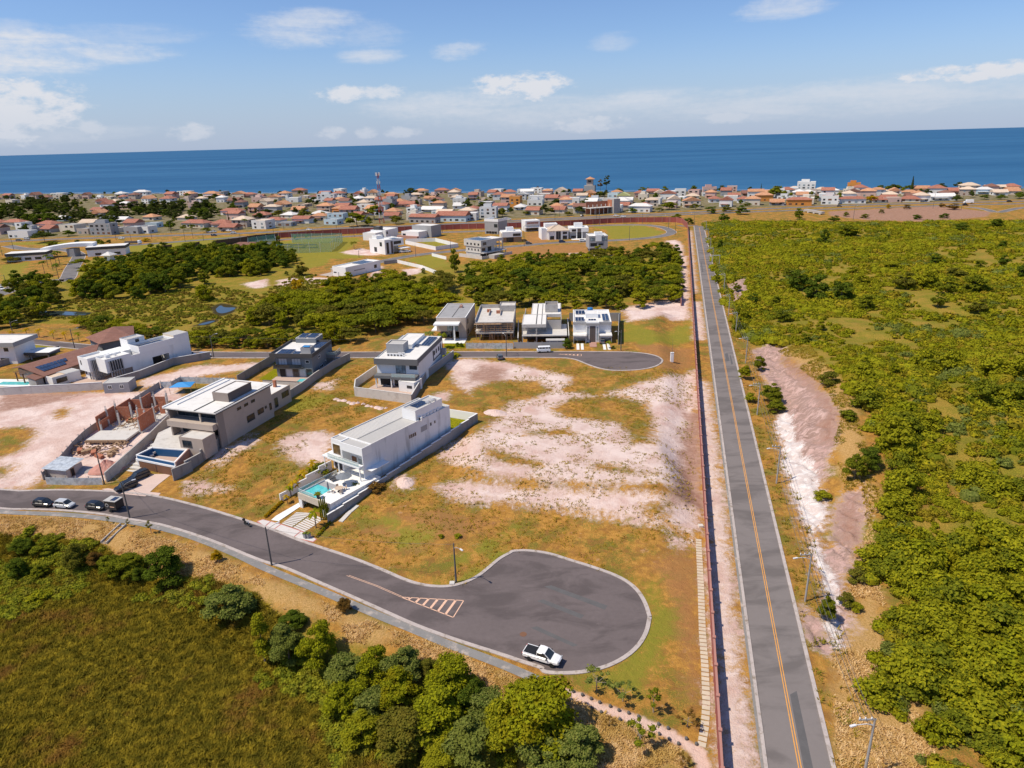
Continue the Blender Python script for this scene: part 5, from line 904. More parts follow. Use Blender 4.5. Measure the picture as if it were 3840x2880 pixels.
# ---- 2 grey banded white house
h = House('banded_house', 'white two storey house with grey bands, white flat roof and a covered veranda', (-37.9, 181.3, 2), -11); A2 = h
h.blk(0, .8, 0, 12.2, 24.2, 8.1, 'white', 'roof_white', .3, .2); h.part('wall_band', 'band_grey', (-.25, -.3, 6.5, 12.45, .497, 8.25), (12.203, .5, 6.9, 12.45, 24, 8.25), (-.25, .5, 6.5, -.003, 24, 8.25))
h.part('veranda_slab', 'band_grey', (-.1, -1.6, 2.9, 12.3, .797, 3.7)); h.part('balcony_slab', 'band_grey', (5.2, -2.4, 2.95, 12.2, -1.603, 3.65)); h.part('roof', 'roof_white', (0, -.297, 8.253, 12.2, .7, 8.3))
for x in (.15, 4.6, 11.9): h.part('column', 'white', (x, -1.4, 0, x + .28, -1.1, 2.9))
h.win('f', .8, .7, 4.4, .05, 2.7, 1, 'white', 'black'); h.win('f', .8, 4.9, 11.7, .05, 2.7, 4, 'charcoal', 'glass'); h.win('f', .8, 5.6, 8.5, 3.75, 6.2, 3, 'charcoal', 'glass_pale'); h.win('f', .8, 9.6, 11.8, 5.0, 6.2, 2, 'charcoal', 'glass'); h.rail([(5.3, -2.3, 3.7), (12.1, -2.3, 3.7)], .9)
h.part('wall_frame', 'band_grey', (12.203, 14.5, 3.2, 12.4, 22.5, 3.5), (12.203, 14.5, 3.503, 12.4, 14.9, 6.3), (12.203, 22.1, 3.503, 12.4, 22.5, 6.3)); 
for a in (15.5, 17.5, 20): h.win('r', 12.2, a, a + 1.1, 4.6, 5.9, 1)
h.blk(1.2, 6.2, 7.85, 6.3, 10.5, 10.6, 'grey_wall', 'roof_sheet', .3, .15, 'coping'); h.blk(1.5, 11.5, 7.85, 7, 23.8, 8.9, 'white', 'roof_white', .25, .15, 'coping'); h.solar(8.6, 14, 11.4, 23, 8.0, 3, 6, .02); h.solar(7.2, 12.5, 8.5, 15.5, 8.0, 2, 2)
h.acs([(2.4 + i * .95, 3.2) for i in range(5)], 7.85); h.acs([(5.3, 4.2), (6.3, 4.4)], 7.85)
h.part('side_balcony', 'grey_wall', (12.203, 22.6, 2.6, 13.6, 24.1, 4.4))
garden_wall('lot_wall', 'grey plastered garden wall on the right of the banded white house', mfl([('c4', 1425, 165), ('b2', 1420, 1010), ('b2', 1640, 845)], 2), 2.4, 'concrete_wall', .2, 0, 'coping'); garden_wall('lot_wall', 'pale back wall of the banded white house facing the long white roof', mfl([('c4', 955, 100), ('c4', 1425, 165)], 2), 2.6, 'concrete_pale', .2, 0, 'coping'); garden_wall('lot_wall', 'pale garden wall on the left of the banded white house', mfl([('c4', 955, 100), ('b2', 830, 1090), ('b2', 1000, 970)], 2), 2.3, 'concrete_pale', .2, 0, 'coping')
sheet('terrace_floor', mfl([('c4', 960, 98), ('c4', 1420, 160), ('b2', 1370, 1085), ('b2', 1000, 1060)], 2), .06, 'tile_floor'); h.part('pool', 'water_pool', (-1.5, -6.2, 0.05, 3.2, -3.8, .2)); h.part('pool_rim', 'stone', (-1.8, -6.5, .02, 3.5, -6.203, .24), (3.203, -6.2, .02, 3.5, -3.5, .24))
g = House('garden_shed', 'small white flat roofed outbuilding in the yard corner of the banded white house', on('c3', 215, 900, 2), -24, 'shed'); g.blk(0, 0, 0, 4.9, 4.2, 2.9, 'white', 'roof_white', .2, .15, 'coping'); g.win('f', 0, 2.6, 4.2, 1.2, 2.0, 1)
# ---- 3 dark blue grey house with solar roof
h = House('slate_house', 'dark slate grey two storey house with a heavy charcoal roof band and solar panels', (-69.3, 192.0, 2), -8); A3 = h
h.blk(0, 0, 0, 11.2, 15.5, 6.4, 'grey_blue', 'roof_white', .1, .2); b = MB(); b.box(-1.2, -1.0, 6.403, 12.0, -.7, 7.5); b.box(-1.2, 13.5, 6.403, 12, 13.8, 7.5); b.box(-1.2, -.697, 6.403, -.9, 13.497, 7.5); b.box(11.7, -.697, 6.403, 12, 13.497, 7.5); b.box(-.897, -.697, 6.45, 11.697, 13.497, 6.75); b.build('roof_band', 'charcoal', h.r); h.part('roof', 'roof_white', (-.89, -.69, 6.753, 11.69, 13.49, 6.85))
h.blk(1, 12.5, 6.86, 7.5, 18, 8.3, 'grey_blue', 'roof_white', .25, .15, 'coping'); h.blk(7.6, 1.2, 6.86, 10.6, 4.2, 8.7, 'grey_wall', 'roof_grey', .3, .15); h.part('solar_heater', 'tarp', (8, 2, 8.7, 10, 3, 8.9))
h.solar(.2, .2, 4.6, 4.6, 6.98, 4, 3, .05); h.solar(5.0, .5, 7.2, 3.4, 6.98, 2, 3); h.solar(8.0, 7, 11.5, 12.8, 6.98, 3, 4, .03); h.solar(1.4, 13.2, 3.8, 17.4, 8.4, 2, 3, .05); h.solar(4.4, 13.2, 7, 17.4, 8.4, 2, 3, .05)
h.win('f', 0, .9, 3.6, 3.5, 5.8, 3, 'charcoal', 'curtain'); h.win('f', 0, 5.0, 7.8, 3.5, 5.8, 3, 'charcoal', 'curtain'); h.win('f', 0, 9.2, 10.4, 4.4, 5.3, 1, 'white_clean', 'glass'); h.part('balcony_slab', 'charcoal', (-.5, -1.2, 2.9, 8.4, -.003, 3.2)); h.rail([(-.4, -1.1, 3.2), (8.3, -1.1, 3.2)], .95, 'glass', 'black')
for i in range(5): h.win('f', 0, .8 + i * 2.05, 2.75 + i * 2.05, .1, 2.7, 1, 'grey_wall', ['black', 'curtain', 'glass', 'curtain', 'glass'][i])
h.win('r', 11.2, 4.5, 6.2, 4.4, 5.2, 2, 'white_clean', 'glass'); h.win('r', 11.2, 5, 7.4, 1.0, 2.0, 2, 'white_clean', 'glass'); h.win('r', 11.2, 9, 9.9, .2, 2.3, 1, 'white_clean', 'glass'); h.part('side_balcony', 'grey_blue', (11.203, 10.5, 2.8, 14, 15.4, 3.6)); h.part('balcony_deck', 'timber', (11.25, 10.6, 3.603, 13.9, 15.3, 3.66)); h.part('column', 'grey_blue', (13.5, 10.6, -.3, 13.9, 11, 2.8)); h.rail([(11.3, 10.6, 3.66), (13.9, 10.6, 3.66), (13.9, 15.3, 3.66)], .9)
h.part('terrace', 'tile_floor', (-.5, -4.8, -.2, 11.5, -.01, .1)); h.part('plunge_pool', 'water_pool', (7.8, -4.2, .11, 11.2, -1.8, .2)); sheet('lawn', mfl([('c2', 560, 545), ('c2', 700, 455), ('c2', 705, 520), ('c2', 650, 560)], 2), .07, 'fol_lime')
garden_wall('lot_wall', 'grey concrete wall on the left of the slate grey house', mfl([('c2', 400, 580), ('c2', 690, 405)], 2), 2.6, 'concrete_wall', .2, 0, None); garden_wall('lot_wall', 'pinkish back wall between the slate house and the beige house', mfl([('c2', 600, 610), ('c2', 880, 625)], 2), 2.3, 'concrete_pale', .2, 0, 'charcoal')
garden_wall('boundary_wall', 'very long grey concrete wall from the back road past the slate and beige houses', [tuple(at('c2', *q)[:2]) for q in [(1272, 395), (1150, 455), (1000, 555), (905, 630)]] + [tuple(at('c2', *q)[:2]) for q in [(700, 760), (560, 850), (400, 970), (250, 1085), (120, 1190), (0, 1275)]] + [tuple(at('c1', *q)[:2]) for q in [(1500, 1255), (1352, 1335)]], 2.3, 'concrete_wall', .25, 9, 'concrete')
# ---- 4 beige house with broad white roof and blue pool
h = House('beige_house', 'beige two storey house with a broad white flat roof and a blue pool in front', (-79.3, 146.4, 0), -18.5); A4 = h
h.part('roof_slab', 'charcoal', (-.4, -.5, 10.2, 14.0, 19.8, 10.5)); h.part('roof', 'roof_white', (-.6, -.7, 10.503, 14.2, 20.0, 10.75)); h.part('roof_edge', 'white_clean', (-.6, -.7, 10.753, -.2, 20, 11.0), (1.5, 1.5, 10.753, 1.7, 19.5, 11.0)); h.part('roof_seam', 'charcoal', (8.2, -.6, 10.753, 8.5, 19, 10.86), (13.7, -.6, 10.753, 13.9, 19.9, 10.9))
h.blk(8.0, 6.0, 10.753, 12.4, 14.2, 12.9, 'taupe', 'roof_white', .25, .15); h.part('painted_shade', 'brown_dark', (12.403, 6.0, 10.9, 12.45, 14.2, 12.9)); h.part('wall', 'beige', (0, 2.2, 1.5, 13.6, 19.4, 10.197)); h.part('wall', 'taupe', (0, .0, 1.5, .4, 2.197, 10.197)); h.part('wall', 'taupe', (13.2, .2, 1.5, 13.6, 2.197, 10.197)); h.win('f', 2.2, .8, 13.0, 8.0, 10.1, 6, 'charcoal', 'glass'); h.part('balcony_slab', 'beige', (.4, -1.2, 6.5, 13.2, 2.19, 7.9)); h.part('column', 'cream', (9, -.2, 7.903, 9.3, .1, 10.19))  # dark sheet over the penthouse's right side paints in its shade
h.win('f', 2.2, 1.2, 12.6, 3.8, 6.3, 6, 'charcoal', 'glass'); h.blk(7.2, -5.2, 1.5, 13.6, -1.25, 6.3, 'beige', 'concrete_pale', .2, .15); h.win('f', -5.2, 8, 10.5, 3.9, 5.6, 2)
for (a, b_, z0, z1) in ((6.8, 8.2, 8.4, 9.1), (9.3, 10.7, 8.4, 9.1), (11.8, 13.2, 8.4, 9.1), (9.5, 12.3, 4.2, 5.9), (13.5, 15.8, 4.6, 6.0), (16.3, 17, 5.2, 5.9), (18, 18.9, 4.2, 6.0)): h.win('r', 13.6, a, b_, z0, z1, 2, 'charcoal', 'glass')
g = House('annex', 'low beige annex with a brick chimney behind the beige house', (-67.5, 165.5, 1.5), -18.5, 'house'); g.blk(0, 0, 0, 6.3, 8, 5.2, 'beige', 'roof_white', .2, .15); g.win('r', 6.3, 1.0, 2.4, 1.2, 3.8, 1); g.win('r', 6.3, 4.2, 7.2, 2.6, 4.2, 2); g.part('chimney', 'brick', (3, 5.5, 5.0, 3.7, 6.2, 6.9)); 
T4 = mfl([('c1', 1055, 1130), ('c1', 1360, 1190), ('c1', 1580, 1025), ('c1', 1400, 880), ('c1', 1230, 960)], 3.6)
th4 = thing('pool_terrace', 'concrete pool terrace with a white framed dark blue pool above a brown gate', 'terrace', on('c1', 1055, 1130, 0)); o4 = th4.location
def lp4(P): return [(p[0] - o4.x, p[1] - o4.y) for p in P]
q = mfl([('c1', 1055, 1130), ('c1', 1360, 1190), ('c1', 1455, 1090), ('c1', 1180, 1070)], 3.6); deck = MB(); deck.prism(lp4([q[3], q[2], T4[2], T4[3], T4[4]]), 2.9, 3.6); deck.build('deck', 'concrete_pale', th4)
def inset(P, f):
 c = (sum(p[0] for p in P) / len(P), sum(p[1] for p in P) / len(P)); return [(c[0] + (p[0] - c[0]) * f, c[1] + (p[1] - c[1]) * f) for p in P]
iq = lp4(inset(q, .93)); oq = lp4(q); fl_ = MB(); fl_.prism(iq, 1.2, 1.6); fl_.build('pool_floor', 'tile_floor', th4); wl = MB()
for i in range(4): a, b_ = iq[i], iq[(i + 1) % 4]; c_, d_ = oq[i], oq[(i + 1) % 4]; wl.hexa([(c_[0], c_[1], -.3), (d_[0], d_[1], -.3), (b_[0], b_[1], -.3), (a[0], a[1], -.3)], [(c_[0], c_[1], 3.35), (d_[0], d_[1], 3.35), (b_[0], b_[1], 3.35), (a[0], a[1], 3.35)])
wl.build('pool_wall', 'white', th4); ln = MB()
jq = lp4(inset(q, .915))
for i in range(4): a, b_ = jq[i], jq[(i + 1) % 4]; ln.add([(a[0], a[1], 1.6), (b_[0], b_[1], 1.6), (b_[0], b_[1], 3.36), (a[0], a[1], 3.36)], [(0, 1, 2, 3)])
ln.build('pool_lining', 'pool_blue', th4); rim = MB()
for i in (0, 1, 2, 3): a, b_ = iq[i], iq[(i + 1) % 4]; c_, d_ = oq[i], oq[(i + 1) % 4]; rim.hexa([(c_[0], c_[1], 3.353), (d_[0], d_[1], 3.353), (b_[0], b_[1], 3.353), (a[0], a[1], 3.353)], [(c_[0], c_[1], 3.6), (d_[0], d_[1], 3.6), (b_[0], b_[1], 3.6), (a[0], a[1], 3.6)])
rim.build('pool_rim', 'white_clean', th4)
ga, gb = Vector(oq[0] + (0,)), Vector(oq[1] + (0,)); e = (gb - ga).normalized(); nn = Vector((e.y, -e.x, 0)); gt = MB()
for i in range(2): p0 = ga.lerp(gb, .06 + i * .45) + nn * .08; p1 = ga.lerp(gb, .49 + i * .45) + nn * .08; gt.hexa([(p0.x, p0.y, 0), (p1.x, p1.y, 0), (p1.x + nn.x * .1, p1.y + nn.y * .1, 0), (p0.x + nn.x * .1, p0.y + nn.y * .1, 0)], [(p0.x, p0.y, 2.3), (p1.x, p1.y, 2.3), (p1.x + nn.x * .1, p1.y + nn.y * .1, 2.3), (p0.x + nn.x * .1, p0.y + nn.y * .1, 2.3)])
gt.build('gate', 'timber_dark', th4); bm_ = MB(); bm_.hexa([(ga.x, ga.y, 2.35)] + [(gb.x, gb.y, 2.35), (gb.x + nn.x * .25, gb.y + nn.y * .25, 2.35), (ga.x + nn.x * .25, ga.y + nn.y * .25, 2.35)], [(ga.x, ga.y, 2.75), (gb.x, gb.y, 2.75), (gb.x + nn.x * .25, gb.y + nn.y * .25, 2.75), (ga.x + nn.x * .25, ga.y + nn.y * .25, 2.75)]); bm_.build('lintel', 'white_clean', th4); bl = MB(); p0 = ga.lerp(gb, .03); p1 = ga.lerp(gb, .97); k1 = nn * .05; bl.hexa([Vector((v.x, v.y, 2.753)) for v in (p0, p1, p1 + k1, p0 + k1)], [Vector((v.x, v.y, 3.4)) for v in (p0, p1, p1 + k1, p0 + k1)]); bl.build('tile_band', 'pool_blue', th4)
sw = MB(); rp = lp4([T4[1], q[2], T4[2]]); 
for a, b_ in zip(rp[:-1], rp[1:]): d_ = Vector((b_[0] - a[0], b_[1] - a[1], 0)).normalized(); n2 = Vector((d_.y, -d_.x, 0)) * .25; sw.hexa([(a[0] + .003, a[1], -.3), (a[0] + n2.x, a[1] + n2.y, -.3), (b_[0] + n2.x, b_[1] + n2.y, -.3), (b_[0] + .003, b_[1], -.3)], [(a[0] + .003, a[1], 3.62), (a[0] + n2.x, a[1] + n2.y, 3.62), (b_[0] + n2.x, b_[1] + n2.y, 3.62), (b_[0] + .003, b_[1], 3.62)])
sw.build('side_wall', 'terracotta_wall', th4)
garden_wall('party_wall', 'tall pale wall between the brick building site and the beige house', mfl([('c1', 830, 1345), ('c1', 1190, 1075), ('c1', 1400, 905)], 0), 3.0, 'concrete_pale', .22, 0, 'concrete', top=(2.2, 5.0))
st = thing('outdoor_stairs', 'pale concrete steps left of the brown gate', 'stairs', on('c1', 1035, 1275, 0), R_(-20))
sb_ = MB()
for i in range(9): sb_.box(-1.8, i * .9, i * .38, .9, i * .9 + .88, i * .38 + .38)
sb_.build('steps', 'concrete_pale', st)
# ---- 5 brick building site
bs = thing('unfinished_house', 'house under construction with red brick walls, concrete columns and a timber propped slab', 'building site', on('c1', 690, 1100, 0), R_(-3)); q = Vector(bs.location)
s5 = MB(); s5.box(0, 0, 2.4, 9.6, 5.5, 2.8); s5.box(-.5, 5.503, .2, 10.4, 26, 2.35); s5.build('slab', 'concrete_pale', bs)
def w5(*b_): mb_ = MB(); b_ = list(b_); b_[2] += 1.45; b_[5] += .7; mb_.box(*b_); mb_.build('brick_wall', 'brick', bs)
w5(-.6, 5.6, .9, -.4, 13, 5.6); w5(-.6, 13.4, .9, -.4, 20, 5.0); w5(9.8, 5.6, .9, 10.0, 12, 5.4); w5(-.3, 13, .9, 3.2, 13.2, 5.2); w5(5.5, 12.6, .9, 9.7, 12.8, 4.8); w5(3.2, 18.6, .9, 3.4, 23, 5.4); w5(3.5, 22.8, .9, 7, 23, 4.2); w5(6.8, 16, .9, 7, 19.5, 3.2); w5(-.3, 19.8, .9, 2.6, 20, 4.6); w5(8.5, 17.2, .9, 9.8, 17.4, 4.8); w5(.2, 5.55, 2.9, .4, 9, 4.4)
for (x, y, z) in ((0, 5.6, 4.2), (3.4, 13, 5.6), (9.6, 5.6, 4.6), (9.6, 12.4, 5.4), (5.3, 12.6, 5), (5.6, 20, 5.8), (9.4, 19, 5.2), (-.5, 9.4, 6), (-.5, 13.1, 6), (3, 18.4, 5.5), (7.2, 23, 5), (9.4, 8.9, 5.6), (2.2, 9.5, 4.8)): mb_ = MB(); mb_.box(x, y, 2.352, x + .35, y + .35, z + .8); mb_.tube((x + .1, y + .1, z + .8), (x + .1, y + .1, z + 1.6), .05, n=4); mb_.tube((x + .25, y + .25, z + .8), (x + .27, y + .25, z + 1.5), .05, n=4); mb_.build('column', 'concrete_pale', bs)
fw_ = MB(); g = random.Random(4)
for i in range(26): x = .2 + (i % 13) * .75; y = -.1 + (i // 13) * 1.8; fw_.tube((x, y, 0), (x + g.uniform(-.3, .3), y + g.uniform(-.2, .2), 2.38), .09, n=4)
for i in range(13): x = .2 + i * .75; fw_.box(x, -.25, 2.05, x + .1, 2.2, 2.2)
fw_.box(0, -.3, 2.2, 9.6, -.02, 2.75)
for i in range(75): x, y = g.uniform(-3, 10), g.uniform(-5, 1); z = g.uniform(.05, .8) + hz(q.x + x, q.y + y); a = g.uniform(0, 6.28); l_ = g.uniform(.6, 1.6); fw_.tube((x, y, z), (x + l_ * math.cos(a), y + l_ * math.sin(a), z + g.uniform(-.2, .5)), .15, n=4)
for i in range(110): x, y = g.uniform(0, 9.5), g.uniform(6, 25); z = 2.45 + g.uniform(0, .8); a = g.uniform(0, 6.28); l_ = g.uniform(.5, 1.4); fw_.tube((x, y, z), (x + l_ * math.cos(a), y + l_ * math.sin(a), z + g.uniform(-.1, .5)), .1, n=4)
fw_.build('formwork', 'timber', bs)
def heap(name, label, cat, p, r, hh, mt, seed, asp=1.0):
 g = np.random.default_rng(seed); n = 26; m_ = 9; V = [(0, 0, hh)]
 for j in range(1, m_ + 1):
  for i in range(n): q_ = j / m_; a = 6.283 * i / n; rr = r * q_ * (1 + .16 * math.sin(2 * a + seed) + g.uniform(-.05, .05)); V.append((rr * math.cos(a) * asp, rr * math.sin(a), hh * (1 - q_) ** 1.1 * (1 + g.uniform(-.16, .16)) - (.15 if j == m_ else 0)))
 f = [(0, 1 + i, 1 + (i + 1) % n) for i in range(n)] + [(1 + j * n + i, 1 + (j + 1) * n + i, 1 + (j + 1) * n + (i + 1) % n, 1 + j * n + (i + 1) % n) for j in range(m_ - 1) for i in range(n)]
 b_ = MB(); b_.add(V, f); o_ = b_.build(name, mt); o_.location = p; return tag(o_, label, cat)
mat('earth_pink', (.50, .25, .20), .95, .25, 1.5, bumpy=.6); mat('gravel', (.33, .32, .31), .95, .2, 3, bumpy=.5); mat('earth_pale', (.66, .5, .44), .95, .2, 1.2, bumpy=.6); mat('rubble', (.45, .38, .33), .95, .3, 2.5, bumpy=.6)
heap('soil_heap', 'pink soil heap piled in front of the brick building site', 'soil heap', at('c1', 840, 1240), 3.2, 2.2, 'earth_pink', 1, 1.1); heap('gravel_heap', 'low grey gravel heap at the street end of the building site', 'gravel heap', at('c1', 640, 1250), 2.0, .8, 'gravel', 2, 1.2); heap('soil_heap', 'pale soil heap on the vacant lot behind the white pool house', 'soil heap', at('c4', 2120, 245), 3.0, 1.0, 'earth_pale', 3); heap('soil_heap', 'pale stony mound outside the stepped garden wall', 'soil heap', at('c4', 1370, 815), 2.2, .9, 'earth_pale', 4); heap('soil_heap', 'long heap of grey rubble on the vacant slope by the long grey wall', 'rubble heap', at('c2', 625, 810), 1.6, .6, 'rubble', 5, 1.3)
for i in range(16):
 g = random.Random(60 + i); q = bs.matrix_basis @ Vector((g.uniform(-.5, 9.5), g.uniform(7, 25) if i < 9 else g.uniform(-6, -1), 0)); q.z = 2.36 if i < 9 else hz(q.x, q.y); mb_ = MB()
 for k in range(5): a = g.uniform(-.3, .3); mb_.hexa([(-1.2 + a, -.5, k * .13), (1.2 + a, -.5, k * .13), (1.2 - a, .5, k * .13), (-1.2 - a, .5, k * .13)], [(-1.2 + a, -.5, k * .13 + .12), (1.2 + a, -.5, k * .13 + .12), (1.2 - a, .5, k * .13 + .12), (-1.2 - a, .5, k * .13 + .12)])
 o = mb_.build('brick_pile' if i % 3 == 0 else 'timber_stack', 'brick' if i % 3 == 0 else 'timber'); o.location = q; o.rotation_euler = (0, 0, g.uniform(0, 3)); tag(o, 'small red brick pile lying about the building site' if i % 3 == 0 else 'stack of loose boards lying about the building site', 'brick pile' if i % 3 == 0 else 'timber stack', 'brick piles on the building site' if i % 3 == 0 else 'board stacks on the building site')
for i in range(12): heap('soil_clump', 'small clump of pale soil in the line across the grassy lot', 'soil clump', at('c4', 790 + i * 38 + random.uniform(-8, 8), 125 + i * 7.5 + random.uniform(-8, 8)), random.uniform(.5, 1.1), random.uniform(.3, .6), 'earth_pale', 20 + i)['group'] = 'clumps of soil across the grassy lot'
sh = House('site_shed', 'small site shed with blue grey metal roof at the building site corner', at('c1', 345, 1305), -14, 'shed'); sh.part('wall', 'concrete', (0.2, 0.2, 0, 6.0, .35, 2.1), (.2, .353, 0, .35, 4.4, 2.1), (5.85, .353, 0, 6.0, 4.4, 2.1)); b = MB(); b.hexa([(0, -.2, 2.1), (6.4, -.2, 2.1), (6.4, 4.9, 2.7), (0, 4.9, 2.7)], [(0, -.2, 2.16), (6.4, -.2, 2.16), (6.4, 4.9, 2.76), (0, 4.9, 2.76)]); b.build('roof', 'corrugated', sh.r); sh.win('r', 6.0, 1.2, 2.2, 0.05, 1.9, 1, 'timber', 'black', name='door')
tp = thing('tarpaulin_tent', 'bright blue tarpaulin stretched on poles at the back of the building site', 'tarpaulin', on('c1', 1430, 640, 2)); b = MB(); b.add([(-3, -2, 2.0), (3.2, -2.2, 2.1), (2.8, 2, 2.2), (-2.4, 2.2, 2.0), (0, 0, 2.9), (-3, -2, 1.95), (3.2, -2.2, 2.05), (2.8, 2, 2.15), (-2.4, 2.2, 1.95), (0, 0, 2.84)], [(0, 1, 4), (1, 2, 4), (2, 3, 4), (3, 0, 4), (6, 5, 9), (7, 6, 9), (8, 7, 9), (5, 8, 9)]); b.build('sheet', 'tarp', tp)
for (x, y) in ((-2.9, -1.9), (3.1, -2.1), (2.7, 1.9), (-2.3, 2.1)): b = MB(); b.tube((x, y, -.1), (x, y, 2.05), .06); b.build('pole', 'timber', tp)
def hoarding(label, pts, hh, mt='corrugated', post='concrete', n_per=2.4, name='hoarding'):
 L = [Vector((p[0], p[1], 0)) for p in pts]; r = thing(name, label, 'fence', (L[0].x, L[0].y, hz(L[0].x, L[0].y))); o_ = Vector(r.location); pb = MB(); first = None
 for a, b_ in zip(L[:-1], L[1:]):
  ln_ = (b_ - a).length; n = max(1, round(ln_ / n_per)); e_ = (b_ - a).normalized(); nn_ = Vector((-e_.y, e_.x, 0)) * .03
  for i in range(n):
   q0, q1 = a.lerp(b_, i / n), a.lerp(b_, (i + 1) / n); h0, h1 = hz(q0.x, q0.y), hz(q1.x, q1.y)
   pb.hexa([Vector((v.x, v.y, z)) - o_ for v, z in ((q0 - nn_, h0 - .1), (q1 - nn_, h1 - .1), (q1 + nn_, h1 - .1), (q0 + nn_, h0 - .1))], [Vector((v.x, v.y, z)) - o_ for v, z in ((q0 - nn_, h0 + hh), (q1 - nn_, h1 + hh), (q1 + nn_, h1 + hh), (q0 + nn_, h0 + hh))])
   if first is None: mb_ = MB(); mb_.box(-.07, -.07, -.2, .07, .07, hh + .35); first = mb_.build('post', post, r); pp = first
   else: pp = first.copy(); C.objects.link(pp); pp.parent = r
   pp.location = Vector((q0.x, q0.y, h0)) - o_ + nn_ * 4
 pb.build('panel', mt, r); return r
hoarding('dark panelled hoarding down the left side of the brick building site', mfl([('c1', 345, 1330), ('c1', 470, 1235), ('c1', 590, 1130), ('c1', 690, 1050)], 0) + mfl([('c1', 950, 820), ('c1', 1250, 625)], 1.5), 1.9, 'concrete_wall', 'concrete'); hoarding('corrugated metal hoarding along the street side of the building site', mfl([('c1', 365, 1362), ('c1', 600, 1368), ('c1', 800, 1365)], 0), 1.7); hoarding('white corrugated hoarding behind the building site', mfl([('c1', 1255, 612), ('c1', 1340, 610), ('c1', 1410, 572), ('c1', 1659, 580)], 2) + mfl([('c2', 380, 582)], 2), 1.9)
# ---- 6 white L shaped house with louvres
h = House('louvred_house', 'white cubic two storey house with tall grey louvres and an open side wall', (-129.3, 195.6, 2), -33); A6 = h
h.blk(0, 0, 2.8, 5.6, 6.5, 7.0, 'white_clean', 'roof_white', .7, .18); h.part('wall', 'white_clean', (.8, .8, 0, 4.2, 6, 2.797)); h.blk(6.4, 2.0, 2.8, 11.4, 9.5, 7.0, 'white_clean', 'roof_white', .6, .18); h.part('wall', 'white', (5.603, 3.5, 2.8, 6.397, 9, 6.6)); h.blk(1.0, 6.55, 2.8, 11.4, 12, 7.05, 'white', 'roof_white', .4, .18) if False else None
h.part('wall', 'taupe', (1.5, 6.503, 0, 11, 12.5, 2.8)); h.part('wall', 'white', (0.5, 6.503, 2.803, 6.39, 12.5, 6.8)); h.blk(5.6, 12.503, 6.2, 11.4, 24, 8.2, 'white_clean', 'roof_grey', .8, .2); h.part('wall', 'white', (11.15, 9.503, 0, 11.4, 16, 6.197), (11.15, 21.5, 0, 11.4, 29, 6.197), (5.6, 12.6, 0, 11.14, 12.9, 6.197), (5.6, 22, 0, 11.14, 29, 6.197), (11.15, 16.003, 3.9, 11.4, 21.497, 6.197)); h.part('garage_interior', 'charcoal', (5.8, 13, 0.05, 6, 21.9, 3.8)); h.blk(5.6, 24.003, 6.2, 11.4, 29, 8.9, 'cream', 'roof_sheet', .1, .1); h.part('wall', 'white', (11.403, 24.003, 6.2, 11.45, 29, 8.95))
h.blk(1.2, 12.6, 6.0, 5.5, 18, 9.6, 'white_clean', 'roof_sheet', .3, .16, 'grey_wall'); h.win('r', 5.5, 15, 16.2, 7.0, 9.2, 1); h.win('f', 0, 1.2, 1.7, 4.6, 6.0, 1); h.win('f', .8, 1.2, 1.8, 1.4, 2.3, 1); h.win('f', .8, 3.3, 3.9, .05, 2.2, 1, name='door')
for k, (cx_, y0_, y1_) in enumerate(((5.6, .8, 3.2), (11.4, 3.0, 6.6))):
 lv = MB()
 for i in range(6): y = y0_ + i * (y1_ - y0_) / 5.0; lv.box(cx_ + .003, y, .0, cx_ + .5, y + .18, 6.2)
 lv.build('louvres', 'grey_wall', h.r); h.win('r', cx_, y0_, y1_ + .2, 3.2, 6.2, 1, 'charcoal', 'glass')
h.solar(7, 13, 9.5, 22, 7.55, 2, 5); h.part('cistern', 'metal_white', (7.2, 4, 6.45, 8.4, 5.2, 7.3)); h.dish(8.4, 6.5, 6.4); h.part('patio', 'tile_floor', (-1, -3.5, -.1, 13.5, 12, .08)); 
g = House('barbecue_hut', 'small white hut with a pale blue roof beside the louvred white house', on('e4', 770, 1080, 2), -30, 'hut'); g.blk(0, 0, 0, 4.2, 8, 2.9, 'white', 'tile_pale', .3, .15); g.part('roof', 'roof_sheet', (.2, 4, 2.75, 4, 7.8, 2.95)); g.win('r', 4.2, 1, 4, .8, 2.2, 2)
garden_wall('lot_wall', 'long grey wall on the right of the louvred white house ending at parked cars', mfl([('e4', 1850, 1110), ('c1', 1100, 535), ('c1', 1350, 435), ('c1', 1500, 410), ('c1', 1640, 385)], 2), 2.4, 'concrete_wall', .22, 0, 'white'); garden_wall('lot_wall', 'pale grey wall in front of the louvred and brown roofed houses', mfl([('c1', -60, 672), ('c1', 250, 655), ('c1', 560, 640), ('c1', 805, 625)], 2), 2.3, 'concrete_pale', .22, 0, 'white')
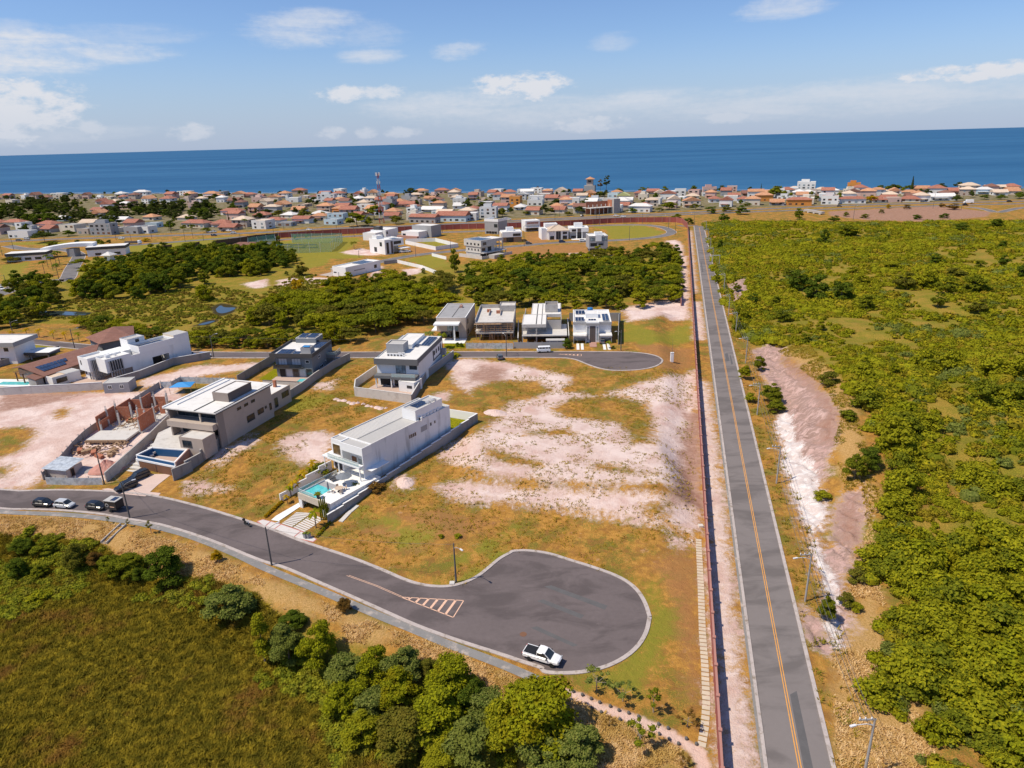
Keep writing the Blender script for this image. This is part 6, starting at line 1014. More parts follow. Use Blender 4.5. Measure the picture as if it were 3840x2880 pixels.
# ---- 7 brown roofed house
h = House('brown_roofed_house', 'long single storey house with a big plain brown roof carrying solar panels', (on('e4', 735, 935, 5).x, on('e4', 735, 935, 5).y, 2), 0); o7 = h.r.location
E = {k: on('e4', x, y, z) - o7 for k, (x, y, z) in {'fl': (315, 775, 6.2), 'fr': (735, 935, 5), 'br': (1560, 640, 5), 'bl': (1640, 400, 6.2)}.items()}
E['fl2'] = E['fl'] + Vector((-4.5, 3, -1.2)); E['bl2'] = E['bl'] + Vector((-4.5, 3, -1.2))
b = MB(); P7 = [E['fl'], E['fr'], E['br'], E['bl']]; b.add([p for p in P7] + [p - Vector((0, 0, .25)) for p in P7], [(0, 1, 2, 3), (7, 6, 5, 4), (0, 4, 5, 1), (1, 5, 6, 2), (2, 6, 7, 3)]); P7 = [E['fl2'], E['fl'], E['bl'], E['bl2']]; b.add([p for p in P7] + [p - Vector((0, 0, .25)) for p in P7], [(0, 1, 2, 3), (7, 6, 5, 4), (0, 4, 5, 1), (2, 6, 7, 3), (3, 7, 4, 0)]); rf7 = b.build('roof', 'tile_brown', h.r)
cen = (E['fl2'] + E['fr'] + E['br'] + E['bl2']) / 4; b = MB(); b.prism([(cen.x + (p.x - cen.x) * .88, cen.y + (p.y - cen.y) * .92) for p in (E['fl2'], E['fr'], E['br'], E['bl2'])], -2.0 + 2, 2.72); b.build('wall', 'taupe', h.r)
def onroof(u, v): return (E['fl'].lerp(E['bl'], v)).lerp(E['fr'].lerp(E['br'], v), u)
sa = MB()
for i in range(9):
 for j in range(2):
  if i == 8 and j == 1: continue
  u0, v0 = .34 + j * .21, .10 + i * .048; c4_ = [onroof(u0, v0), onroof(u0 + .195, v0), onroof(u0 + .195, v0 + .043), onroof(u0, v0 + .043)]; sa.hexa([p + Vector((0, 0, .12)) for p in c4_], [p + Vector((0, 0, .2)) for p in c4_])
sa.build('solar_array', 'solar', h.r)
ap = on('e4', 1880, 160, 7.2) - o7; hp_ = [on('e4', 1410, 290, 5.6) - o7, on('e4', 1640, 400, 5.6) - o7, on('e4', 2230, 285, 5.6) - o7, on('e4', 2140, 200, 5.6) - o7 + Vector((-3, 9, 0))]; b = MB(); b.add(hp_ + [ap + Vector((-1, 2, .6))], [(0, 1, 4), (1, 2, 4), (2, 3, 4), (3, 0, 4), (3, 2, 1, 0)]); b.build('roof', 'tile_brown', h.r); c_ = sum(hp_, Vector()) / 4; b = MB(); b.prism([(c_.x + (p.x - c_.x) * .85, c_.y + (p.y - c_.y) * .85) for p in hp_], 0, 3.55); b.build('wall', 'grey_blue', h.r)
pr = [on('e4', 425, 950, 4.6) - o7, on('e4', 590, 1005, 4.6) - o7, on('e4', 740, 950, 4.6) - o7, on('e4', 570, 890, 4.6) - o7]; b = MB(); b.add(pr + [p + Vector((0, 0, .2)) for p in pr], [(3, 2, 1, 0), (4, 5, 6, 7), (0, 1, 5, 4), (1, 2, 6, 5), (2, 3, 7, 6), (3, 0, 4, 7)]); b.build('porch_roof', 'tile_brown', h.r); c_ = sum(pr, Vector()) / 4; b = MB(); b.prism([(c_.x + (p.x - c_.x) * .8, c_.y + (p.y - c_.y) * .8) for p in pr], 0, 2.58); b.build('wall', 'grey_wall', h.r)
pg = thing('pergola', 'dark red timber pergola at the left end of the brown roofed house', 'pergola', on('e4', 300, 1020, 2), R_(-30)); b = MB()
for (x, y) in ((0, 0), (4, 0), (0, 6), (4, 6)): b.box(x - .15, y - .15, 0, x + .15, y + .15, 3)
b.build('posts', 'timber_dark', pg); b = MB()
for i in range(9): b.box(-.6, -.4 + i * .8, 3.003, 4.6, -.3 + i * .8, 3.2)
b.build('beams', 'timber_dark', pg)
g = House('neighbour_pool', 'white tiled patio with a pale blue pool at the left edge', on('e4', 100, 1100, 2), -6, 'pool'); g.part('patio', 'deck_white', (-8, -.3, -.2, 12, 6, .12)); g.part('pool_water', 'water_pool', (-4, 1, .123, 6, 3.6, .16))
# ---- 8 house at the left edge and 9 outbuilding
h = House('edge_house', 'pale two storey house with wide flat roof at the left edge', (on('e4', 360, 690, 2).x - 17.0, on('e4', 360, 690, 2).y - 1.2, 2), -4); h.blk(0, 0, 0, 17.5, 9, 6.0, 'white', 'roof_white', .1, .15); h.blk(-1, -1.2, 6.003, 18.6, 10, 7.4, 'grey_wall', 'roof_white', .4, .2); h.win('f', 0, 6, 9, 3, 5, 2); h.win('f', 0, 10.5, 12, 4, 5.2, 1); h.win('f', 0, 14, 15.5, 4.2, 5.4, 1); h.win('f', 0, 12, 14.5, .6, 2, 1); h.part('carport_roof', 'deck_white', (17.6, 3.5, 2.4, 26, 9.5, 2.7)); h.part('carport_wall', 'charcoal', (17.6, 3.2, 1.8, 26, 3.497, 2.7)); h.part('column', 'grey_wall', (19, 4, 0, 19.3, 4.3, 2.4)); h.part('column', 'grey_wall', (25, 4, 0, 25.3, 4.3, 2.4))
garden_wall('lot_wall', 'dark grey garden wall between the edge house and the brown roofed house', mfl([('e4', -80, 800), ('e4', 330, 680), ('e4', 700, 600), ('e4', 1000, 520)], 2), 2.0, 'concrete_wall', .22, 0, None)
h = House('outbuilding', 'small grey boarded outbuilding with two square windows by the pink lot', on('c1', 815, 655, 2), 5, 'shed'); h.blk(0, 0, 0, 6.9, 4.6, 3.0, 'grey_wall', 'roof_sheet', .12, .1, 'coping'); h.win('f', 0, 1.2, 2.3, 1.2, 2.3, 2, 'white'); h.win('f', 0, 4.4, 5.5, 1.2, 2.3, 2, 'white'); bd = MB()
for i in range(8): bd.box(.05, -.03, .2 + i * .34, 6.85, -.004, .22 + i * .34)
bd.build('cladding', 'grey_blue', h.r)
# ---- back row
h = House('beige_cube_house', 'beige house with a flat grey roof and a tall white entrance canopy on one pillar', (-27.0, 229.3, 2), -6); A10 = h
h.blk(1.5, 0, 2.6, 11.8, 21.5, 7.5, 'beige', 'roof_grey', .25, .2, 'white_clean'); h.part('roof_seam', 'charcoal', (6.8, .3, 7.32, 7.0, 21, 7.4)); h.part('wall', 'beige', (2.5, 1.5, 0, 6.0, 20, 2.597), (9.2, .2, 0, 11.8, 21, 2.597)); h.win('f', 1.5, 2.7, 5.9, .1, 2.4, 3); h.part('side_porch', 'white_clean', (-.6, 1, 2.4, 1.49, 16, 2.7)); h.part('canopy', 'white_clean', (1.2, -4.0, 5.6, 9.9, -.01, 6.1)); h.part('pillar', 'white', (8.0, -7 + 3.4, -.2, 8.5, -3.0, 5.6)); h.part('pillar', 'charcoal', (7.2, -1.8, 0, 7.9, -1.5, 5.6)); h.win('f', 0, 5.2, 9.0, 2.8, 5.5, 3, 'charcoal', 'glass_pale'); h.win('r', 11.8, 3, 5, 4.4, 6.2, 1); h.win('r', 11.8, 2.5, 5.4, .8, 2.4, 1); h.part('vent_box', 'terracotta_wall', (7.2, 15, 7.33, 8.2, 16.5, 8.2)); h.part('entrance_floor', 'deck_white', (1, -6, -.15, 12, -.01, .08))
sheet('lawn', mfl([('c3', 590, 505), ('c3', 760, 505), ('c3', 760, 545), ('c3', 590, 548)], 2), .07, 'fol_lime')
h = House('scaffolded_house', 'unfinished concrete house wrapped in timber props with brick piles on its roof', (-12.0, 226.2, 2), -3); A11 = h
h.part('slab', 'concrete_pale', (0, 0, 2.8, 13, 21, 3.05), (0, 0, 5.9, 13.2, 21, 6.2)); h.part('wall', 'concrete', (0, 6, 0, .25, 21, 2.797), (12.8, 2, 0, 13.05, 21, 2.797), (.3, 6, 0, 12.7, 6.25, 2.797), (0, 3, 3.053, .25, 21, 5.897), (12.8, 1, 3.053, 13.05, 21, 5.897), (.3, 5, 3.053, 12.7, 5.25, 5.897)); h.part('parapet', 'concrete', (0, 0, 6.203, .25, 21, 7.2), (12.95, 0, 6.203, 13.2, 21, 7.0), (0.3, 20.7, 6.203, 7, 21, 7.5), (4, 9, 6.203, 4.2, 16, 7.0), (8, 9, 6.203, 8.2, 16, 7.0)); h.blk(7.5, 15, 6.203, 13.2, 21, 8.4, 'concrete', 'concrete_pale', .5, .2)
for (x, y) in ((3, 14), (6.5, 12), (9, 17.5)): h.part('brick_stack', 'brick', (x, y, 6.21, x + 1.4, y + 1, 7.2))
g_ = random.Random(8); b = MB()
for i in range(30): x = g_.uniform(.2, 12.6); y = g_.uniform(-1.2, 1.5); b.tube((x, y, 3.05), (x + g_.uniform(-.3, .3), y, 5.9), .1, n=4)
for i in range(22): x = g_.uniform(.2, 12.6); b.tube((x, -.6, 0), (x + g_.uniform(-.4, .4), -.5, 2.8), .1, n=4)
for i in range(4): b.tube((-.2, -.9, 3.4 + i * .75), (13.2, -.9, 3.4 + i * .75), .08, n=4)
b.box(-.3, -1.2, 5.6, 9, -.02, 5.72); b.build('timber_props', 'timber', h.r); h.part('awning', 'concrete', (0.3, -1.4, 2.55, 13, -.01, 2.75))
h = House('raw_concrete_house', 'unfinished raw concrete house with stepped white slabs and a roof tank box', (3.8, 220.0, 2), -4); A12 = h
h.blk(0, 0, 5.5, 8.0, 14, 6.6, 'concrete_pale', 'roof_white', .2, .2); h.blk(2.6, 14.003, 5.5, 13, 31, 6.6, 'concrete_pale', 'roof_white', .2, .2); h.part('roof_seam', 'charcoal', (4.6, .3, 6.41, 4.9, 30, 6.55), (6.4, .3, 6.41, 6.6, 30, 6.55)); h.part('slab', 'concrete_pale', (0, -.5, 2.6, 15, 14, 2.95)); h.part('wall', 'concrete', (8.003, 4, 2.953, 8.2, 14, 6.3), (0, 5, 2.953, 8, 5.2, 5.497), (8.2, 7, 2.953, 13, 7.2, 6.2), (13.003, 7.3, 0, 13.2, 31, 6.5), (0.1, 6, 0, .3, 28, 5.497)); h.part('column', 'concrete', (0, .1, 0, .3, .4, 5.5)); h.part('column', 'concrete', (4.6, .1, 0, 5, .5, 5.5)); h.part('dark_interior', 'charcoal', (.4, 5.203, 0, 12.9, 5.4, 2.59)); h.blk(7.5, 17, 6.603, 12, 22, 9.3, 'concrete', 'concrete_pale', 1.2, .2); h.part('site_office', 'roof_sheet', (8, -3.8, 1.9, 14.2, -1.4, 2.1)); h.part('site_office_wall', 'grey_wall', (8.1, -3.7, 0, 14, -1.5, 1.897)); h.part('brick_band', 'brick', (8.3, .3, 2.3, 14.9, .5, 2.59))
hoarding('grey panel hoarding in front of the raw concrete house', mfl([('c3', 1165, 545), ('c3', 1400, 547), ('c3', 1590, 545)], 2), 2.1, 'grey_wall', 'concrete'); hoarding('white corrugated hoarding in front of the scaffolded house', mfl([('c3', 770, 545), ('c3', 1050, 548), ('c3', 1160, 548)], 2), 1.9)
h = House('portico_house', 'finished white and grey house with tall dark entrance and blue water tank', (21.0, 220.6, 2), -5); A13 = h
h.blk(0, 1.5, 0, 12.6, 19, 6.4, 'white_clean', 'roof_white', .4, .2, 'white_clean'); h.part('wall_band', 'grey_wall', (-.1, .8, 5.7, 4.2, 1.497, 6.5), (8.6, .8, 5.7, 12.7, 1.497, 6.5)); h.part('marble_panel', 'marble', (.1, 1.3, 2.9, 4.0, 1.497, 5.69), (8.7, 1.3, 2.9, 12.4, 1.497, 5.69)); h.part('garage_roof', 'roof_white', (-.1, -2.6, 2.55, 4.3, 1.29, 2.85), (8.6, -2.6, 2.55, 12.7, 1.29, 2.85)); h.part('garage_wall', 'grey_wall', (0, -2.4, 1.9, 4.2, -2.2, 2.547), (8.7, -2.4, 1.9, 12.6, -2.2, 2.547), (0, -2.4, 0, .2, 1.49, 1.897), (4.0, -2.4, 0, 4.2, 1.49, 1.897), (8.7, -2.4, 0, 8.9, 1.49, 1.897), (12.4, -2.4, 0, 12.6, 1.49, 1.897))
h.blk(4.3, -.8, 0, 8.5, 1.497, 6.9, 'white_clean', 'roof_white', .3, .2); h.part('portico_frame', 'grey_wall', (4.2, -1.1, 5.9, 8.6, -.803, 6.6)); h.win('f', -.8, 5.4, 7.3, .1, 5.6, 2, 'charcoal', 'brown_dark', name='door'); h.win('f', -.8, 4.5, 5.1, .6, 5.4, 1, 'metal_white', 'glass_pale'); h.win('f', -.8, 7.6, 8.2, .6, 5.4, 1, 'metal_white', 'glass_pale'); h.solar(9.8, 3, 11.9, 12, 6.5, 2, 5, .05, 'x'); h.solar(.6, 3, 3.6, 6.5, 6.4, 3, 2, .12); h.solar(.8, 13, 4, 16.5, 6.3, 3, 2, .12); h.solar(5, 2.6, 7.6, 4.6, 6.4, 3, 1, .12); h.blk(4.2, 8, 6.05, 8.5, 13, 7.6, 'white_clean', 'roof_white', .2, .15)
b = MB(); b.lathe([(.85, 0), (1.0, .5), (1.0, 1.1), (.9, 1.25), (.3, 1.4)], 16); o = b.build('water_tank', 'blue_tank', h.r); o.location = (5.9, 14.2, 7.0); h.win('r', 12.6, 5, 7, 3.5, 5, 1); h.part('steps', 'terracotta_wall', (5.3, -6.5, -.2, 7.6, -1.11, .15))
for (a, b_) in ((1.0, 1.9), (2.4, 3.3), (9.6, 10.5), (11, 11.9)): h.part('driveway_strip', 'deck_white', (a, -9.5, -.15, b_, -2.41, .08))
garden_wall('lot_wall', 'tall grey wall behind and right of the portico house', mfl([('c3', 2030, 515), ('c3', 2035, 330)], 2) + [(40.8, 246), (22, 248)], 3.2, 'concrete_wall', .22, 0, None)
garden_wall('lot_wall', 'dark side wall between the scaffolded and raw concrete houses', [(2.4, 218.5), (3.0, 242)], 2.4, 'concrete', .2); garden_wall('lot_wall', 'side wall left of the portico house', [(19.4, 219.5), (21, 243)], 2.4, 'concrete', .2)
# ------------------------------------------------------------ second cluster, gatehouse, town
def dims(r, p0, p1, z=0.0):
 a = on(r, p0[0], p0[1], z); b = on(r, p1[0], p1[1], z); return a, (b - a).length, math.degrees(math.atan2(b.y - a.y, b.x - a.x))
def mh(r, x, y, hp): return hpx(r, x, y, hp)[0] / .9
a, w, rz = dims('b2', (640, 165), (750, 178)); h = House('solar_bungalow', 'small white flat roofed house with black solar panels beside the dirt clearing', a, rz)
h.blk(0, 0, 0, w, 26, 5.2, 'white_clean', 'roof_white', .5, .2, 'white_clean'); h.blk(-4, 8, 0, -.003, 24, 4.2, 'white', 'roof_white', .4, .2); h.solar(1, 13, w - 1, 22, 5.0, 3, 4); h.win('f', 0, .8, 3, 1.8, 2.4, 1); h.win('f', 0, 4, 4.9, .1, 2.4, 1, 'grey_wall', 'curtain', name='door'); h.win('r', w, 21, 23, 1.6, 3.4, 1); h.win('r', w, 6, 14, 2.4, 2.9, 6, 'grey_wall', 'grey_wall'); h.part('carport_roof', 'roof_sheet', (-5, 3, 2.9, -.01, 7.9, 3.15)); h.part('post', 'white', (-4.8, 3.2, 0, -4.6, 3.4, 2.9)); h.part('patio', 'rubble', (-9, -2, -.1, -.1, 8, .12)); h.part('pool', 'tarp', (-9.5, 9, .05, -5, 13, .2))
a, w, rz = dims('a2', (1075, 875), (1250, 850)); h = House('white_villa', 'large white two storey villa with tall dark windows at the bend of the estate road', a, rz + 4)
h.blk(0, 0, 0, 6.5, 17, 9.2, 'white_clean', 'roof_white', .4, .25); h.blk(6.503, 1.5, 4.5, w, 15, 8.8, 'white_clean', 'roof_white', .4, .25); h.part('wall', 'cream', (6.6, 5, 0, w - 2, 14, 4.49)); h.win('f', 0, 1.2, 3, .4, 7.4, 2); h.win('f', 0, 4.6, 6.2, .2, 8, 1, 'timber_dark', 'brown_dark'); h.win('l', 0, 3, 5.5, 5, 7.6, 2); h.win('l', 0, 9, 12, 1, 4, 2); h.win('f', 1.5, 8, w - 2, 5.4, 7.4, 4); h.blk(1, 10, 8.8, 6, 15, 11, 'white_clean', 'roof_white', .3, .2); h.solar(7.5, 4, w - 1, 10, 8.5, 4, 3); h.part('carport_roof', 'deck_white', (w - 5, -3, 2.7, w + 2, 4, 3.0)); h.part('column', 'white', (w + 1.5, -2.8, 0, w + 1.8, -2.5, 2.7))
a, w, rz = dims('a2', (1080, 745), (1190, 720)); h = House('white_villa', 'white house with a black roof tank behind the large white villa', a, rz + 3); h.blk(0, 0, 0, w, 13, 6.5, 'white', 'roof_white', .5, .2); h.blk(1, 6, 6.1, 6, 11, 9, 'charcoal', 'roof_grey', .3, .2); h.win('f', 0, 1, 3, 3.4, 5.4, 2); h.blk(-9, 3, 0, -.01, 14, 5.4, 'white_clean', 'roof_white', .4, .2)
a, w, rz = dims('a2', (1210, 735), (1345, 745)); h = House('white_villa', 'white split level house with grey upper block above the walled vacant lot', a, rz + 3); h.blk(0, 0, 0, w, 10, 5, 'white_clean', 'roof_white', .4, .2); h.blk(2, 10.01, 0, w + 4, 22, 8.5, 'grey_wall', 'roof_white', .4, .2); h.win('f', 0, 1, 4, 1, 3.4, 2); h.part('brick_base', 'terracotta_wall', (-3, -2, 0, w, -.01, 2))
a, w, rz = dims('a2', (1890, 905), (2085, 870)); h = House('unfinished_block', 'unfinished pale concrete three storey house with open balconies and solar panels', a, rz + 2)
h.part('slab', 'concrete_pale', (-.3, -.3, 2.8, w + .3, 16, 3.2), (-.3, 2, 6.2, w - 2, 16, 6.6)); h.part('wall', 'concrete_pale', (0, 3, 0, 5.5, 15.5, 2.797), (w - 6, 4, 0, w - .4, 15, 2.797), (0, 2.5, 3.203, w * .6, 15.5, 6.197)); h.blk(-.5, 1.5, 6.603, w * .62, 16.5, 10.4, 'concrete_pale', 'roof_white', .4, .2, 'white_clean'); h.blk(w * .62 + .01, 2.5, 8.4, w, 14, 10.2, 'concrete_pale', 'roof_white', .4, .2); h.solar(.5, 4, w * .55, 15, 10.2, 4, 3)
for x in (w * .68, w * .82, w - .5): h.part('column', 'concrete_pale', (x, 2.6, 3.2, x + .4, 3, 8.397)); h.part('column', 'concrete', (x, .2, 0, x + .4, .6, 2.79))
h.win('f', 2.5, 1, 4, 3.8, 5.6, 2); h.win('f', 2.5, 6, 9, 3.4, 6, 2, 'charcoal', 'black'); h.win('f', 1.5, 1, 4, 7.4, 9.2, 2); h.win('f', 3, .8, 4.8, .3, 2.3, 2, 'charcoal', 'black')
for i in range(4): h.win('l', -.5, 3 + i * 3.2, 4.4 + i * 3.2, 7.4, 8.6, 1)
for i in range(4): h.win('l', 0, 4 + i * 2.8, 5.0 + i * 2.8, 4, 5.2, 1)
h.part('yard_wall', 'concrete_pale', (-3.5, -2, -.2, -3.2, 18, 2.0), (-3.197, -2, -.2, w + 3, -1.8, 1.6)); h.part('front_block', 'concrete', (2, -7, -.2, 11, -2.2, 2.2))
a, w, rz = dims('a2', (1900, 700), (2010, 705)); h = House('grey_tower_house', 'tall pale grey cubic house with a white top near the red wall', a, rz); h.blk(0, 0, 0, w, 14, 9.2, 'grey_wall', 'roof_white', .4, .2); h.part('wall_band', 'white_clean', (-.2, -.2, 9.203, w + .2, .1, 11.2), (-.2, .103, 9.203, .1, 14, 11.2), (w - .1, .103, 9.203, w + .2, 14, 11.2)); h.win('f', 0, 1, w - 1, .1, 2.2, 4, 'white', 'black'); h.win('f', 0, w * .7, w - .5, 5, 7.5, 1)
a, w, rz = dims('a3', (110, 775), (262, 768)); h = House('timber_front_house', 'white roofed house with warm timber coloured walls and a dark glazed front', a, rz); h.blk(-1, 0, 3.6, w, 13, 7.2, 'white_clean', 'roof_white', .5, .25); h.part('wall', 'timber', (-.8, 1.5, 0, 3.2, 13, 3.597), (w * .55, .6, 0, w - .3, 12, 3.597)); h.win('f', 0, w * .5, w - 1, 4.2, 6, 3); h.win('f', 1.5, 2, 3.1, .2, 3.2, 1); h.part('wall', 'charcoal', (3.203, 2, 0, w * .55 - .003, 12, 3.59)); h.part('wall', 'cream', (-1.6, .5, 0, -1.003, 12, 6.4)); h.blk(3, 8, 6.7, 8, 12, 9.4, 'white_clean', 'roof_white', .3, .2)
a, w, rz = dims('a3', (290, 685), (410, 678)); h = House('open_front_house', 'white two storey house with a reddish recessed balcony above the bare lot', a, rz); h.blk(0, 0, 5.0, w, 12, 8.2, 'white_clean', 'roof_white', .4, .2); h.blk(0, 2.5, 0, w, 12, 4.99, 'white', 'roof_white', .2, .2); h.part('column', 'white', (0, 0, 0, .5, .5, 4.99)); h.part('column', 'white', (w - .5, 0, 0, w, .5, 4.99)); h.win('f', 0, 1.2, w - 1.2, 5.6, 7.3, 3, 'white', 'terracotta_wall'); h.win('f', 2.5, 1, w - 1, .3, 2.6, 3); h.part('slab', 'white_clean', (-.2, -.6, 2.8, w + .2, 2.49, 3.2))
a, w, rz = dims('a3', (480, 752), (645, 745)); h = House('hip_roofed_villa', 'white villa with a beige hipped roof and a tall dark portico door', a, rz); h.part('wall', 'white_clean', (0, 0, 0, w, 14, 6.2)); b = MB(); b.add([(-.8, -.8, 6.203), (w + .8, -.8, 6.203), (w + .8, 14.8, 6.203), (-.8, 14.8, 6.203), (w * .38, 6, 9.4), (w * .62, 8, 9.4)], [(0, 1, 5, 4), (1, 2, 5), (2, 3, 4, 5), (3, 0, 4), (3, 2, 1, 0)]); b.build('roof', 'tile_pale', h.r); h.win('f', 0, w * .38, w * .62, .1, 5.7, 2, 'white', 'charcoal', name='door'); h.part('column', 'white_clean', (w * .32, -1, 0, w * .35, -.6, 6.0)); h.part('column', 'white_clean', (w * .65, -1, 0, w * .68, -.6, 6.0)); h.win('f', 0, 1, w * .28, .2, 2.6, 2); h.win('f', 0, w * .72, w - 1, .2, 2.6, 2); h.win('f', 0, w * .72, w - 1, 3.6, 5.2, 2); h.blk(-4.5, 2, 0, -.01, 16, 7.2, 'white_clean', 'roof_white', .4, .2); h.blk(0, 14.9, 0, 9, 22, 9.4, 'white_clean', 'roof_white', .4, .2); h.solar(-4, 4, -.8, 9, 7.0, 2, 3)
a, w, rz = dims('a3', (655, 742), (808, 738)); h = House('white_cube_villa', 'white flat roofed villa with a tall central door right of the hipped roof villa', a, rz); h.blk(-.3, 0, 4.6, w + .3, 14, 7.4, 'white_clean', 'roof_white', .5, .25); h.part('wall', 'grey_wall', (0, .8, 0, w * .4, 13, 4.597), (w * .65, .8, 0, w, 13, 4.597)); h.part('wall', 'charcoal', (w * .4 + .003, 2, 0, w * .65 - .003, 12, 4.59)); h.win('f', 0, 1.5, w * .35, 4.9, 6.6, 2); h.win('f', .8, 1, w * .36, .2, 2.2, 1, 'white', 'black'); h.win('f', 0, w * .42, w * .62, 4.7, 6.9, 1, 'charcoal', 'brown_dark'); h.part('column', 'white_clean', (w * .36, -.5, 0, w * .4, -.1, 4.59)); h.part('column', 'white_clean', (w * .65, -.5, 0, w * .69, -.1, 4.59)); h.blk(w * .3, 8, 6.9, w * .75, 13, 9.8, 'white_clean', 'roof_white', .3, .2); h.part('driveway', 'deck_white', (1, -6, -.1, w - 1, -.6, .08))
a, w, rz = dims('a3', (815, 860), (970, 855)); h = House('grey_stilt_house', 'grey three storey house on stilts with a white roof standing on the dry slope', a, rz); h.blk(0, 0, 2.4, w, 14, 10.2, 'grey_wall', 'roof_white', .4, .25, 'white_clean'); h.part('wall', 'charcoal', (1, 4, -.3, w - 1, 13, 2.397))
for x in (.1, w * .33, w * .66, w - .45): h.part('column', 'grey_wall', (x, .1, -.3, x + .35, .5, 2.397))
h.part('wall', 'white', (w * .36, -.5, 7, w * .66, -.003, 10.8)); h.win('f', 0, .8, w * .3, 7.2, 9.2, 2, 'charcoal', 'glass_pale'); h.win('f', 0, w * .7, w - .6, 7.2, 9.2, 2, 'charcoal', 'glass_pale'); h.win('f', 0, .8, w * .42, 4, 6, 3, 'charcoal', 'black'); h.win('f', 0, w * .52, w * .75, 4.6, 5.6, 1); h.part('balcony_slab', 'grey_wall', (.5, -1, 3.2, w * .45, -.003, 3.5)); h.blk(w * .35, 3, 9.8, w * .75, 7, 12, 'white_clean', 'roof_white', .3, .2)
def pw(name, label, r, pts, hgt, mt, z=0, cop=None): return garden_wall(name, label, mfl([(r,) + q for q in pts], z), hgt, mt, .2, 0, cop)
pw('lot_wall', 'pale wall enclosing the weedy vacant lot right of the white villa', 'a2', [(1240, 785), (1492, 838), (1678, 812), (1490, 765), (1245, 772)], 2.5, 'white'); pw('lot_wall', 'white wall left of the unfinished three storey house', 'a2', [(1460, 885), (1580, 915)], 1.8, 'white_clean'); pw('lot_wall', 'grey wall at the road end of the dirt lot', 'a2', [(1062, 955), (1172, 942)], 2, 'concrete_wall')
hoarding('long white panel fence crossing the grassy lot below the estate road', mfl([('a2', 1172, 942), ('a2', 1380, 990), ('a2', 1555, 1058)], 0), 1.9, 'white', 'concrete', 3, 'panel_fence')
pw('lot_wall', 'short grey wall right of the small white solar house', 'b2', [(915, 140), (960, 95)], 1.8, 'concrete_wall')
# gatehouse
gh = House('gatehouse', 'white estate gatehouse with two wings joined by a long curved white beam', on('a1', 60, 925, 0), 0, 'gatehouse'); o_ = gh.r.location
def wing(p0, p1, dep, hgt, band):
 a = on('a1', *p0) - o_; b_ = on('a1', *p1) - o_; e_ = (b_ - a).normalized(); n_ = Vector((-e_.y, e_.x, 0)) * dep; up = lambda v, z: Vector((v.x, v.y, z)); P_ = [a, b_, b_ + n_, a + n_]; q = MB(); q.hexa(P_, [up(v, hgt - band) for v in P_]); q.build('wall', 'white_clean', gh.r); q = MB(); m_ = -e_ * .4 - n_.normalized() * .4; P2 = [a + m_, b_ - e_ * -.4 - n_.normalized() * .4, b_ + e_ * .4 + n_, a - e_ * .4 + n_]; q.hexa([up(v, hgt - band + .003) for v in P2], [up(v, hgt) for v in P2]); q.build('roof_band', 'charcoal', gh.r); q = MB(); q.hexa([up(v, hgt + .003) for v in P2], [up(v, hgt + .1) for v in P2]); q.build('roof', 'roof_white', gh.r)
 for i in range(3): c0 = a.lerp(b_, .2 + i * .25) - n_.normalized() * .05; c1 = a.lerp(b_, .36 + i * .25) - n_.normalized() * .05; q = MB(); q.hexa([up(c0, .6), up(c1, .6), up(c1 + n_ * .004, .6), up(c0 + n_ * .004, .6)], [up(c0, 2.2), up(c1, 2.2), up(c1 + n_ * .004, 2.2), up(c0 + n_ * .004, 2.2)]); q.build('window', 'glass', gh.r)
wing((60, 935), (395, 915), 11, 5.2, 1.7); wing((730, 892), (1048, 872), 12, 6.2, 1.8)
pa, pb = on('a1', 350, 905) - o_, on('a1', 790, 880) - o_; q = MB(); e_ = (pb - pa).normalized(); n_ = Vector((-e_.y, e_.x, 0)) * 9
for i in range(8): f0, f1 = i / 8, (i + 1) / 8; z0, z1 = 4.2 + 2.2 * math.sin(f0 * 2.2), 4.2 + 2.2 * math.sin(f1 * 2.2); u, v = pa.lerp(pb, f0), pa.lerp(pb, f1); q.hexa([u + Vector((0, 0, z0)), v + Vector((0, 0, z1)), v + n_ + Vector((0, 0, z1)), u + n_ + Vector((0, 0, z0))], [u + Vector((0, 0, z0 + 2.3)), v + Vector((0, 0, z1 + 2.3)), v + n_ + Vector((0, 0, z1 + 2.3)), u + n_ + Vector((0, 0, z0 + 2.3))])
q.build('entrance_beam', 'white_clean', gh.r); c_ = pa.lerp(pb, .55); q = MB(); q.box(c_.x - 2.5, c_.y, 0, c_.x + 2.5, c_.y + 7, 5.2); q.build('guard_booth', 'grey_wall', gh.r)
kk = House('kiosk', 'small white kiosk with a white pyramid roof on the gatehouse lawn', on('a1', 850, 925), -8, 'kiosk'); w = 6; kk.part('wall', 'white_clean', (.8, .8, 0, w - .8, w - .8, 3.4)); b = MB(); b.add([(-.6, -.6, 3.4), (w + .6, -.6, 3.4), (w + .6, w + .6, 3.4), (-.6, w + .6, 3.4), (w / 2, w / 2, 5.6)], [(0, 1, 4), (1, 2, 4), (2, 3, 4), (3, 0, 4), (3, 2, 1, 0)]); b.build('roof', 'tile_white', kk.r); kk.win('f', .8, 1.4, 3, .9, 2.4, 1)
cl_ = House('clubhouse', 'low pavilion with a pale brown hipped roof beside the sports courts', on('a1', 1880, 840), -8, 'pavilion'); w = 24; cl_.part('wall', 'cream', (2, 2, 0, w - 2, 10, 2.8)); b = MB(); b.add([(0, 0, 2.8), (w, 0, 2.8), (w, 12, 2.8), (0, 12, 2.8), (7, 6, 5), (w - 7, 6, 5)], [(0, 1, 5, 4), (1, 2, 5), (2, 3, 4, 5), (3, 0, 4), (3, 2, 1, 0)]); b.build('roof', 'tile_brown', cl_.r)
clearglass('court_net', (.16, .42, .34), .30)
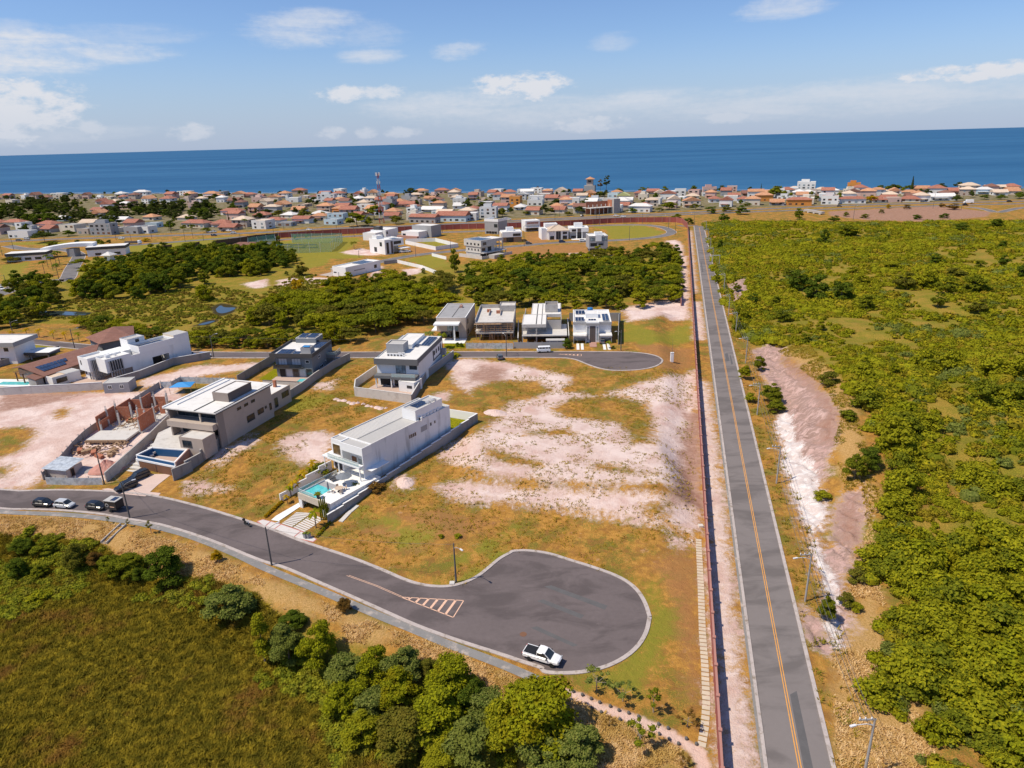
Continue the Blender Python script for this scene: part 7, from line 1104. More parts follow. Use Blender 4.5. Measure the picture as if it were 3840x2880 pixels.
def netfence(name, label, pts, hgt, n_per=7, cat='fence'):
 L = [Vector((p[0], p[1], 0)) for p in pts]; r = thing(name, label, cat, (L[0].x, L[0].y, 0)); o2 = Vector(r.location); nb_ = MB(); first = None
 for a_, b_ in zip(L[:-1], L[1:]):
  n = max(1, round((b_ - a_).length / n_per)); nb_.hexa([a_ - o2, b_ - o2, b_ - o2 + Vector((.02, .02, 0)), a_ - o2 + Vector((.02, .02, 0))], [a_ - o2 + Vector((0, 0, hgt)), b_ - o2 + Vector((0, 0, hgt)), b_ - o2 + Vector((.02, .02, hgt)), a_ - o2 + Vector((.02, .02, hgt))])
  for i in range(n + 1):
   if first is None: q = MB(); q.tube((0, 0, 0), (0, 0, hgt + .2), .09, n=5); first = q.build('post', 'metal_white', r); pp = first
   else: pp = first.copy(); C.objects.link(pp); pp.parent = r
   pp.location = a_.lerp(b_, i / n) - o2
 nb_.build('net', 'court_net', r); return r
netfence('sports_fence', 'tall green net fence round the mown sports field', mfl([('a2', 180, 870), ('a2', 625, 850), ('a2', 720, 770), ('a2', 300, 775)]), 6.5); netfence('sports_fence', 'tall green net fence round the pale court left of the sports field', mfl([('a2', -60, 830), ('a2', 170, 790), ('a2', 160, 760), ('a2', -60, 790), ('a2', -60, 830)]), 5)
sheet('court', mfl([('a2', -50, 825), ('a2', 160, 792), ('a2', 150, 768), ('a2', -50, 795)]), .08, 'asphalt_old')
for i, (x, y) in enumerate([(240, 815), (347, 820), (455, 820)]):
 p = on('a2', x, y); q = thing('dugout', 'dark metal players shelter on the sports field edge, %s of three' % ['left', 'middle', 'right'][i], 'shelter', p, R_(-6)); b = MB(); w = 8
 for (xa, ya) in ((-w / 2, 0), (w / 2, 0), (-w / 2, 2), (w / 2, 2)): b.tube((xa, ya, 0), (xa, ya, 2.2), .12, n=4)
 b.tube((-w / 2, 0, 2.2), (w / 2, 0, 2.2), .14, n=4); b.tube((-w / 2, 2, 2.2), (w / 2, 2, 2.2), .14, n=4); b.build('frame', 'black', q); b = MB(); b.box(-w / 2, .2, 2.2, w / 2, 2, 2.3); b.build('roof', 'charcoal', q); b = MB(); b.box(-w / 2 + .3, 1.2, .4, w / 2 - .3, 1.7, .5); b.build('bench', 'grey_wall', q)
# ---- beach town
HWX = np.array(mfl([('a1', -900, 780), ('a1', 0, 745), ('a1', 600, 722), ('a1', 1500, 692), ('a1', 2212, 672), ('a2', 600, 640), ('a2', 1290, 622), ('a3', 80, 580), ('a3', 500, 560), ('a3', 1000, 538), ('a3', 1600, 508), ('a4', 340, 470), ('a4', 1000, 445), ('a4', 1700, 430), ('a4', 2212, 420), ('a4', 3200, 390)]))
def hwy(x): return float(np.interp(x, HWX[:, 0], HWX[:, 1]))
def shy(x): return 973.6 - x * (.365 if x < 0 else .27) - 22
WN = {'white': 'white', 'cream': 'cream', 'grey_wall': 'grey', 'beige': 'beige', 'orange_wall': 'orange', 'pinkish': 'pink', 'bluish': 'pale blue'}; RN = {'tile_orange': 'orange tiled', 'tile_red': 'red tiled', 'tile_pale': 'pale tiled', 'tile_white': 'white tiled', 'roof_white': 'flat white', 'roof_grey': 'flat grey', 'tile_brown': 'brown tiled', 'greenish': 'yellow green'}
mat('orange_wall', (.62, .26, .06), .85, .1, .3); mat('pinkish', (.6, .42, .36), .85, .1, .3); mat('bluish', (.5, .62, .68), .85, .1, .3); mat('greenish', (.50, .50, .22), .85, .1, .3); mat('town_white', (.74, .735, .71), .85, .1, .08, dirt=(.5, .48, .45, .5))
TOWN = []
def townhouse(x, y, w, dep, hgt, kind, wall, roof, rz, fl2):
 h = House('beach_house', None, (x, y, hz(x, y)), rz, 'house', 'houses of the beach town'); wm = 'town_white' if wall == 'white' else wall; rh = min(w, dep) * .24
 if kind == 'F':
  h.blk(-w / 2, 0, -.4, w / 2, dep, hgt, wm, roof, .5, .25)
  if fl2 and random.random() < .6: h.blk(-w * .3, dep * .4, hgt - .45, w * .15, dep * .9, hgt + 2.4, wm, roof, .3, .2)
 else:
  h.part('wall', wm, (-w / 2, 0, -.4, w / 2, dep, hgt)); b = MB(); e = .8
  if kind == 'H':
   k = max(0.0, (w - dep) / 2); P_ = [(-w / 2 - e, -e, hgt), (w / 2 + e, -e, hgt), (w / 2 + e, dep + e, hgt), (-w / 2 - e, dep + e, hgt)]
   if w > dep: b.add(P_ + [(-k, dep / 2, hgt + rh), (k, dep / 2, hgt + rh)], [(0, 1, 5, 4), (1, 2, 5), (2, 3, 4, 5), (3, 0, 4), (3, 2, 1, 0)])
   else: k = (dep - w) / 2; b.add(P_ + [(0, dep / 2 - k, hgt + rh), (0, dep / 2 + k, hgt + rh)], [(0, 1, 4), (1, 2, 5, 4), (2, 3, 5), (3, 0, 4, 5), (3, 2, 1, 0)])
  elif kind == 'G':
   b.add([(-w / 2 - .4, -e, hgt - .1), (w / 2 + .4, -e, hgt - .1), (w / 2 + .4, dep / 2, hgt + rh), (-w / 2 - .4, dep / 2, hgt + rh), (w / 2 + .4, dep + e, hgt - .1), (-w / 2 - .4, dep + e, hgt - .1)] + [(-w / 2 - .4, -e, hgt - .3), (w / 2 + .4, -e, hgt - .3), (w / 2 + .4, dep + e, hgt - .3), (-w / 2 - .4, dep + e, hgt - .3)], [(0, 1, 2, 3), (3, 2, 4, 5), (6, 7, 1, 0), (7, 8, 4, 2, 1), (8, 9, 5, 4), (9, 6, 0, 3, 5), (9, 8, 7, 6)])
  elif kind == 'S':      # one slope, gable towards the viewer
   b.add([(-w / 2 - e, -.4, hgt), (0, -.4, hgt + rh * 1.3), (w / 2 + e, -.4, hgt), (-w / 2 - e, dep + .4, hgt), (0, dep + .4, hgt + rh * 1.3), (w / 2 + e, dep + .4, hgt)], [(0, 2, 1), (3, 4, 5), (0, 1, 4, 3), (1, 2, 5, 4), (2, 0, 3, 5)])
  b.build('roof', roof, h.r)
 fs = [(.5 + 3.0 * f) for f in range(max(1, int((hgt - .5) / 2.9)))]
 for z in fs:
  n = max(1, int(w / 5))
  for i in range(n):
   if random.random() < .8: c_ = -w / 2 + (i + .5) * w / n; ww = random.uniform(.8, 1.6); h.part('window', random.choice(['glass', 'black', 'glass_pale', 'timber_dark']), (c_ - ww, -.08, z + .3, c_ + ww, -.003, z + 1.9))
  if random.random() < .7: h.part('window', 'glass', (w / 2 + .003, dep * .35, z + .5, w / 2 + .08, dep * .6, z + 1.8)); h.part('window', 'black', (-w / 2 - .08, dep * .35, z + .5, -w / 2 - .003, dep * .6, z + 1.8))
 if kind != 'F' and random.random() < .4: h.part('veranda_roof', roof, (-w * .4, -3, 2.5, w * .2, -.1, 2.7))
 TOWN.append((h.r, x, y, wall, roof, kind, hgt)); return h
O, RD, PA, WT, FW, FG_ = 'tile_orange', 'tile_red', 'tile_pale', 'tile_white', 'roof_white', 'roof_grey'
NOTE = [('a1', 100, 640, 170, 55, 'H', RD, 'cream'), ('a1', 160, 668, 80, 60, 'F', FG_, 'white'), ('a1', 370, 655, 180, 55, 'H', RD, 'white'), ('a1', 560, 685, 170, 62, 'F', FG_, 'cream'), ('a1', 690, 705, 120, 50, 'F', FG_, 'beige'), ('a1', 835, 712, 200, 100, 'F', FG_, 'grey_wall'), ('a1', 1080, 705, 140, 60, 'F', FG_, 'grey_wall'), ('a1', 1180, 697, 140, 60, 'F', FG_, 'white'), ('a1', 1250, 650, 120, 40, 'F', FG_, 'bluish'), ('a1', 720, 640, 140, 50, 'G', PA, 'cream'), ('a1', 870, 600, 120, 40, 'F', FG_, 'grey_wall'), ('a1', 1000, 610, 110, 45, 'G', WT, 'white'),
  ('a1', 1600, 650, 240, 60, 'H', RD, 'cream'), ('a1', 1880, 672, 160, 42, 'G', RD, 'beige'), ('a1', 2150, 662, 140, 75, 'F', PA, 'white'), ('a1', 1910, 545, 190, 55, 'H', RD, 'white'), ('a1', 790, 530, 100, 45, 'G', RD, 'cream'), ('a1', 985, 388, 80, 32, 'H', WT, 'white'), ('a1', 1165, 392, 120, 60, 'H', WT, 'white'), ('a1', 1740, 402, 120, 55, 'H', O, 'white'), ('a1', 1835, 388, 60, 40, 'F', FG_, 'grey_wall'), ('a1', 1975, 402, 110, 50, 'S', O, 'cream'), ('a1', 1520, 382, 130, 36, 'F', FG_, 'white'), ('a1', 470, 385, 120, 22, 'F', FW, 'white'), ('a1', 200, 405, 110, 28, 'H', O, 'cream'), ('a1', 2060, 400, 100, 42, 'H', RD, 'beige'), ('a1', 500, 595, 80, 35, 'G', WT, 'bluish'),
  ('a1', 110, 745, 200, 60, 'F', FG_, 'white'), ('a1', 960, 690, 60, 40, 'F', WT, 'cream'), ('a1', 1230, 590, 110, 45, 'H', O, 'cream'), ('a1', 1520, 590, 120, 35, 'H', PA, 'cream'), ('a1', 330, 620, 110, 36, 'G', RD, 'white'),
  ('a2', 350, 372, 110, 50, 'H', RD, 'beige'), ('a2', 680, 375, 80, 48, 'F', FW, 'white'), ('a2', 885, 390, 40, 55, 'F', FW, 'white'), ('a2', 580, 435, 150, 65, 'F', FG_, 'white'), ('a2', 1110, 405, 110, 50, 'H', O, 'orange_wall'), ('a2', 1385, 352, 100, 40, 'H', O, 'cream'), ('a2', 1550, 355, 110, 45, 'H', RD, 'pinkish'), ('a2', 1645, 372, 95, 45, 'S', O, 'cream'), ('a2', 1810, 385, 95, 32, 'H', O, 'white'), ('a2', 1990, 370, 95, 40, 'F', FW, 'white'), ('a2', 1095, 485, 90, 75, 'F', FG_, 'grey_wall'), ('a2', 690, 530, 140, 60, 'H', O, 'orange_wall'), ('a2', 660, 592, 140, 60, 'F', FG_, 'bluish'), ('a2', 520, 590, 130, 60, 'H', O, 'cream'), ('a2', 140, 625, 160, 62, 'H', RD, 'white'), ('a2', 370, 615, 160, 62, 'G', RD, 'white'),
  ('a2', 1380, 612, 250, 82, 'G', RD, 'grey_wall'), ('a2', 1610, 610, 270, 82, 'G', RD, 'bluish'), ('a2', 1790, 592, 75, 65, 'F', FW, 'white'), ('a2', 1925, 572, 140, 95, 'F', FG_, 'white'), ('a2', 1120, 590, 130, 65, 'G', RD, 'beige'), ('a2', 1790, 525, 95, 50, 'H', RD, 'cream'), ('a2', 620, 625, 130, 45, 'F', FG_, 'bluish'), ('a2', 230, 640, 140, 35, 'F', FG_, 'grey_wall'), ('a2', 300, 440, 110, 40, 'F', FW, 'white'), ('a2', 1450, 520, 200, 30, 'G', WT, 'white'), ('a2', 1220, 480, 200, 45, 'G', RD, 'cream'), ('a2', 940, 430, 120, 40, 'H', PA, 'white'), ('a2', 840, 395, 70, 40, 'S', RD, 'white'),
  ('a3', 200, 482, 90, 95, 'F', FG_, 'orange_wall'), ('a3', 375, 445, 125, 62, 'F', FW, 'white'), ('a3', 375, 362, 95, 45, 'F', FW, 'white'), ('a3', 470, 370, 80, 40, 'F', FW, 'white'), ('a3', 270, 365, 100, 35, 'F', FW, 'white'), ('a3', 570, 375, 90, 48, 'S', PA, 'cream'), ('a3', 720, 388, 80, 65, 'G', RD, 'beige'), ('a3', 812, 412, 80, 72, 'S', O, 'orange_wall'), ('a3', 1010, 422, 85, 60, 'F', FG_, 'bluish'), ('a3', 1095, 425, 100, 60, 'S', 'greenish', 'cream'), ('a3', 1235, 402, 85, 62, 'H', RD, 'pinkish'), ('a3', 1400, 402, 90, 62, 'S', PA, 'cream'), ('a3', 1570, 388, 90, 60, 'F', FG_, 'white'), ('a3', 1680, 385, 90, 50, 'F', RD, 'pinkish'), ('a3', 1815, 372, 110, 60, 'F', RD, 'pinkish'), ('a3', 2000, 352, 80, 48, 'F', FG_, 'pinkish'),
  ('a3', 1230, 522, 180, 78, 'H', WT, 'white'), ('a3', 540, 492, 100, 32, 'H', O, 'cream'), ('a3', 345, 545, 120, 65, 'G', RD, 'cream'), ('a3', 1100, 505, 90, 65, 'G', RD, 'beige'), ('a3', 1680, 462, 90, 42, 'H', RD, 'cream'), ('a3', 1860, 442, 90, 50, 'H', RD, 'white'), ('a3', 2090, 445, 95, 52, 'H', RD, 'white'), ('a3', 1570, 445, 70, 50, 'F', FW, 'white'), ('a3', 620, 440, 120, 60, 'H', RD, 'cream'), ('a3', 500, 430, 110, 45, 'G', RD, 'beige'), ('a3', 680, 450, 110, 50, 'F', FW, 'white'), ('a3', 1360, 455, 90, 50, 'F', PA, 'white'), ('a3', 1340, 370, 100, 40, 'G', RD, 'cream'), ('a3', 1490, 390, 80, 45, 'F', FW, 'white'), ('a3', 1990, 430, 110, 45, 'F', PA, 'white'),
  ('a4', 400, 352, 140, 85, 'F', FW, 'white'), ('a4', 620, 312, 90, 40, 'H', RD, 'cream'), ('a4', 725, 332, 95, 65, 'F', RD, 'orange_wall'), ('a4', 850, 372, 115, 85, 'H', RD, 'white'), ('a4', 370, 472, 190, 75, 'H', RD, 'orange_wall'), ('a4', 660, 470, 130, 75, 'F', RD, 'white'), ('a4', 790, 450, 200, 60, 'H', RD, 'white'), ('a4', 570, 432, 110, 65, 'F', FW, 'white'), ('a4', 1150, 445, 135, 42, 'F', PA, 'pinkish'), ('a4', 1030, 445, 110, 32, 'G', RD, 'cream'), ('a4', 1300, 442, 150, 36, 'H', RD, 'cream'), ('a4', 1425, 442, 100, 82, 'H', PA, 'white'), ('a4', 1360, 352, 120, 45, 'G', O, 'cream'), ('a4', 1495, 342, 95, 42, 'H', RD, 'cream'), ('a4', 1770, 352, 130, 80, 'H', PA, 'cream'), ('a4', 1630, 372, 200, 46, 'G', RD, 'beige'), ('a4', 1880, 372, 120, 62, 'H', WT, 'bluish'), ('a4', 2120, 375, 110, 45, 'H', O, 'cream'), ('a4', 1540, 425, 190, 55, 'G', WT, 'white'), ('a4', 60, 432, 130, 80, 'H', O, 'orange_wall'), ('a4', 280, 362, 110, 45, 'F', FW, 'white'), ('a4', 420, 382, 100, 38, 'H', WT, 'white'), ('a4', 530, 362, 100, 45, 'H', PA, 'white'), ('a4', 620, 372, 95, 50, 'H', WT, 'white'), ('a4', 190, 325, 100, 30, 'H', PA, 'cream'), ('a4', 1030, 372, 110, 40, 'H', PA, 'cream'), ('a4', 1100, 402, 110, 45, 'H', PA, 'cream'), ('a4', 1950, 330, 150, 28, 'G', PA, 'cream'), ('a4', 2100, 330, 120, 36, 'H', RD, 'cream'), ('a4', 2200, 300, 90, 30, 'H', WT, 'white'), ('a4', 1090, 425, 120, 40, 'G', RD, 'white')]
occ = []
for (r, x, y, wp, hp, kd, rf, wl_) in NOTE:
 p = on(r, x, y, 0); p.y = min(p.y, shy(p.x) - 4); p.y = max(p.y, hwy(p.x) + 3); sc = RG[r][2] * (p.y * cp + H * sp) / F; hh = hp * sc * .95; w_ = wp * sc; townhouse(p.x, p.y, w_, random.uniform(9, 13), max(2.8, hh * (1 if kd == 'F' else .66)), kd, wl_, rf, -17 + random.uniform(-9, 9), hh > 8); occ.append((p.x, p.y))
TZ = fl('a1', [(-300, 480), (0, 460), (250, 415), (560, 395), (700, 440), (720, 520), (840, 545), (880, 480), (1000, 475), (1300, 450), (1500, 435), (1600, 480), (1760, 450), (1900, 455), (1960, 500), (1700, 565), (1300, 575), (640, 605), (240, 615), (0, 585), (-300, 640)], 4)
cnt = 0
for row in range(7):
 q = [.07, .22, .37, .53, .68, .83, .985][row]; x = -900 + row * 7
 while x < 620:
  x += random.uniform(19, 33) if row < 6 else random.uniform(16, 27)
  y = hwy(x) + 6 + (shy(x) - hwy(x) - 14) * q + random.uniform(-7, 7)
  if abs(math.degrees(math.atan2(x, y))) > 39 or cnt > 172: continue
  if min(math.hypot(x - a_, (y - b_) * .8) for a_, b_ in occ) < 15 or sdpoly(np.array([[x, y]]), TZ)[0] > -4: continue
  if x > 420 and row < 2: continue
  occ.append((x, y)); cnt += 1; kd = random.choice('HHHGGFFS'); rf = random.choice([FW, FW, FG_, PA]) if kd == 'F' else random.choice([O, O, RD, RD, PA, WT, 'tile_brown']); townhouse(x, y, random.uniform(10, 17), random.uniform(9, 14), random.choice([3.2, 3.4, 6.2, 6.4, 6.2]), kd, random.choice(['white', 'white', 'white', 'cream', 'cream', 'beige', 'grey_wall', 'pinkish']), rf, -17 + random.uniform(-10, 10), True)
def ordn(n): return '%d%s' % (n, 'th' if 10 <= n % 100 <= 20 else {1: 'st', 2: 'nd', 3: 'rd'}.get(n % 10, 'th'))
bins = {}
for t_ in TOWN:
 q = (t_[2] - hwy(t_[1])) / (shy(t_[1]) - hwy(t_[1])); rw = 'beside the highway' if q < .2 else 'behind the highway row' if q < .45 else 'mid town' if q < .75 else 'nearest the sea'
 bins.setdefault((WN[t_[3]], RN[t_[4]], 'two storey' if t_[6] > 5.5 else 'low', rw), []).append(t_)
for (wn, rn, st_, rw), L_ in bins.items():
 L_.sort(key=lambda t: t[1] / t[2])
 for i, t_ in enumerate(L_): t_[0]['label'] = ('%s %s house, %s roof, %s' % (st_, wn, rn, rw) + (', %s from left' % ordn(i + 1) if len(L_) > 1 else '')).replace('flat white roof', 'flat white-topped roof')
# tower house, half built shop, mast
p = on('a3', 800, 345); p.y = min(p.y, shy(p.x)); h = House('lookout_tower', 'slim grey lookout tower with an orange hipped cap by the shore', p, -15, 'tower'); h.part('wall', 'grey_wall', (-7, -6, -.3, 7, 6, 9)); h.part('wall', 'beige', (-4, -3, 9.003, 4, 4, 17)); b = MB(); b.add([(-6, -5, 17), (6, -5, 17), (6, 6, 17), (-6, 6, 17), (0, .5, 20)], [(0, 1, 4), (1, 2, 4), (2, 3, 4), (3, 0, 4), (3, 2, 1, 0)]); b.build('roof', 'tile_orange', h.r); h.win('f', -3, -2, 2, 13, 15.5, 2)
a, w, rz = dims('a3', (830, 545), (1010, 530)); h = House('unfinished_shop', 'half built two storey concrete shop with brick wall behind the highway', a, rz); h.part('slab', 'concrete_pale', (0, 0, 5.4, w, 14, 6.0)); h.part('wall', 'brick', (0, 8, 0, w, 8.3, 11), (w - .3, 1, 6.003, w, 7.99, 12)); h.part('wall', 'concrete', (w + .01, -2, 0, w + 7, 16, 13))
for i in range(6): h.part('column', 'concrete_pale', (i * (w - .5) / 5, .2, 0, i * (w - .5) / 5 + .5, .7, 5.397))
for i in range(6): h.part('column', 'concrete_pale', (i * (w - .5) / 5, 4, 6.003, i * (w - .5) / 5 + .5, 4.5, 8.6))
pm = on('a2', 1045, 615); ms = thing('radio_mast', 'tall red and white lattice radio mast with antennas rising over the beach town', 'mast', pm, R_(20)); Hm = 43.0; mat('mast_red', (.45, .06, .04), .7, .1, 1)
for s_ in range(9):
 b = MB(); z0, z1 = Hm * s_ / 9, Hm * (s_ + 1) / 9; r0, r1 = 2.0 * (1 - .72 * s_ / 9), 2.0 * (1 - .72 * (s_ + 1) / 9); C4 = [(1, 1), (-1, 1), (-1, -1), (1, -1)]
 for k in range(4):
  u, v = C4[k], C4[(k + 1) % 4]; b.tube((u[0] * r0, u[1] * r0, z0), (u[0] * r1, u[1] * r1, z1), .16, n=4); b.tube((u[0] * r0, u[1] * r0, z0), (v[0] * r1, v[1] * r1, z1), .09, n=4); b.tube((v[0] * r0, v[1] * r0, z0), (u[0] * r1, u[1] * r1, z1), .09, n=4)
 b.build('lattice_section', 'mast_red' if s_ % 2 == 0 else 'metal_white', ms)
for k in range(6): a_ = k * 1.047; q = MB(); q.box(-.25, -.15, 0, .25, .15, 2.8); o = q.build('panel_antenna', 'metal_white', ms); o.location = (1.9 * math.cos(a_), 1.9 * math.sin(a_), Hm - 2.4); o.rotation_euler = (0, 0, a_)
for k in range(4): a_ = k * 1.57 + .4; q = MB(); q.box(-.2, -.12, 0, .2, .12, 2.2); o = q.build('panel_antenna', 'metal_white', ms); o.location = (1.7 * math.cos(a_), 1.7 * math.sin(a_), Hm - 9.0); o.rotation_euler = (0, 0, a_)
for z in (Hm - 18, Hm - 21): q = MB(); q.lathe([(.1, 0), (.9, .3), (.9, .45)], 12); o = q.build('dish_antenna', 'metal_white', ms); o.location = (-.4, -1.2, z); o.rotation_euler = (R_(90), 0, 0)
# town trees
TT = 'dark tree standing among the houses of the beach town'
def ttree(r, x, y, w, hp, fo='fol_town', key=None, label=None, name='town_tree', cat='tree', lean=None, group='trees of the beach town', wide=None):
 p = on(r, x, y, 0); p.y = min(p.y, shy(p.x) + 4); sc = RG[r][2] * (p.y * cp + H * sp) / F; hh = hp * sc; key = key or rk('far'); return tree(name, label or {'fol_town': TT, 'fol_mid': 'green tree standing among the houses of the beach town', 'fol_olive': 'olive tree standing among the houses of the beach town', 'fol_dark': 'deep green tree standing among the houses of the beach town', 'fol_orange': 'golden tree by the houses along the highway'}[fo], cat, p.x, p.y, hh, key, fo, group if not label else None, wide=wide or max(.5, min(2.4, w * sc / hh * 1.05)), lean=lean)
for p in scatter(TZ, 150, 7.5): tree('town_tree', 'dark tree in the green belt between the beach houses at the left', 'tree', p[0], p[1], random.uniform(7, 12), rk('wood'), random.choice(['fol_town', 'fol_town', 'fol_dark', 'fol_town']), 'trees of the green belt in the town', wide=random.uniform(1.2, 1.8))
for (r, x, y, w, hp, fo) in [('a2', 480, 480, 110, 90, 'fol_town'), ('a2', 1290, 385, 120, 70, 'fol_town'), ('a2', 740, 400, 60, 50, 'fol_town'), ('a2', 980, 580, 170, 120, 'fol_mid'), ('a2', 840, 640, 220, 120, 'fol_mid'), ('a2', 940, 640, 90, 80, 'fol_mid'), ('a2', 1160, 620, 120, 80, 'fol_olive'), ('a2', 780, 500, 90, 60, 'fol_town'), ('a2', 970, 490, 90, 60, 'fol_town'), ('a2', 1490, 470, 80, 70, 'fol_town'), ('a2', 1740, 490, 110, 60, 'fol_town'), ('a2', 1880, 490, 110, 60, 'fol_town'), ('a2', 30, 475, 90, 50, 'fol_town'), ('a2', 90, 560, 120, 70, 'fol_town'), ('a2', 190, 560, 120, 60, 'fol_olive'), ('a2', 400, 570, 120, 80, 'fol_olive'), ('a2', 330, 540, 60, 60, 'fol_town'), ('a2', 1620, 530, 80, 40, 'fol_mid'), ('a2', 1690, 530, 60, 30, 'fol_mid'), ('a2', 2040, 540, 90, 60, 'fol_olive'), ('a2', 1240, 390, 40, 55, 'fol_town'), ('a2', 30, 580, 90, 60, 'fol_town'),
       ('a3', 450, 545, 90, 95, 'fol_town'), ('a3', 550, 460, 130, 55, 'fol_town'), ('a3', 800, 480, 160, 70, 'fol_town'), ('a3', 910, 390, 110, 45, 'fol_mid'), ('a3', 880, 430, 80, 45, 'fol_town'), ('a3', 1250, 350, 130, 40, 'fol_mid'), ('a3', 1060, 360, 130, 36, 'fol_mid'), ('a3', 1440, 370, 70, 65, 'fol_mid'), ('a3', 1480, 500, 150, 70, 'fol_mid'), ('a3', 1170, 525, 140, 45, 'fol_dark'), ('a3', 1670, 425, 110, 35, 'fol_town'), ('a3', 740, 530, 130, 60, 'fol_town'), ('a3', 500, 540, 70, 60, 'fol_olive'), ('a3', 640, 550, 90, 36, 'fol_olive'), ('a3', 100, 560, 100, 70, 'fol_olive'), ('a3', 300, 545, 90, 36, 'fol_olive'), ('a3', 1700, 500, 130, 50, 'fol_olive'), ('a3', 1400, 520, 130, 40, 'fol_olive'), ('a3', 1850, 370, 80, 60, 'fol_town'), ('a3', 1920, 360, 80, 60, 'fol_town'), ('a3', 640, 360, 50, 30, 'fol_town'), ('a3', 2160, 380, 80, 40, 'fol_town'), ('a3', 1740, 360, 60, 26, 'fol_town'),
       ('a4', 150, 400, 160, 95, 'fol_mid'), ('a4', 290, 400, 120, 45, 'fol_mid'), ('a4', 760, 290, 110, 45, 'fol_town'), ('a4', 870, 300, 80, 30, 'fol_town'), ('a4', 1000, 335, 140, 40, 'fol_dark'), ('a4', 1120, 330, 140, 40, 'fol_dark'), ('a4', 1220, 330, 90, 40, 'fol_dark'), ('a4', 1410, 320, 90, 50, 'fol_town'), ('a4', 1660, 330, 90, 65, 'fol_town'), ('a4', 940, 440, 120, 60, 'fol_orange'), ('a4', 930, 385, 120, 36, 'fol_dark'), ('a4', 680, 390, 80, 30, 'fol_mid'), ('a4', 1250, 400, 90, 40, 'fol_town'), ('a4', 290, 450, 70, 45, 'fol_dark'), ('a4', 490, 430, 120, 45, 'fol_town'), ('a4', 1650, 430, 90, 50, 'fol_town'), ('a4', 1880, 415, 140, 40, 'fol_dark'), ('a4', 2020, 415, 130, 40, 'fol_dark'), ('a4', 2170, 410, 110, 55, 'fol_dark'), ('a4', 1770, 400, 60, 60, 'fol_town'), ('a4', 740, 370, 80, 40, 'fol_town'), ('a4', 500, 320, 60, 26, 'fol_town'), ('a4', 220, 310, 60, 30, 'fol_town'),
       ('a1', 570, 720, 110, 55, 'fol_dark'), ('a1', 340, 720, 110, 50, 'fol_olive'), ('a1', 230, 600, 60, 50, 'fol_town'), ('a1', 1420, 670, 110, 90, 'fol_dark'), ('a1', 1400, 660, 60, 50, 'fol_olive'), ('a1', 1530, 670, 60, 50, 'fol_mid'), ('a1', 1720, 690, 100, 45, 'fol_mid'), ('a1', 1280, 440, 60, 70, 'fol_town'), ('a1', 60, 420, 60, 40, 'fol_town'), ('a1', 590, 390, 60, 36, 'fol_town'), ('a1', 1600, 660, 70, 40, 'fol_mid'), ('a1', 1790, 420, 100, 50, 'fol_town')]: ttree(r, x, y, w, hp, fo)
TP = [(x, hwy(x) + 10) for x in range(-800, 520, 40)] + [(x, shy(x) - 5) for x in range(500, -800, -40)]
for p in [q for q in scatter(TP, 420, 8) if min(math.hypot(q[0] - a_, q[1] - b_ - 5) for a_, b_ in occ) > 8.5][:230]:
 fo = random.choice(['fol_town', 'fol_town', 'fol_dark', 'fol_mid']); tree('garden_tree', 'small %s tree between houses of the beach town' % {'fol_town': 'blackish', 'fol_dark': 'dark green', 'fol_mid': 'mid green'}[fo], 'tree', p[0], p[1], random.uniform(4, 8), rk('far'), fo, 'garden trees between the beach houses', wide=random.uniform(.9, 1.5))
for (r, x, y, hp) in [('a1', 935, 690, 120), ('a1', 460, 590, 50), ('a1', 1830, 600, 60), ('a1', 1960, 580, 60), ('a1', 2040, 660, 90), ('a1', 2060, 530, 60), ('a1', 1520, 480, 70), ('a2', 175, 470, 60), ('a2', 830, 520, 70), ('a2', 240, 560, 60), ('a2', 280, 545, 60), ('a2', 1815, 480, 55), ('a3', 1150, 470, 50), ('a3', 1240, 330, 40), ('a4', 210, 440, 60), ('a4', 730, 370, 50)]: ttree(r, x, y, 60, hp, 'fol_dark', 'palm_tall', None, 'palm', 'palm tree', None, 'palms among the beach houses', 1.2)['label'] = 'tall palm standing among the beach houses'
ttree('a3', 900, 352, 90, 115, 'fol_brown', 'pine0', 'left half of the tall wispy dark pine pair on the shore', 'pine_tree', wide=.8); ttree('a3', 950, 352, 120, 150, 'fol_town', 'pine0', 'tallest wispy dark pine leaning right on the shore', 'pine_tree', wide=.85, lean=(0, .12)); ttree('a3', 372, 335, 60, 60, 'fol_brown', 'pine0', 'small brown pine above the white shore houses', 'pine_tree', wide=1.0); ttree('a4', 1280, 352, 60, 125, 'fol_town', 'spire', 'tall dark leaning conifer spire near the shore at right', 'conifer', wide=.9, lean=(0, .1)); ttree('a3', 2165, 330, 40, 60, 'fol_town', 'spire', 'small dark conifer on the shore between white houses', 'conifer'); ttree('a1', 1900, 605, 40, 90, 'fol_town', 'spire', 'narrow dark conifer by the highway houses', 'conifer')
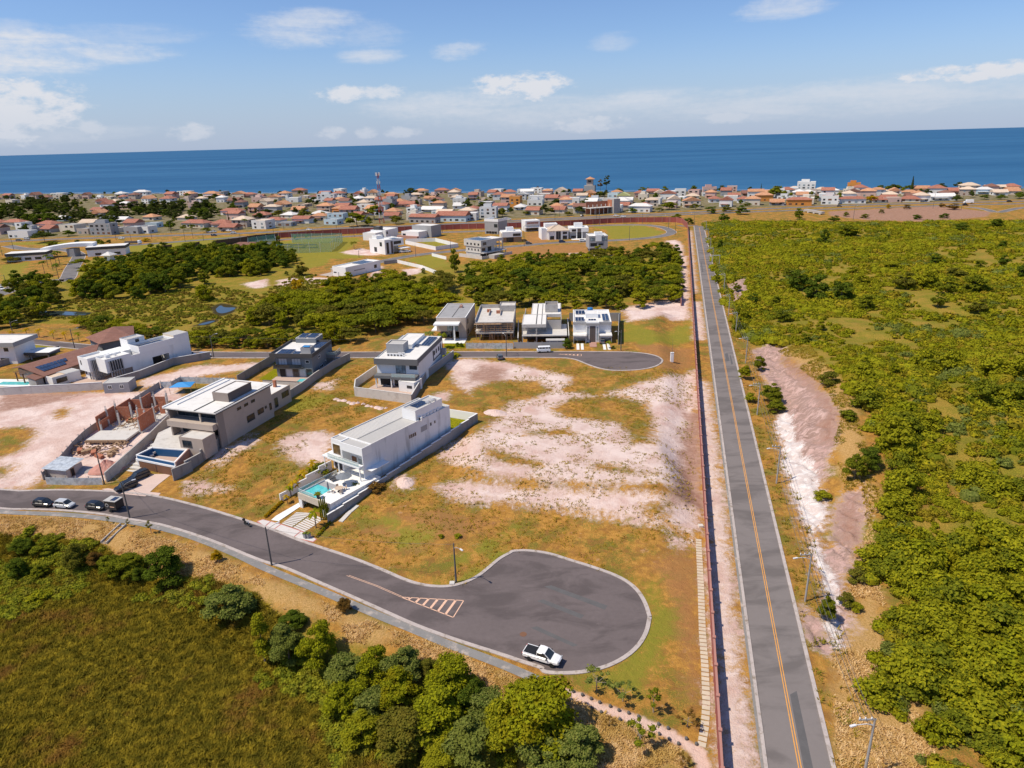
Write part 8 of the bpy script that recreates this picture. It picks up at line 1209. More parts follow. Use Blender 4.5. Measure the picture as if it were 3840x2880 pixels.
# ------------------------------------------------------------ red wall, poles, wires
mat('wall_red', (.31, .085, .07), .9, .12, .5, dirt=(.30, .12, .1, .6), streak=True); mat('wall_red_cap', (.42, .2, .16), .9, .12, .6); mat('wall_brown', (.10, .065, .05), .9, .12, .5); mat('pole', (.36, .34, .32), .9, .12, 1); mat('pole_dark', (.12, .115, .11), .9, .12, 1); mat('wire', (.10, .10, .10), .6, .05, 1)
def pilaster_wall(name, label, pts, hgt, step, mt='wall_red', cap='wall_red_cap', pil=.34):
 L = [Vector((p[0], p[1], 0)) for p in pts]; r = thing(name, label, 'wall', L[0]); o_ = L[0]; b = MB(); c = MB(); first = None; run = 0.0; nxt = 0.0
 for a, e in zip(L[:-1], L[1:]):
  d_ = (e - a).normalized(); n_ = Vector((-d_.y, d_.x, 0)); ln_ = (e - a).length
  def ring(w, z): return [a - n_ * w - o_ + Vector((0, 0, z)), e - n_ * w - o_ + Vector((0, 0, z)), e + n_ * w - o_ + Vector((0, 0, z)), a + n_ * w - o_ + Vector((0, 0, z))]
  b.hexa(ring(.09, -.2), ring(.09, hgt)); c.hexa(ring(.14, hgt + .003), ring(.14, hgt + .09))
  while nxt <= run + ln_:
   p = a + d_ * (nxt - run); nxt += step
   if first is None: q = MB(); q.box(-pil / 2, -pil / 2, -.2, pil / 2, pil / 2, hgt + .2); q.box(-pil * .65, -pil * .65, hgt + .203, pil * .65, pil * .65, hgt + .34); first = q.build('pilaster', cap, r); o = first
   else: o = first.copy(); C.objects.link(o); o.parent = r
   o.location = p - o_; o.rotation_euler = (0, 0, math.atan2(d_.y, d_.x))
  run += ln_
 b.build('panel', mt, r); c.build('coping', cap, r); return r
pilaster_wall('boundary_wall', 'long straight dusky red boundary wall with pilasters beside the road', stp([(-5.2, -30), (-5.2, 484)]), 2.5, 5.2)
pilaster_wall('boundary_wall', 'dusky red pilastered wall curving along the highway behind the estate', stp([(-5.6, 484.3)]) + mfl([('a3', 1612, 640), ('a3', 1590, 615), ('a3', 1540, 606), ('a3', 1450, 604), ('a3', 1200, 606), ('a3', 1000, 612), ('a3', 650, 632), ('a3', 420, 643), ('a3', 80, 655), ('a2', 1700, 662), ('a2', 1200, 684), ('a2', 1040, 692), ('a2', 700, 705), ('a2', 190, 735)]), 4.0, 6.4, pil=.5)
pilaster_wall('boundary_wall', 'dark brown wall along the highway at the left end of the red wall', mfl([('a2', 185, 738), ('a2', 0, 755), ('a1', 1990, 778), ('a1', 1772, 805)]), 4.0, 8, 'wall_brown', 'wall_brown', .4)
pilaster_wall('boundary_wall', 'short dark brown wall end nearest the gatehouse', mfl([('a1', 1660, 815), ('a1', 1550, 828)]), 4.0, 8, 'wall_brown', 'wall_brown', .4); pilaster_wall('boundary_wall', 'broken dark brown wall length between fence gaps near the gatehouse', mfl([('a1', 1430, 838), ('a1', 1306, 852)]), 4.0, 8, 'wall_brown', 'wall_brown', .4)
pilaster_wall('retaining_fence', 'short red fence stub on the pale ground behind the portico house', mfl([('b3', 1578, 415), ('b3', 1572, 330), ('b3', 1570, 240)]), 2.2, 4)
POLEM = {}
def pole(name, label, p, hgt, arm=None, lamp=2.2, cross=False, group=None, dark=True, lean=0):
 r = thing(name, label, 'utility pole' if cross else 'lamp post', p, 0, group); mt = 'pole_dark' if dark else 'pole'; b = MB(); b.tube((0, 0, -.4), (0, 0, hgt), .17, .10, 8); b.build('pole', mt, r)
 if arm is not None:
  ax, ay = math.cos(arm), math.sin(arm); z0 = hgt - .9; q = MB(); q.path([(0, 0, z0), (ax * lamp * .4, ay * lamp * .4, z0 + .5), (ax * lamp, ay * lamp, z0 + .75)], .045, 6); q.build('lamp_arm', 'metal_white' if not dark else 'pole', r); q = MB(); q.box(-.35, -.12, -.06, .35, .12, .06); o = q.build('lamp_head', 'metal_white', r); o.location = (ax * (lamp + .3), ay * (lamp + .3), z0 + .76); o.rotation_euler = (0, 0, arm)
 if cross:
  q = MB(); q.box(-1.7, -.06, hgt - .15, .15, .06, hgt); q.build('crossarm', 'pole', r); q = MB(); q.tube((-1.0, 0, hgt - .15), (0, 0, hgt - .9), .03, n=4); q.build('brace', 'pole', r)
  for x in (-1.6, -1.0, -.35): q = MB(); q.lathe([(.04, 0), (.09, .05), (.06, .12), (.09, .17), (.03, .26)], 6); o = q.build('insulator', 'metal_white', r); o.location = (x, 0, hgt)
 return r
ang = math.atan2(RU[1], RU[0]); RP = []
ROADP = [('d4', 912, 1720), ('d4', 540, 600), ('e3', 895, 1270), ('e3', 745, 735), ('e3', 655, 335), ('e3', 577, 120), ('b3', 1972, 495), ('b3', 1934, 300), ('a3', 1840, 940), ('a3', 1820, 852), ('a3', 1802, 765), ('a3', 1785, 690)]
for i, q in enumerate(ROADP):
 p = at(*q); o = pole('utility_pole', 'grey concrete utility pole with crossarm and street lamp, %s along the road from the bottom' % ordn(i + 1), p, 8.2, math.pi + .25, 2.4, True, 'utility poles along the straight road', False); RP.append(p)
for i in range(len(RP) - 1):
 for k, x in enumerate((-1.6, -1.0, -.35)):
  a, b_ = RP[i] + Vector((x, 0, 8.4)), RP[i + 1] + Vector((x, 0, 8.4)); b = MB(); pts = [a.lerp(b_, f) - Vector((0, 0, 4 * f * (1 - f) * .5)) - a for f in np.linspace(0, 1, 8)]; b.path(pts, .028, 3); o = b.build('power_line', 'wire'); o.location = a; tag(o, 'thin power wire strung between the utility poles right of the road', 'wire', 'power wires along the straight road')
LP = [(('c1', 1010, 1625), 7.6, .7, 'dark lamp post on the verge behind the parked trailer'), (('d2', 100, 372), 7.4, .75, 'dark lamp post on the near kerb below the motorcycle'), (('d2', 1270, 480), 7.2, -.9, 'dark lamp post on the grass corner of the turning circle'), (('b3', 1080, 785), 6.8, 3.6, 'lamp post at the right of the portico house'), (('b3', 132, 838), 7.4, 2.0, 'lamp post beside the small dark car on the back road'), (('c2', 212, 376), 7.8, .8, 'lamp post on the back road near the palms and wall end'), (('c1', 582, 305), 7.2, .5, 'lamp post on the back road by the brown roofed house'), (('c1', 112, 230), 7.0, .7, 'lamp post on the back road at the far left'), (('c1', 812, 1362), 7.2, None, 'bare pole at the street corner of the brick building site')]
FP = {}
for q, hh, ar, lb in LP: p = at(*q); FP[q] = p; pole('lamp_post', lb, p, hh, ar, 1.8 if ar is not None else 0)
def span(a, b_, sag, label, group=None, r=.024):
 b = MB(); b.path([a.lerp(b_, f) - Vector((0, 0, 4 * f * (1 - f) * sag)) - a for f in np.linspace(0, 1, 10)], r, 3); o = b.build('overhead_wire', 'wire'); o.location = a; tag(o, label, 'wire', group)
V7 = Vector((0, 0, 7)); k_ = list(FP.values())
span(k_[1] + V7, k_[2] + V7, .7, 'overhead wire crossing the near road to the turning circle lamp post'); span(k_[0] + V7, k_[1] + V7, .7, 'overhead wire between the two dark lamp posts of the near road'); span(k_[0] + V7, k_[8] + V7, .3, 'overhead wire from the trailer lamp post to the building site pole'); span(k_[7] + V7, k_[6] + V7, .5, 'overhead wire along the back road over the yellow palms'); span(k_[6] + V7, k_[5] + V7, .6, 'overhead wire along the back road over the brown roof'); span(k_[5] + V7, k_[4] + V7, 1.0, 'long overhead wire along the back road over the slate house'); span(k_[4] + Vector((0, 0, 6.6)), k_[3] + Vector((0, 0, 6.4)), .6, 'overhead wire in front of the raw concrete houses')
FARP = [('a1', 22, 882, 0, 110), ('a1', 115, 835, 0, 95), ('a1', 965, 755, 0, 105), ('a1', 1092, 772, 0, 80), ('a1', 1537, 765, 0, 100), ('a1', 1602, 740, 0, 140), ('a1', 1260, 742, 0, 90), ('a1', 1765, 822, 0, 60), ('a1', 1420, 700, 0, 110), ('a2', 815, 725, 0, 95), ('a2', 1547, 695, 0, 95), ('a2', 457, 742, 0, 70), ('a2', 855, 898, 0, 60), ('a2', 1326, 890, 0, 95), ('a2', 1616, 845, 0, 95), ('a3', 278, 802, 0, 170), ('a3', 1150, 757, 0, 115), ('a3', 1475, 655, 0, 105), ('a3', 1530, 715, 0, 105), ('a3', 903, 630, 0, 90), ('a3', 1258, 615, 0, 85), ('a3', 878, 572, 0, 100), ('a3', 533, 586, 0, 100), ('a3', 570, 562, 0, 80), ('a3', 667, 552, 0, 90), ('a3', 1688, 626, 0, 95), ('a4', 1456, 492, 0, 130), ('a4', 1690, 506, 0, 160), ('a4', 795, 586, 0, 115), ('a1', 750, 1045, 0, 90), ('b1', 60, 265, 0, 110), ('a1', 1690, 760, 0, 60), ('a1', 2000, 780, 0, 80), ('a2', 145, 690, 0, 80), ('a2', 668, 655, 0, 70), ('a2', 232, 665, 0, 70)]
for i, (r, x, y, z, hp) in enumerate(FARP):
 p = on(r, x, y, 0); pole('lamp_post', 'thin pole with a lamp standing along the estate roads and highway', p, min(13, mh(r, x, y, hp)), [.4, 2.6, 3.5, 5.0][i % 4], 2.4, False, 'poles along estate roads and highway')
for q in [('a3', 1862, 985)]: p = at(*q); r = thing('gantry', 'two legged white power frame among the bushes right of the road', 'power frame', p); b = MB(); b.tube((-2, 0, 0), (-2, 0, 7), .16, .12); b.build('pole', 'pole', r); b = MB(); b.tube((2, 0, 0), (2, 0, 7), .16, .12); b.build('pole', 'pole', r); b = MB(); b.box(-2.3, -.08, 6.6, 2.3, .08, 6.85); b.build('crossarm', 'metal_white', r)
p = at('b3', 1502, 878); r = thing('sensor_pillar', 'white pillar with a thin antenna standing alone near the red wall', 'pillar', p); b = MB(); b.box(-.45, -.4, 0, .45, .4, 2.9); b.build('cabinet', 'white_clean', r, bevel=.03); b = MB(); b.box(-.5, -.45, 2.903, .5, .45, 3.0); b.build('lid', 'metal_white', r); b = MB(); b.tube((0, 0, 3), (0, 0, 7.4), .05, .02, 5); b.build('antenna', 'pole_dark', r)
# ------------------------------------------------------------ vehicles
def paint(name, col): mat(name, col, .28, .04, 2, spec=.6)
paint('paint_white', (.80, .81, .82)); paint('paint_black', (.012, .013, .016)); paint('paint_silver', (.5, .52, .54)); paint('paint_grey', (.12, .125, .13)); paint('paint_blue', (.02, .05, .12)); mat('lamp_lens', (.34, .35, .36), .15, .05, 3); mat('lamp_red', (.4, .02, .02), .3, .05, 3); mat('lamp_yellow', (.8, .5, .03), .3, .05, 3); mat('rim', (.42, .43, .45), .35, .1, 3, metal=.6)
def loft(b, secs):
 R0 = []
 for (x, w, z0, z1, c) in secs: R0.append([(x, -w + c, z0), (x, w - c, z0), (x, w, z0 + c), (x, w, z1 - c), (x, w - c * 1.4, z1), (x, -w + c * 1.4, z1), (x, -w, z1 - c), (x, -w, z0 + c)])
 n = 8; vs = [v for r_ in R0 for v in r_]; fs = [(i * n + j, i * n + (j + 1) % n, (i + 1) * n + (j + 1) % n, (i + 1) * n + j) for i in range(len(R0) - 1) for j in range(n)]; fs += [tuple(range(n - 1, -1, -1)), tuple((len(R0) - 1) * n + j for j in range(n))]; b.add(vs, fs); return b
WHEEL = None
def wheels(r, xs, w, rad_):
 for x in xs:
  for s in (-1, 1):
   b = MB(); b.lathe([(rad_ * .62, -.11), (rad_ * .92, -.11), (rad_, -.07), (rad_, .07), (rad_ * .92, .11), (rad_ * .62, .11)], 16); o = b.build('wheel', 'rubber', r); o.location = (x, s * w, rad_); o.rotation_euler = (R_(90), 0, 0); q = MB(); q.lathe([(rad_ * .6, -.1), (rad_ * .6, .1)], 10); q.build('rim', 'rim', o)
SHAPES = {'hatch': dict(body=[(-2.0, .70, .42, .80, .1), (-1.9, .82, .30, .94, .12), (-1.1, .87, .24, .98, .12), (.7, .87, .24, .96, .12), (1.5, .84, .26, .86, .14), (1.9, .74, .34, .72, .12), (1.99, .6, .42, .62, .06)], cab=[(-1.92, .66, .92, .96, .02), (-1.55, .70, .93, 1.42, .1), (-.3, .71, .93, 1.5, .1), (.45, .69, .92, 1.44, .1), (1.2, .70, .88, .91, .02)], roof=(-1.5, .4, 1.47), wh=(-1.25, 1.25), r=.31, w=.76),
   'suv': dict(body=[(-2.2, .74, .48, .95, .1), (-2.1, .88, .36, 1.06, .12), (-1.1, .92, .30, 1.1, .12), (.8, .92, .3, 1.08, .12), (1.7, .89, .32, 1.0, .14), (2.1, .8, .4, .88, .12), (2.2, .66, .5, .76, .06)], cab=[(-2.12, .74, 1.03, 1.08, .02), (-1.9, .76, 1.04, 1.62, .1), (-.3, .77, 1.04, 1.7, .1), (.5, .75, 1.04, 1.64, .1), (1.25, .76, 1.0, 1.04, .02)], roof=(-1.85, .45, 1.67), wh=(-1.35, 1.38), r=.37, w=.80)}
def car(name, label, p, rz, col, kind='hatch', group=None, scale=1.0):
 d_ = SHAPES[kind]; r = thing(name, label, 'car', p, R_(rz), group); r.scale = (scale,) * 3; b = loft(MB(), d_['body']); b.build('body', col, r, True).data.polygons.foreach_set('use_smooth', [False] * len(r.children[0].data.polygons)); loft(MB(), d_['cab']).build('windows', 'glass', r)
 x0, x1, z = d_['roof']; w = d_['w'] - .1; q = loft(MB(), [(x0, w, z - .03, z + .03, .012), ((x0 + x1) / 2, w + .02, z - .02, z + .06, .012), (x1, w, z - .03, z + .02, .012)]); q.build('roof', col, r)
 for s in (-1, 1):
  for (xa, xb) in ((-.35, -.45), (x1 + .02, x1 + .62), (x0 + .25, x0 - .1)): q = MB(); q.tube((xa, s * (w + .03), z - .02), (xb, s * (w + .1), d_['body'][3][3]), .045, n=4); q.build('pillar', col, r)
  e = d_['body'][-2]; q = MB(); q.box(e[0] - .05, s * .5 - .16, e[3] - .16, e[0] + .07, s * .5 + .16, e[3] - .03); q.build('headlight', 'lamp_lens', r); e = d_['body'][0]; q = MB(); q.box(e[0] - .03, s * .62 - .1, .72, e[0] + .08, s * .62 + .1, .92); q.build('tail_light', 'lamp_red', r); q = MB(); q.box(.55, s * (w + .16) - .1, .95, .72, s * (w + .16) + .1, 1.08); q.build('mirror', col, r)
 wheels(r, d_['wh'], d_['w'], d_['r']); return r
def zc(r, x, y, z=0.0): return (on(r, x, y, z) if z else at(r, x, y)) + Vector((0, 0, .06))
# pickup
f = Vector(zc('d3', 352, 1022)); rr_ = Vector(zc('d3', 212, 978)); hd = math.atan2(f.y - rr_.y, f.x - rr_.x); nn = Vector((-math.sin(hd), math.cos(hd), 0)); p = (f + rr_) / 2 + nn * .8
r = thing('pickup_truck', 'white pickup truck with a black bed cover parked in the turning circle', 'pickup', p, hd); loft(MB(), [(-2.65, .80, .55, 1.05, .06), (-2.55, .90, .48, 1.10, .1), (-.45, .92, .42, 1.12, .1), (.8, .92, .42, 1.10, .1), (1.9, .90, .44, 1.08, .14), (2.45, .82, .5, .98, .14), (2.6, .66, .55, .84, .06)]).build('body', 'paint_white', r)
loft(MB(), [(-.62, .74, 1.08, 1.12, .02), (-.55, .76, 1.08, 1.70, .08), (.2, .77, 1.08, 1.78, .1), (.62, .75, 1.08, 1.72, .1), (1.45, .78, 1.04, 1.08, .02)]).build('windows', 'glass', r); loft(MB(), [(-.55, .72, 1.70, 1.77, .02), (0, .74, 1.74, 1.83, .02), (.6, .71, 1.70, 1.77, .02)]).build('roof', 'paint_white', r); b = MB(); b.box(-2.5, -.80, 1.09, -.72, .80, 1.2); b.build('bed_cover', 'black', r, bevel=.03); b = MB(); b.box(-2.55, -.9, 1.1, -.7, -.803, 1.2); b.box(-2.55, .803, 1.1, -.7, .9, 1.2); b.build('bed_rail', 'paint_white', r); b = MB(); b.tube((-.66, -.7, 1.1), (-.66, -.6, 1.86), .05, n=5); b.tube((-.66, .7, 1.1), (-.66, .6, 1.86), .05, n=5); b.tube((-.66, -.6, 1.86), (-.66, .6, 1.86), .05, n=5); b.build('roll_bar', 'black', r)
for s in (-1, 1):
 for (xa, xb, zb) in ((.62, 1.4, 1.06), (-.52, -.58, 1.08)): b = MB(); b.tube((xa, s * .74, 1.72), (xb, s * .82, zb), .05, n=4); b.build('pillar', 'paint_white', r)
 b = MB(); b.box(2.42, s * .62 - .18, .82, 2.58, s * .62 + .18, 1.0); b.build('headlight', 'lamp_lens', r); b = MB(); b.box(-2.68, s * .78 - .08, .8, -2.56, s * .78 + .08, 1.08); b.build('tail_light', 'lamp_red', r); b = MB(); b.box(.85, s * 1.02 - .12, 1.1, 1.0, s * 1.02 + .12, 1.3); b.build('mirror', 'black', r); b = MB(); b.box(-.5, s * .915 - .012, .5, .75, s * .915 + .012, .52); b.build('side_step', 'black', r); b = MB(); b.box(-.35, s * .93 - .01, .9, -.2, s * .93 + .01, .94); b.build('door_handle', 'black', r)
b = MB(); b.box(2.56, -.5, .56, 2.66, .5, .8); b.build('grille', 'black', r); b = MB(); b.box(-2.74, -.8, .5, -2.66, .8, .62); b.build('bumper', 'black', r); wheels(r, (-1.6, 1.6), .82, .38)
car('parked_car', 'black hatchback parked behind the silver one on the near road', zc('c1', 345, 1528), -9, 'paint_black'); car('parked_car', 'silver grey hatchback parked between two black cars', zc('c1', 508, 1538), -11, 'paint_silver'); car('parked_car', 'black hatchback parked right behind the dark trailer', zc('c1', 755, 1552), -13, 'paint_black')
car('parked_car', 'dark estate car parked on the driveway nearest the street', zc('c1', 985, 1398), 232, 'paint_black', 'suv'); car('parked_car', 'dark pickup like car parked on the driveway by the brown gate', zc('c1', 1085, 1318), 235, 'paint_black', 'suv'); car('parked_car', 'small dark car seen from behind on the back road', zc('c3', 1050, 632, PL), 100, 'paint_grey'); 
for (q, rz, cl_, lb) in [(('c1', 1480, 352), -5, 'paint_white', 'white car at the end of the louvred house wall, left one'), (('c1', 1595, 355), -5, 'paint_white', 'white car at the end of the louvred house wall, right one')]: car('parked_car', lb, zc(q[0], q[1], q[2] + 14, PL), rz, cl_)
for (q, rz, cl_, lb) in [(('a3', 315, 787), 5, 'paint_grey', 'grey car on the estate road below the bare lot'), (('a3', 592, 773), 5, 'paint_blue', 'dark car in front of the hip roofed villa'), (('a3', 765, 765), 5, 'paint_white', 'pale car in front of the white cube villa'), (('a2', 1215, 858), 20, 'paint_white', 'white car under the villa carport, left one'), (('a2', 1255, 855), 20, 'paint_white', 'white car under the villa carport, right one'), (('c3', 1895, 500), 90, 'paint_grey', 'grey car in the right garage of the portico house'),
       (('a1', 1735, 692), -8, 'paint_white', 'white car parked by the highway, left end of the row'), (('a1', 1775, 690), -8, 'paint_silver', 'silver car second in the row by the highway'), (('a1', 1855, 682), 70, 'paint_grey', 'grey car in the middle of the row by the highway'), (('a1', 1900, 681), -8, 'paint_white', 'white car second from the right in the row by the highway'), (('a1', 1938, 698), -8, 'paint_silver', 'pale car entering the highway near the brown wall'), (('a1', 1776, 719), -8, 'paint_blue', 'dark blue car driving on the highway above the brown wall'), (('a1', 225, 748), -8, 'paint_silver', 'pale car on the highway at the far left'), (('a1', 158, 762), -8, 'paint_grey', 'grey pickup on the highway at the far left'), (('a1', 1010, 744), -8, 'paint_white', 'white car on the highway behind the gatehouse'), (('a3', 1040, 556), -10, 'paint_white', 'white car on the highway above the red wall'), (('a3', 1100, 563), -10, 'paint_white', 'white car behind the red wall coping on the highway'), (('a3', 150, 586), -8, 'paint_white', 'white car on the highway shoulder behind the grey tower house'), (('a3', 758, 556), 60, 'paint_grey', 'grey car parked beside the half built shop'), (('a2', 442, 672), -8, 'paint_white', 'white car passing behind the red wall at the sports field'), (('a4', 2090, 437), -14, 'paint_black', 'black car on the highway at the far right'), (('a4', 680, 477), -12, 'paint_grey', 'dark car on the highway near the concrete underpass'), (('a4', 1726, 467), -14, 'paint_black', 'black car below the white van on the highway'), (('b1', 10, 283), -20, 'paint_white', 'white car on the entrance road at the left edge')]: car('parked_car' if 'driving' not in lb else 'car', lb, zc(*q), rz, cl_, 'hatch', None, 1.15 if q[0] != 'c3' else 1)
p = zc('c3', 1412, 578, PL); r = thing('minibus', 'white rounded minibus parked in front of the raw concrete house', 'van', p, R_(181)); loft(MB(), [(-2.2, .74, .4, 1.3, .12), (-2.1, .84, .34, 1.36, .14), (1.9, .84, .34, 1.36, .14), (2.15, .74, .42, 1.2, .2)]).build('body', 'paint_white', r); loft(MB(), [(-2.12, .76, 1.3, 1.5, .06), (-2.0, .78, 1.3, 1.86, .12), (1.6, .78, 1.3, 1.86, .12), (1.95, .76, 1.3, 1.4, .06)]).build('windows', 'glass', r); loft(MB(), [(-2.12, .70, 1.84, 1.9, .03), (-2.0, .78, 1.80, 2.0, .06), (1.45, .78, 1.80, 2.0, .06), (1.75, .70, 1.80, 1.88, .03)]).build('roof', 'paint_white', r)
for x in (-1.5, -.5, .5, 1.4):
 for s in (-1, 1): b = MB(); b.box(x - .06, s * .8 - .02, 1.3, x + .06, s * .8 + .02, 1.85); b.build('pillar', 'paint_white', r)
for s in (-1, 1): b = MB(); b.box(2.05, s * .5 - .14, .7, 2.17, s * .5 + .14, .95); b.build('headlight', 'lamp_yellow', r)
wheels(r, (-1.3, 1.25), .74, .33)
p = zc('a4', 1748, 450); r = thing('delivery_van', 'white delivery van on the highway at the far right', 'van', p, R_(166)); r.scale = (1.6,) * 3; loft(MB(), [(-2.5, .9, .4, 2.2, .1), (1.2, .92, .4, 2.2, .12), (1.9, .9, .4, 1.2, .1), (2.5, .8, .45, .95, .1)]).build('body', 'paint_white', r); loft(MB(), [(1.25, .86, 1.3, 2.1, .1), (1.85, .84, 1.22, 1.3, .02)]).build('windows', 'glass', r); wheels(r, (-1.6, 1.7), .85, .38)
p = zc('a1', 1108, 788); r = thing('flatbed_truck', 'dark flatbed truck with a white cab on the highway slip road', 'truck', p, R_(-2)); b = MB(); b.box(-7, -1.2, .9, 3.5, 1.2, 1.3); b.box(-6, -1.1, 1.303, 3, 1.1, 2.4); b.build('bed', 'brown_dark', r); loft(MB(), [(4, 1.2, .6, 2.9, .15), (5.6, 1.2, .6, 2.8, .2), (6.2, 1.1, .6, 1.6, .15)]).build('cab', 'paint_white', r); loft(MB(), [(5.62, 1.1, 1.7, 2.7, .1), (6.1, 1.05, 1.6, 1.7, .03)]).build('windows', 'glass', r); wheels(r, (-5, -3.6, 5), 1.0, .5)
p = zc('c1', 900, 1562); r = thing('box_trailer', 'black square food trailer with a solar panelled roof at the kerb', 'trailer', p, R_(-14)); b = MB(); b.box(-1.35, -1.0, .55, 1.35, 1.0, 2.35); b.build('body', 'paint_black', r, bevel=.05); b = MB(); b.box(-1.38, -1.03, 2.353, 1.38, 1.03, 2.46); b.build('roof', 'roof_sheet', r); b = MB(); b.box(-.1, -.7, 2.463, .9, .7, 2.52); b.build('solar_panel', 'solar', r); b = MB(); b.lathe([(.0001, 0), (.36, 0), (.36, .02), (.0001, .02)], 18); o = b.build('emblem', 'roof_white', r); o.location = (-.75, -1.004, 1.5); o.rotation_euler = (R_(90), 0, 0); b = MB(); b.lathe([(.0001, 0), (.28, 0), (.28, .02), (.0001, .02)], 18); o2 = b.build('badge', 'paint_black', o); o2.location = (0, 0, .01); b = MB(); b.box(-.1, -1.02, 1.15, .9, -1.003, 1.3); b.build('lettering', 'line_salmon', r); b = MB(); b.tube((1.35, 0, .5), (2.3, 0, .45), .06, n=5); b.build('tow_bar', 'black', r); wheels(r, (-.15,), .95, .32)
p = zc('c4', 62, 1178); r = thing('motorcycle', 'dark motorcycle with a top box parked at the kerb', 'motorcycle', p, R_(-35))
for x in (-.68, .68): b = MB(); b.lathe([(.2, -.05), (.31, -.05), (.31, .05), (.2, .05)], 14); o = b.build('wheel', 'rubber', r); o.location = (x, 0, .31); o.rotation_euler = (R_(90), 0, 0)
b = MB(); b.box(-.25, -.13, .35, .3, .13, .72); b.build('engine', 'black', r); loft(MB(), [(-.1, .12, .72, .9, .03), (.2, .17, .74, 1.02, .05), (.42, .1, .78, .95, .03)]).build('tank', 'paint_grey', r); b = MB(); b.box(-.75, -.13, .74, -.1, .13, .86); b.build('seat', 'black', r); b = MB(); b.tube((.68, 0, .31), (.42, 0, 1.0), .05); b.tube((.42, -.36, 1.08), (.42, .36, 1.08), .03); b.build('fork', 'metal_white', r); b = MB(); b.box(-1.08, -.2, .9, -.7, .2, 1.22); b.build('top_box', 'black', r)
# ------------------------------------------------------------ pool deck furniture and small things
def dk(x, y): return on('c4', x, y, 3.3)
for i, (x, y) in enumerate([(735, 778), (772, 785), (795, 800)]):
 r = thing('sun_lounger', 'dark sun lounger on the white pool deck, %s of three' % ['left', 'middle', 'right'][i], 'sun lounger', dk(x, y), R_(40)); b = MB(); b.box(-.9, -.32, .28, .4, .32, .36); b.build('seat', 'charcoal', r); b = MB(); b.hexa([(.403, -.32, .28), (.95, -.32, .75), (.95, .32, .75), (.403, .32, .28)], [(.403, -.32, .36), (.9, -.32, .8), (.9, .32, .8), (.403, .32, .36)]); b.build('backrest', 'charcoal', r)
 for (xx, yy) in ((-.8, -.28), (-.8, .28), (.4, -.28), (.4, .28)): b = MB(); b.box(xx - .03, yy - .03, 0, xx + .03, yy + .03, .28); b.build('leg', 'charcoal', r)
def parasol(label, p, r_, hh, closed=False):
 r = thing('parasol', label, 'parasol', p); b = MB(); b.tube((0, 0, 0), (0, 0, hh + .1), .04); b.build('pole', 'metal_white', r); b = MB(); b.lathe([(.05, hh), (.16, hh - .5), (.2, hh - 1.5), (.12, hh - 1.7)] if closed else [(.02, hh), (r_ * .5, hh - .28), (r_, hh - .6), (r_ * .99, hh - .64), (r_ * .5, hh - .34), (.02, hh - .05)], 8); b.build('canopy', 'grey_blue', r); b = MB(); b.lathe([(.35, 0), (.35, .1), (.1, .14)], 10); b.build('base', 'concrete', r)
parasol('open slate blue parasol on the white pool deck', dk(868, 832), 1.65, 2.4); parasol('closed slate parasol beside the pool', dk(735, 898), .3, 2.3, True)
p = dk(825, 890); r = thing('garden_table', 'round beige table on the pool deck', 'table', p); b = MB(); b.lathe([(.85, .72), (.85, .77)], 20); b.build('tabletop', 'tile_pale', r); b = MB(); b.lathe([(.4, 0), (.1, .1), (.1, .72)], 10); b.build('leg', 'charcoal', r)
for i in range(4):
 a = i * 1.57 + .5; c_ = thing('garden_chair', 'beige chair placed around the round pool deck table', 'chair', p + Vector((1.2 * math.cos(a), 1.2 * math.sin(a), 0)), a, 'chairs around the pool deck table'); b = MB(); b.box(-.25, -.25, .4, .25, .25, .47); b.build('seat', 'tile_pale', c_); b = MB(); b.box(.2, -.25, .473, .26, .25, .95); b.build('backrest', 'tile_pale', c_)
 for (xx, yy) in ((-.22, -.22), (.22, -.22), (-.22, .22), (.22, .22)): b = MB(); b.box(xx - .025, yy - .025, 0, xx + .025, yy + .025, .4); b.build('leg', 'charcoal', c_)
p = dk(650, 948); r = thing('plant_pot', 'tall dark pot standing at the pool corner', 'pot', p); b = MB(); b.lathe([(.25, 0), (.36, .8), (.36, .86), (.3, .84)], 12); b.build('pot', 'charcoal', r); tree('potted_palm', 'small palm growing in the dark pot at the pool', 'palm', p.x, p.y, .8, 'palm_low', 'fol_mid', z=p.z + .8)
for i, x in enumerate((676, 692, 708, 722, 736)): p = on('c4', x, 1135, 0); b = MB(); hh = [4.2, 4.9, 4.5, 5.0, 3.6][i]; b.lathe([(.1, 0), (.15, .5), (.14, hh - .4), (.06, hh)], 8); [b.tube((0, 0, hh * .4), (.35 * math.cos(k * 2 + i), .35 * math.sin(k * 2 + i), hh * .7), .09, .07, 6) for k in range(2)]; o = b.build('cactus', 'fol_mid'); o.location = (p.x, p.y, hz(p.x, p.y)); tag(o, 'tall green column cactus in the row beside the garage', 'cactus', 'cacti beside the garage')
tree('young_palm', 'yellow green young palm beside the garage driveway', 'palm', *on('c4', 632, 1195, 0)[:2], 4.6, 'palm_young', 'fol_yellow', wide=.8)
for i, (x, y) in enumerate([(395, 990), (425, 930), (450, 905), (478, 890), (505, 840), (535, 820), (560, 800), (590, 770), (610, 735)]): p = at('c4', x, y); tree('garden_palm', 'golden low palm in the row along the left garden wall', 'palm', p.x, p.y, 2.2 + .6 * (i % 3), 'palm_young', ['fol_orange', 'fol_yellow', 'fol_orange'][i % 3], 'golden palms along the garden wall', wide=.9)
for i in range(14): p = at('c4', 215 + i * 10, 1105 - i * 9); tree('hedge_plant', 'small golden bush edging the front garden', 'bush', p.x, p.y, .7, rk('bush'), 'fol_orange', 'golden bushes edging the front garden')
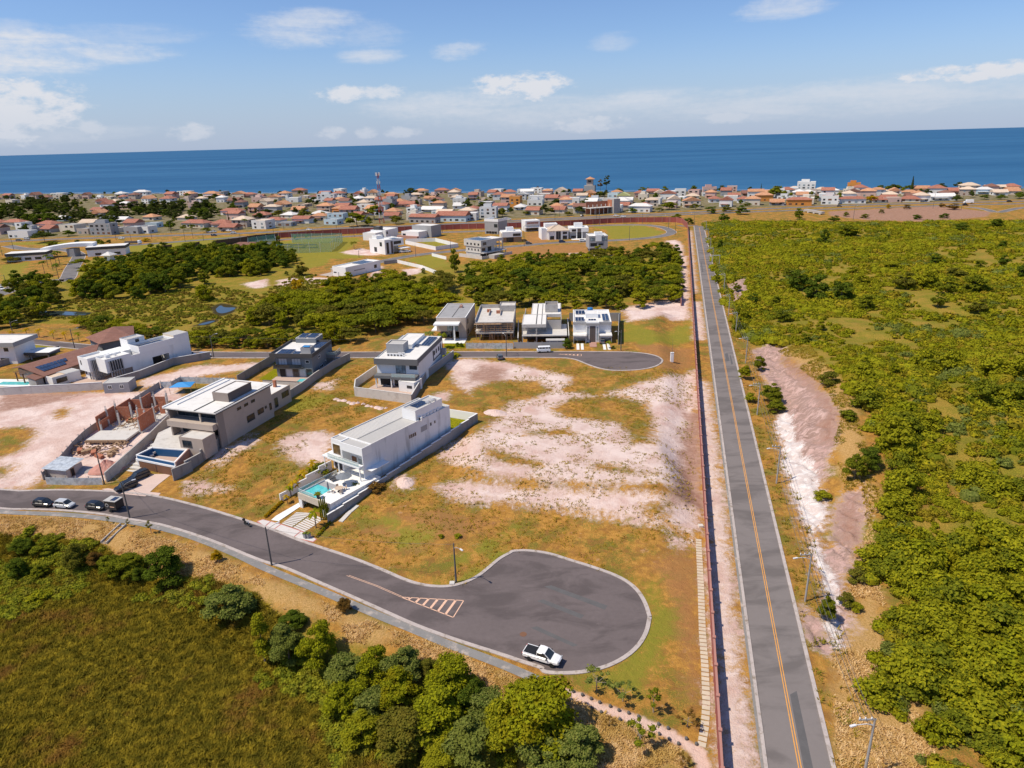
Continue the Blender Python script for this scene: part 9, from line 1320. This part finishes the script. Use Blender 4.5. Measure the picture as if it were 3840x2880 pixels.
for i in range(9): p = at('c4', 640 + i * 13, 1270 - i * 14); tree('hedge_plant', 'small golden bush edging the driveway garden', 'bush', p.x, p.y, .6, rk('bush'), random.choice(['fol_orange', 'fol_lime']), 'golden bushes edging the driveway garden')
for i, x in enumerate((545, 570)):
 p = at('c4', x, 1278); r = thing('waste_bin', 'grey green wheeled bin on the front pavement, %s of two' % ['left', 'right'][i], 'bin', p, R_(-35)); b = MB(); b.hexa([(-.26, -.28, .1), (.26, -.28, .1), (.26, .28, .1), (-.26, .28, .1)], [(-.32, -.36, 1.0), (.32, -.36, 1.0), (.32, .36, 1.0), (-.32, .36, 1.0)]); b.build('body', 'grey_wall', r); b = MB(); b.box(-.35, -.38, 1.003, .35, .4, 1.1); b.build('lid', 'fol_grey', r)
DW = [fl('c4', [(345, 1160), (470, 1070), (505, 1048), (595, 1078), (430, 1188)]), fl('c4', [(440, 1192), (605, 1085), (695, 1128), (535, 1230)])]
for P_ in DW:
 a, b_, c_, d_ = [Vector((q[0], q[1], 0)) for q in (P_[0], P_[-1], P_[-2], P_[1])]
 for k in range(9): f0, f1 = k / 9 + .01, (k + 1) / 9 - .02; sheet('driveway_slab', [tuple(v[:2]) for v in (a.lerp(d_, f0), b_.lerp(c_, f0), b_.lerp(c_, f1), a.lerp(d_, f1))], .07, 'pavers')
sheet('walkway', fl('c4', [(258, 1130), (300, 1095), (490, 1000), (500, 1030), (320, 1140)]), .06, 'deck_white'); mat('border_red', (.5, .2, .17), .9, .1, 1)
sheet('pavement_border', fl('c4', [(138, 1140), (190, 1122), (340, 1160), (540, 1228), (640, 1288), (608, 1316), (440, 1280), (170, 1178)]), .04, 'border_red')
for q in ([(150, 1140), (190, 1127), (250, 1142), (205, 1180)], [(258, 1144), (335, 1165), (285, 1200), (212, 1184)], [(342, 1168), (500, 1222), (440, 1272), (292, 1204)], [(508, 1226), (630, 1288), (606, 1308), (450, 1274)]): sheet('pavement_slab', fl('c4', q), .055, 'pavers')
mat('drive_pink', (.60, .46, .40), .9, .12, .6)
sheet('driveway', fl('c1', [(1060, 1290), (1340, 1292), (1230, 1365), (1130, 1455), (890, 1430), (1020, 1330)]), .045, 'drive_pink')
sheet('pavement_slab', fl('c1', [(790, 1400), (840, 1392), (940, 1412), (900, 1428)]), .05, 'drive_pink'); sheet('pavement_slab', fl('c1', [(1150, 1420), (1250, 1430), (1230, 1455), (1110, 1448)]), .05, 'drive_pink')
p = at('c4', 890, 1090); r = thing('drain_channel', 'pale concrete drain chute lying outside the stepped garden wall', 'drain', p, 0); q = [at('c4', 835, 1145), at('c4', 905, 1070), at('c4', 975, 1010)]; b = MB()
for a, e in zip(q[:-1], q[1:]): d_ = (e - a).normalized(); n_ = Vector((d_.y, -d_.x, 0)) * .45; b.hexa([a - n_ - p, a + n_ - p, e + n_ - p, e - n_ - p], [v - p + Vector((0, 0, .16)) for v in (a - n_, a + n_, e + n_, e - n_)])
b.build('chute', 'concrete_pale', r)
q0, q1 = at('d1', 785, 118), at('d1', 660, 235); r = thing('drain_steps', 'concrete drain steps running down from the footpath into the hollow', 'drain steps', q0); d_ = (q1 - q0); n_ = Vector((d_.y, -d_.x, 0)).normalized(); b = MB(); w_ = MB()
for i in range(14):
 a, e = q0.lerp(q1, i / 14) - q0, q0.lerp(q1, (i + 1) / 14) - q0; z = a.z + .05; b.hexa([v + Vector((0, 0, -v.z + z - .6)) for v in (a - n_ * .5, a + n_ * .5, e + n_ * .5, e - n_ * .5)], [v + Vector((0, 0, -v.z + z)) for v in (a - n_ * .5, a + n_ * .5, e + n_ * .5, e - n_ * .5)])
for s in (-1, 1): a, e = n_ * .6 * s, q1 - q0 + n_ * .6 * s; k = n_ * .09; w_.hexa([a - k + Vector((0, 0, -.5)), e - k + Vector((0, 0, -.5)), e + k + Vector((0, 0, -.5)), a + k + Vector((0, 0, -.5))], [a - k + Vector((0, 0, .45)), e - k + Vector((0, 0, .45)), e + k + Vector((0, 0, .45)), a + k + Vector((0, 0, .45))])
b.build('steps', 'concrete', r); w_.build('side_wall', 'concrete', r)
for i, (x, y) in enumerate([(490, 1178), (548, 1200), (604, 1224), (658, 1248), (725, 1272), (780, 1298), (842, 1315), (905, 1338), (1032, 1386), (1092, 1412), (1208, 1478), (478, 1232), (604, 1282), (668, 1310), (786, 1356), (842, 1378), (1035, 1448), (1098, 1480), (1158, 1510), (1272, 1512)]):
 p = at('d3', x, y); b = MB(); b.lathe([(.12, -.05), (.2, .1), (.2, .28), (.1, .4), (.02, .43)], 10); o = b.build('bollard', 'pole_dark'); o.location = p; tag(o, 'small dark rounded bollard edging the sandy path', 'bollard', 'bollards along the sandy path')
p = at('d3', 395, 1200); r = thing('path_bin', 'dark green bin at the end of the footpath', 'bin', p); b = MB(); b.lathe([(.25, 0), (.3, .9), (.32, .95)], 12); b.build('body', 'fol_town', r); b = MB(); b.lathe([(.34, .953), (.2, 1.1), (.02, 1.12)], 12); b.build('lid', 'black', r)
for (r_, x, y, lb) in [('d3', 1300, 125, 'square concrete inspection box beside the red wall'), ('d2', 1245, 490, 'white utility cover box at the foot of the turning circle lamp post')]: p = at(r_, x, y); b = MB(); b.box(-.4, -.4, -.1, .4, .4, .3); o = b.build('inspection_box', 'concrete_pale', bevel=.03); o.location = p; tag(o, lb, 'utility box')
b = MB(); b.lathe([(.5, 0), (.5, .012)], 20); o = b.build('manhole_cover', 'timber_dark'); o.location = on('d3', 173, 810, .035); tag(o, 'rusty manhole cover in the turning circle asphalt', 'manhole cover')
a, e = on('a4', 385, 520), on('a4', 530, 545); r = thing('underpass', 'pale concrete underpass wall below the highway at right', 'bridge', a); d_ = e - a; b = MB(); n_ = Vector((-d_.y, d_.x, 0)).normalized() * 3; b.hexa([Vector((0, 0, 1)), d_ + Vector((0, 0, 1)), d_ + n_ + Vector((0, 0, 1)), n_ + Vector((0, 0, 1))], [Vector((0, 0, 2.6)), d_ + Vector((0, 0, 2.6)), d_ + n_ + Vector((0, 0, 2.6)), n_ + Vector((0, 0, 2.6))]); b.build('deck', 'concrete', r)
for f0 in (.05, .3, .62, .95): c_ = d_ * f0; b = MB(); b.box(c_.x - .6, c_.y + .3, -1, c_.x + .6, c_.y + 2, .997); b.build('pier', 'concrete_pale', r)
for i, (x, y) in enumerate([(1485, 790), (1590, 765)]): p = on('b1', x, y + 20, PL); tree('palm', 'small palm behind the wall end by the parked white cars, %s one' % ['left', 'right'][i], 'palm tree', p.x, p.y, 4.5, 'palm_short', ['fol_dark', 'fol_lime'][i], wide=.9)
for (x, y, lb) in [(575, 545, 'fan palm on the lawn corner of the beige cube house'), ]: p = on('c3', x, y, PL); tree('palm', lb, 'palm tree', p.x, p.y, 6.4, 'palm_short', 'fol_mid', wide=.75)
tree('palm', 'pale fan palm beside the beige cube house porch', 'palm tree', *on('c3', 470, 500, PL)[:2], 5, 'palm_short', 'fol_grey', wide=1.0)
for (x, y, lb) in [(1955, 545, 'low palm in front of the portico house at right'), (1990, 548, 'small bush in the portico house front garden')]: p = on('c3', x, y, PL); tree('palm' if 'palm' in lb else 'shrub', lb, 'palm tree' if 'palm' in lb else 'shrub', p.x, p.y, 3 if 'palm' in lb else 1, 'palm_short' if 'palm' in lb else 'bush1', 'fol_mid')
for (x, y, lb) in [(730, 535, 'round dark bush on the beige cube house lawn, right one'), (700, 530, 'round dark bush on the beige cube house lawn, left one'), (1605, 545, 'tall dark bush at the end of the grey hoarding')]: p = on('c3', x, y, PL); tree('shrub', lb, 'shrub', p.x, p.y, 1.6 if x < 1000 else 3.6, 'bush2', 'fol_dark', wide=.9)
for (x, y, lb) in [(620, 610, 'low palm by the back road behind the banded house, left one'), (670, 612, 'low palm by the back road behind the banded house, right one')]: p = on('c3', x, y, PL); tree('palm', lb, 'palm tree', p.x, p.y, 2.2, 'palm_low', 'fol_yellow')
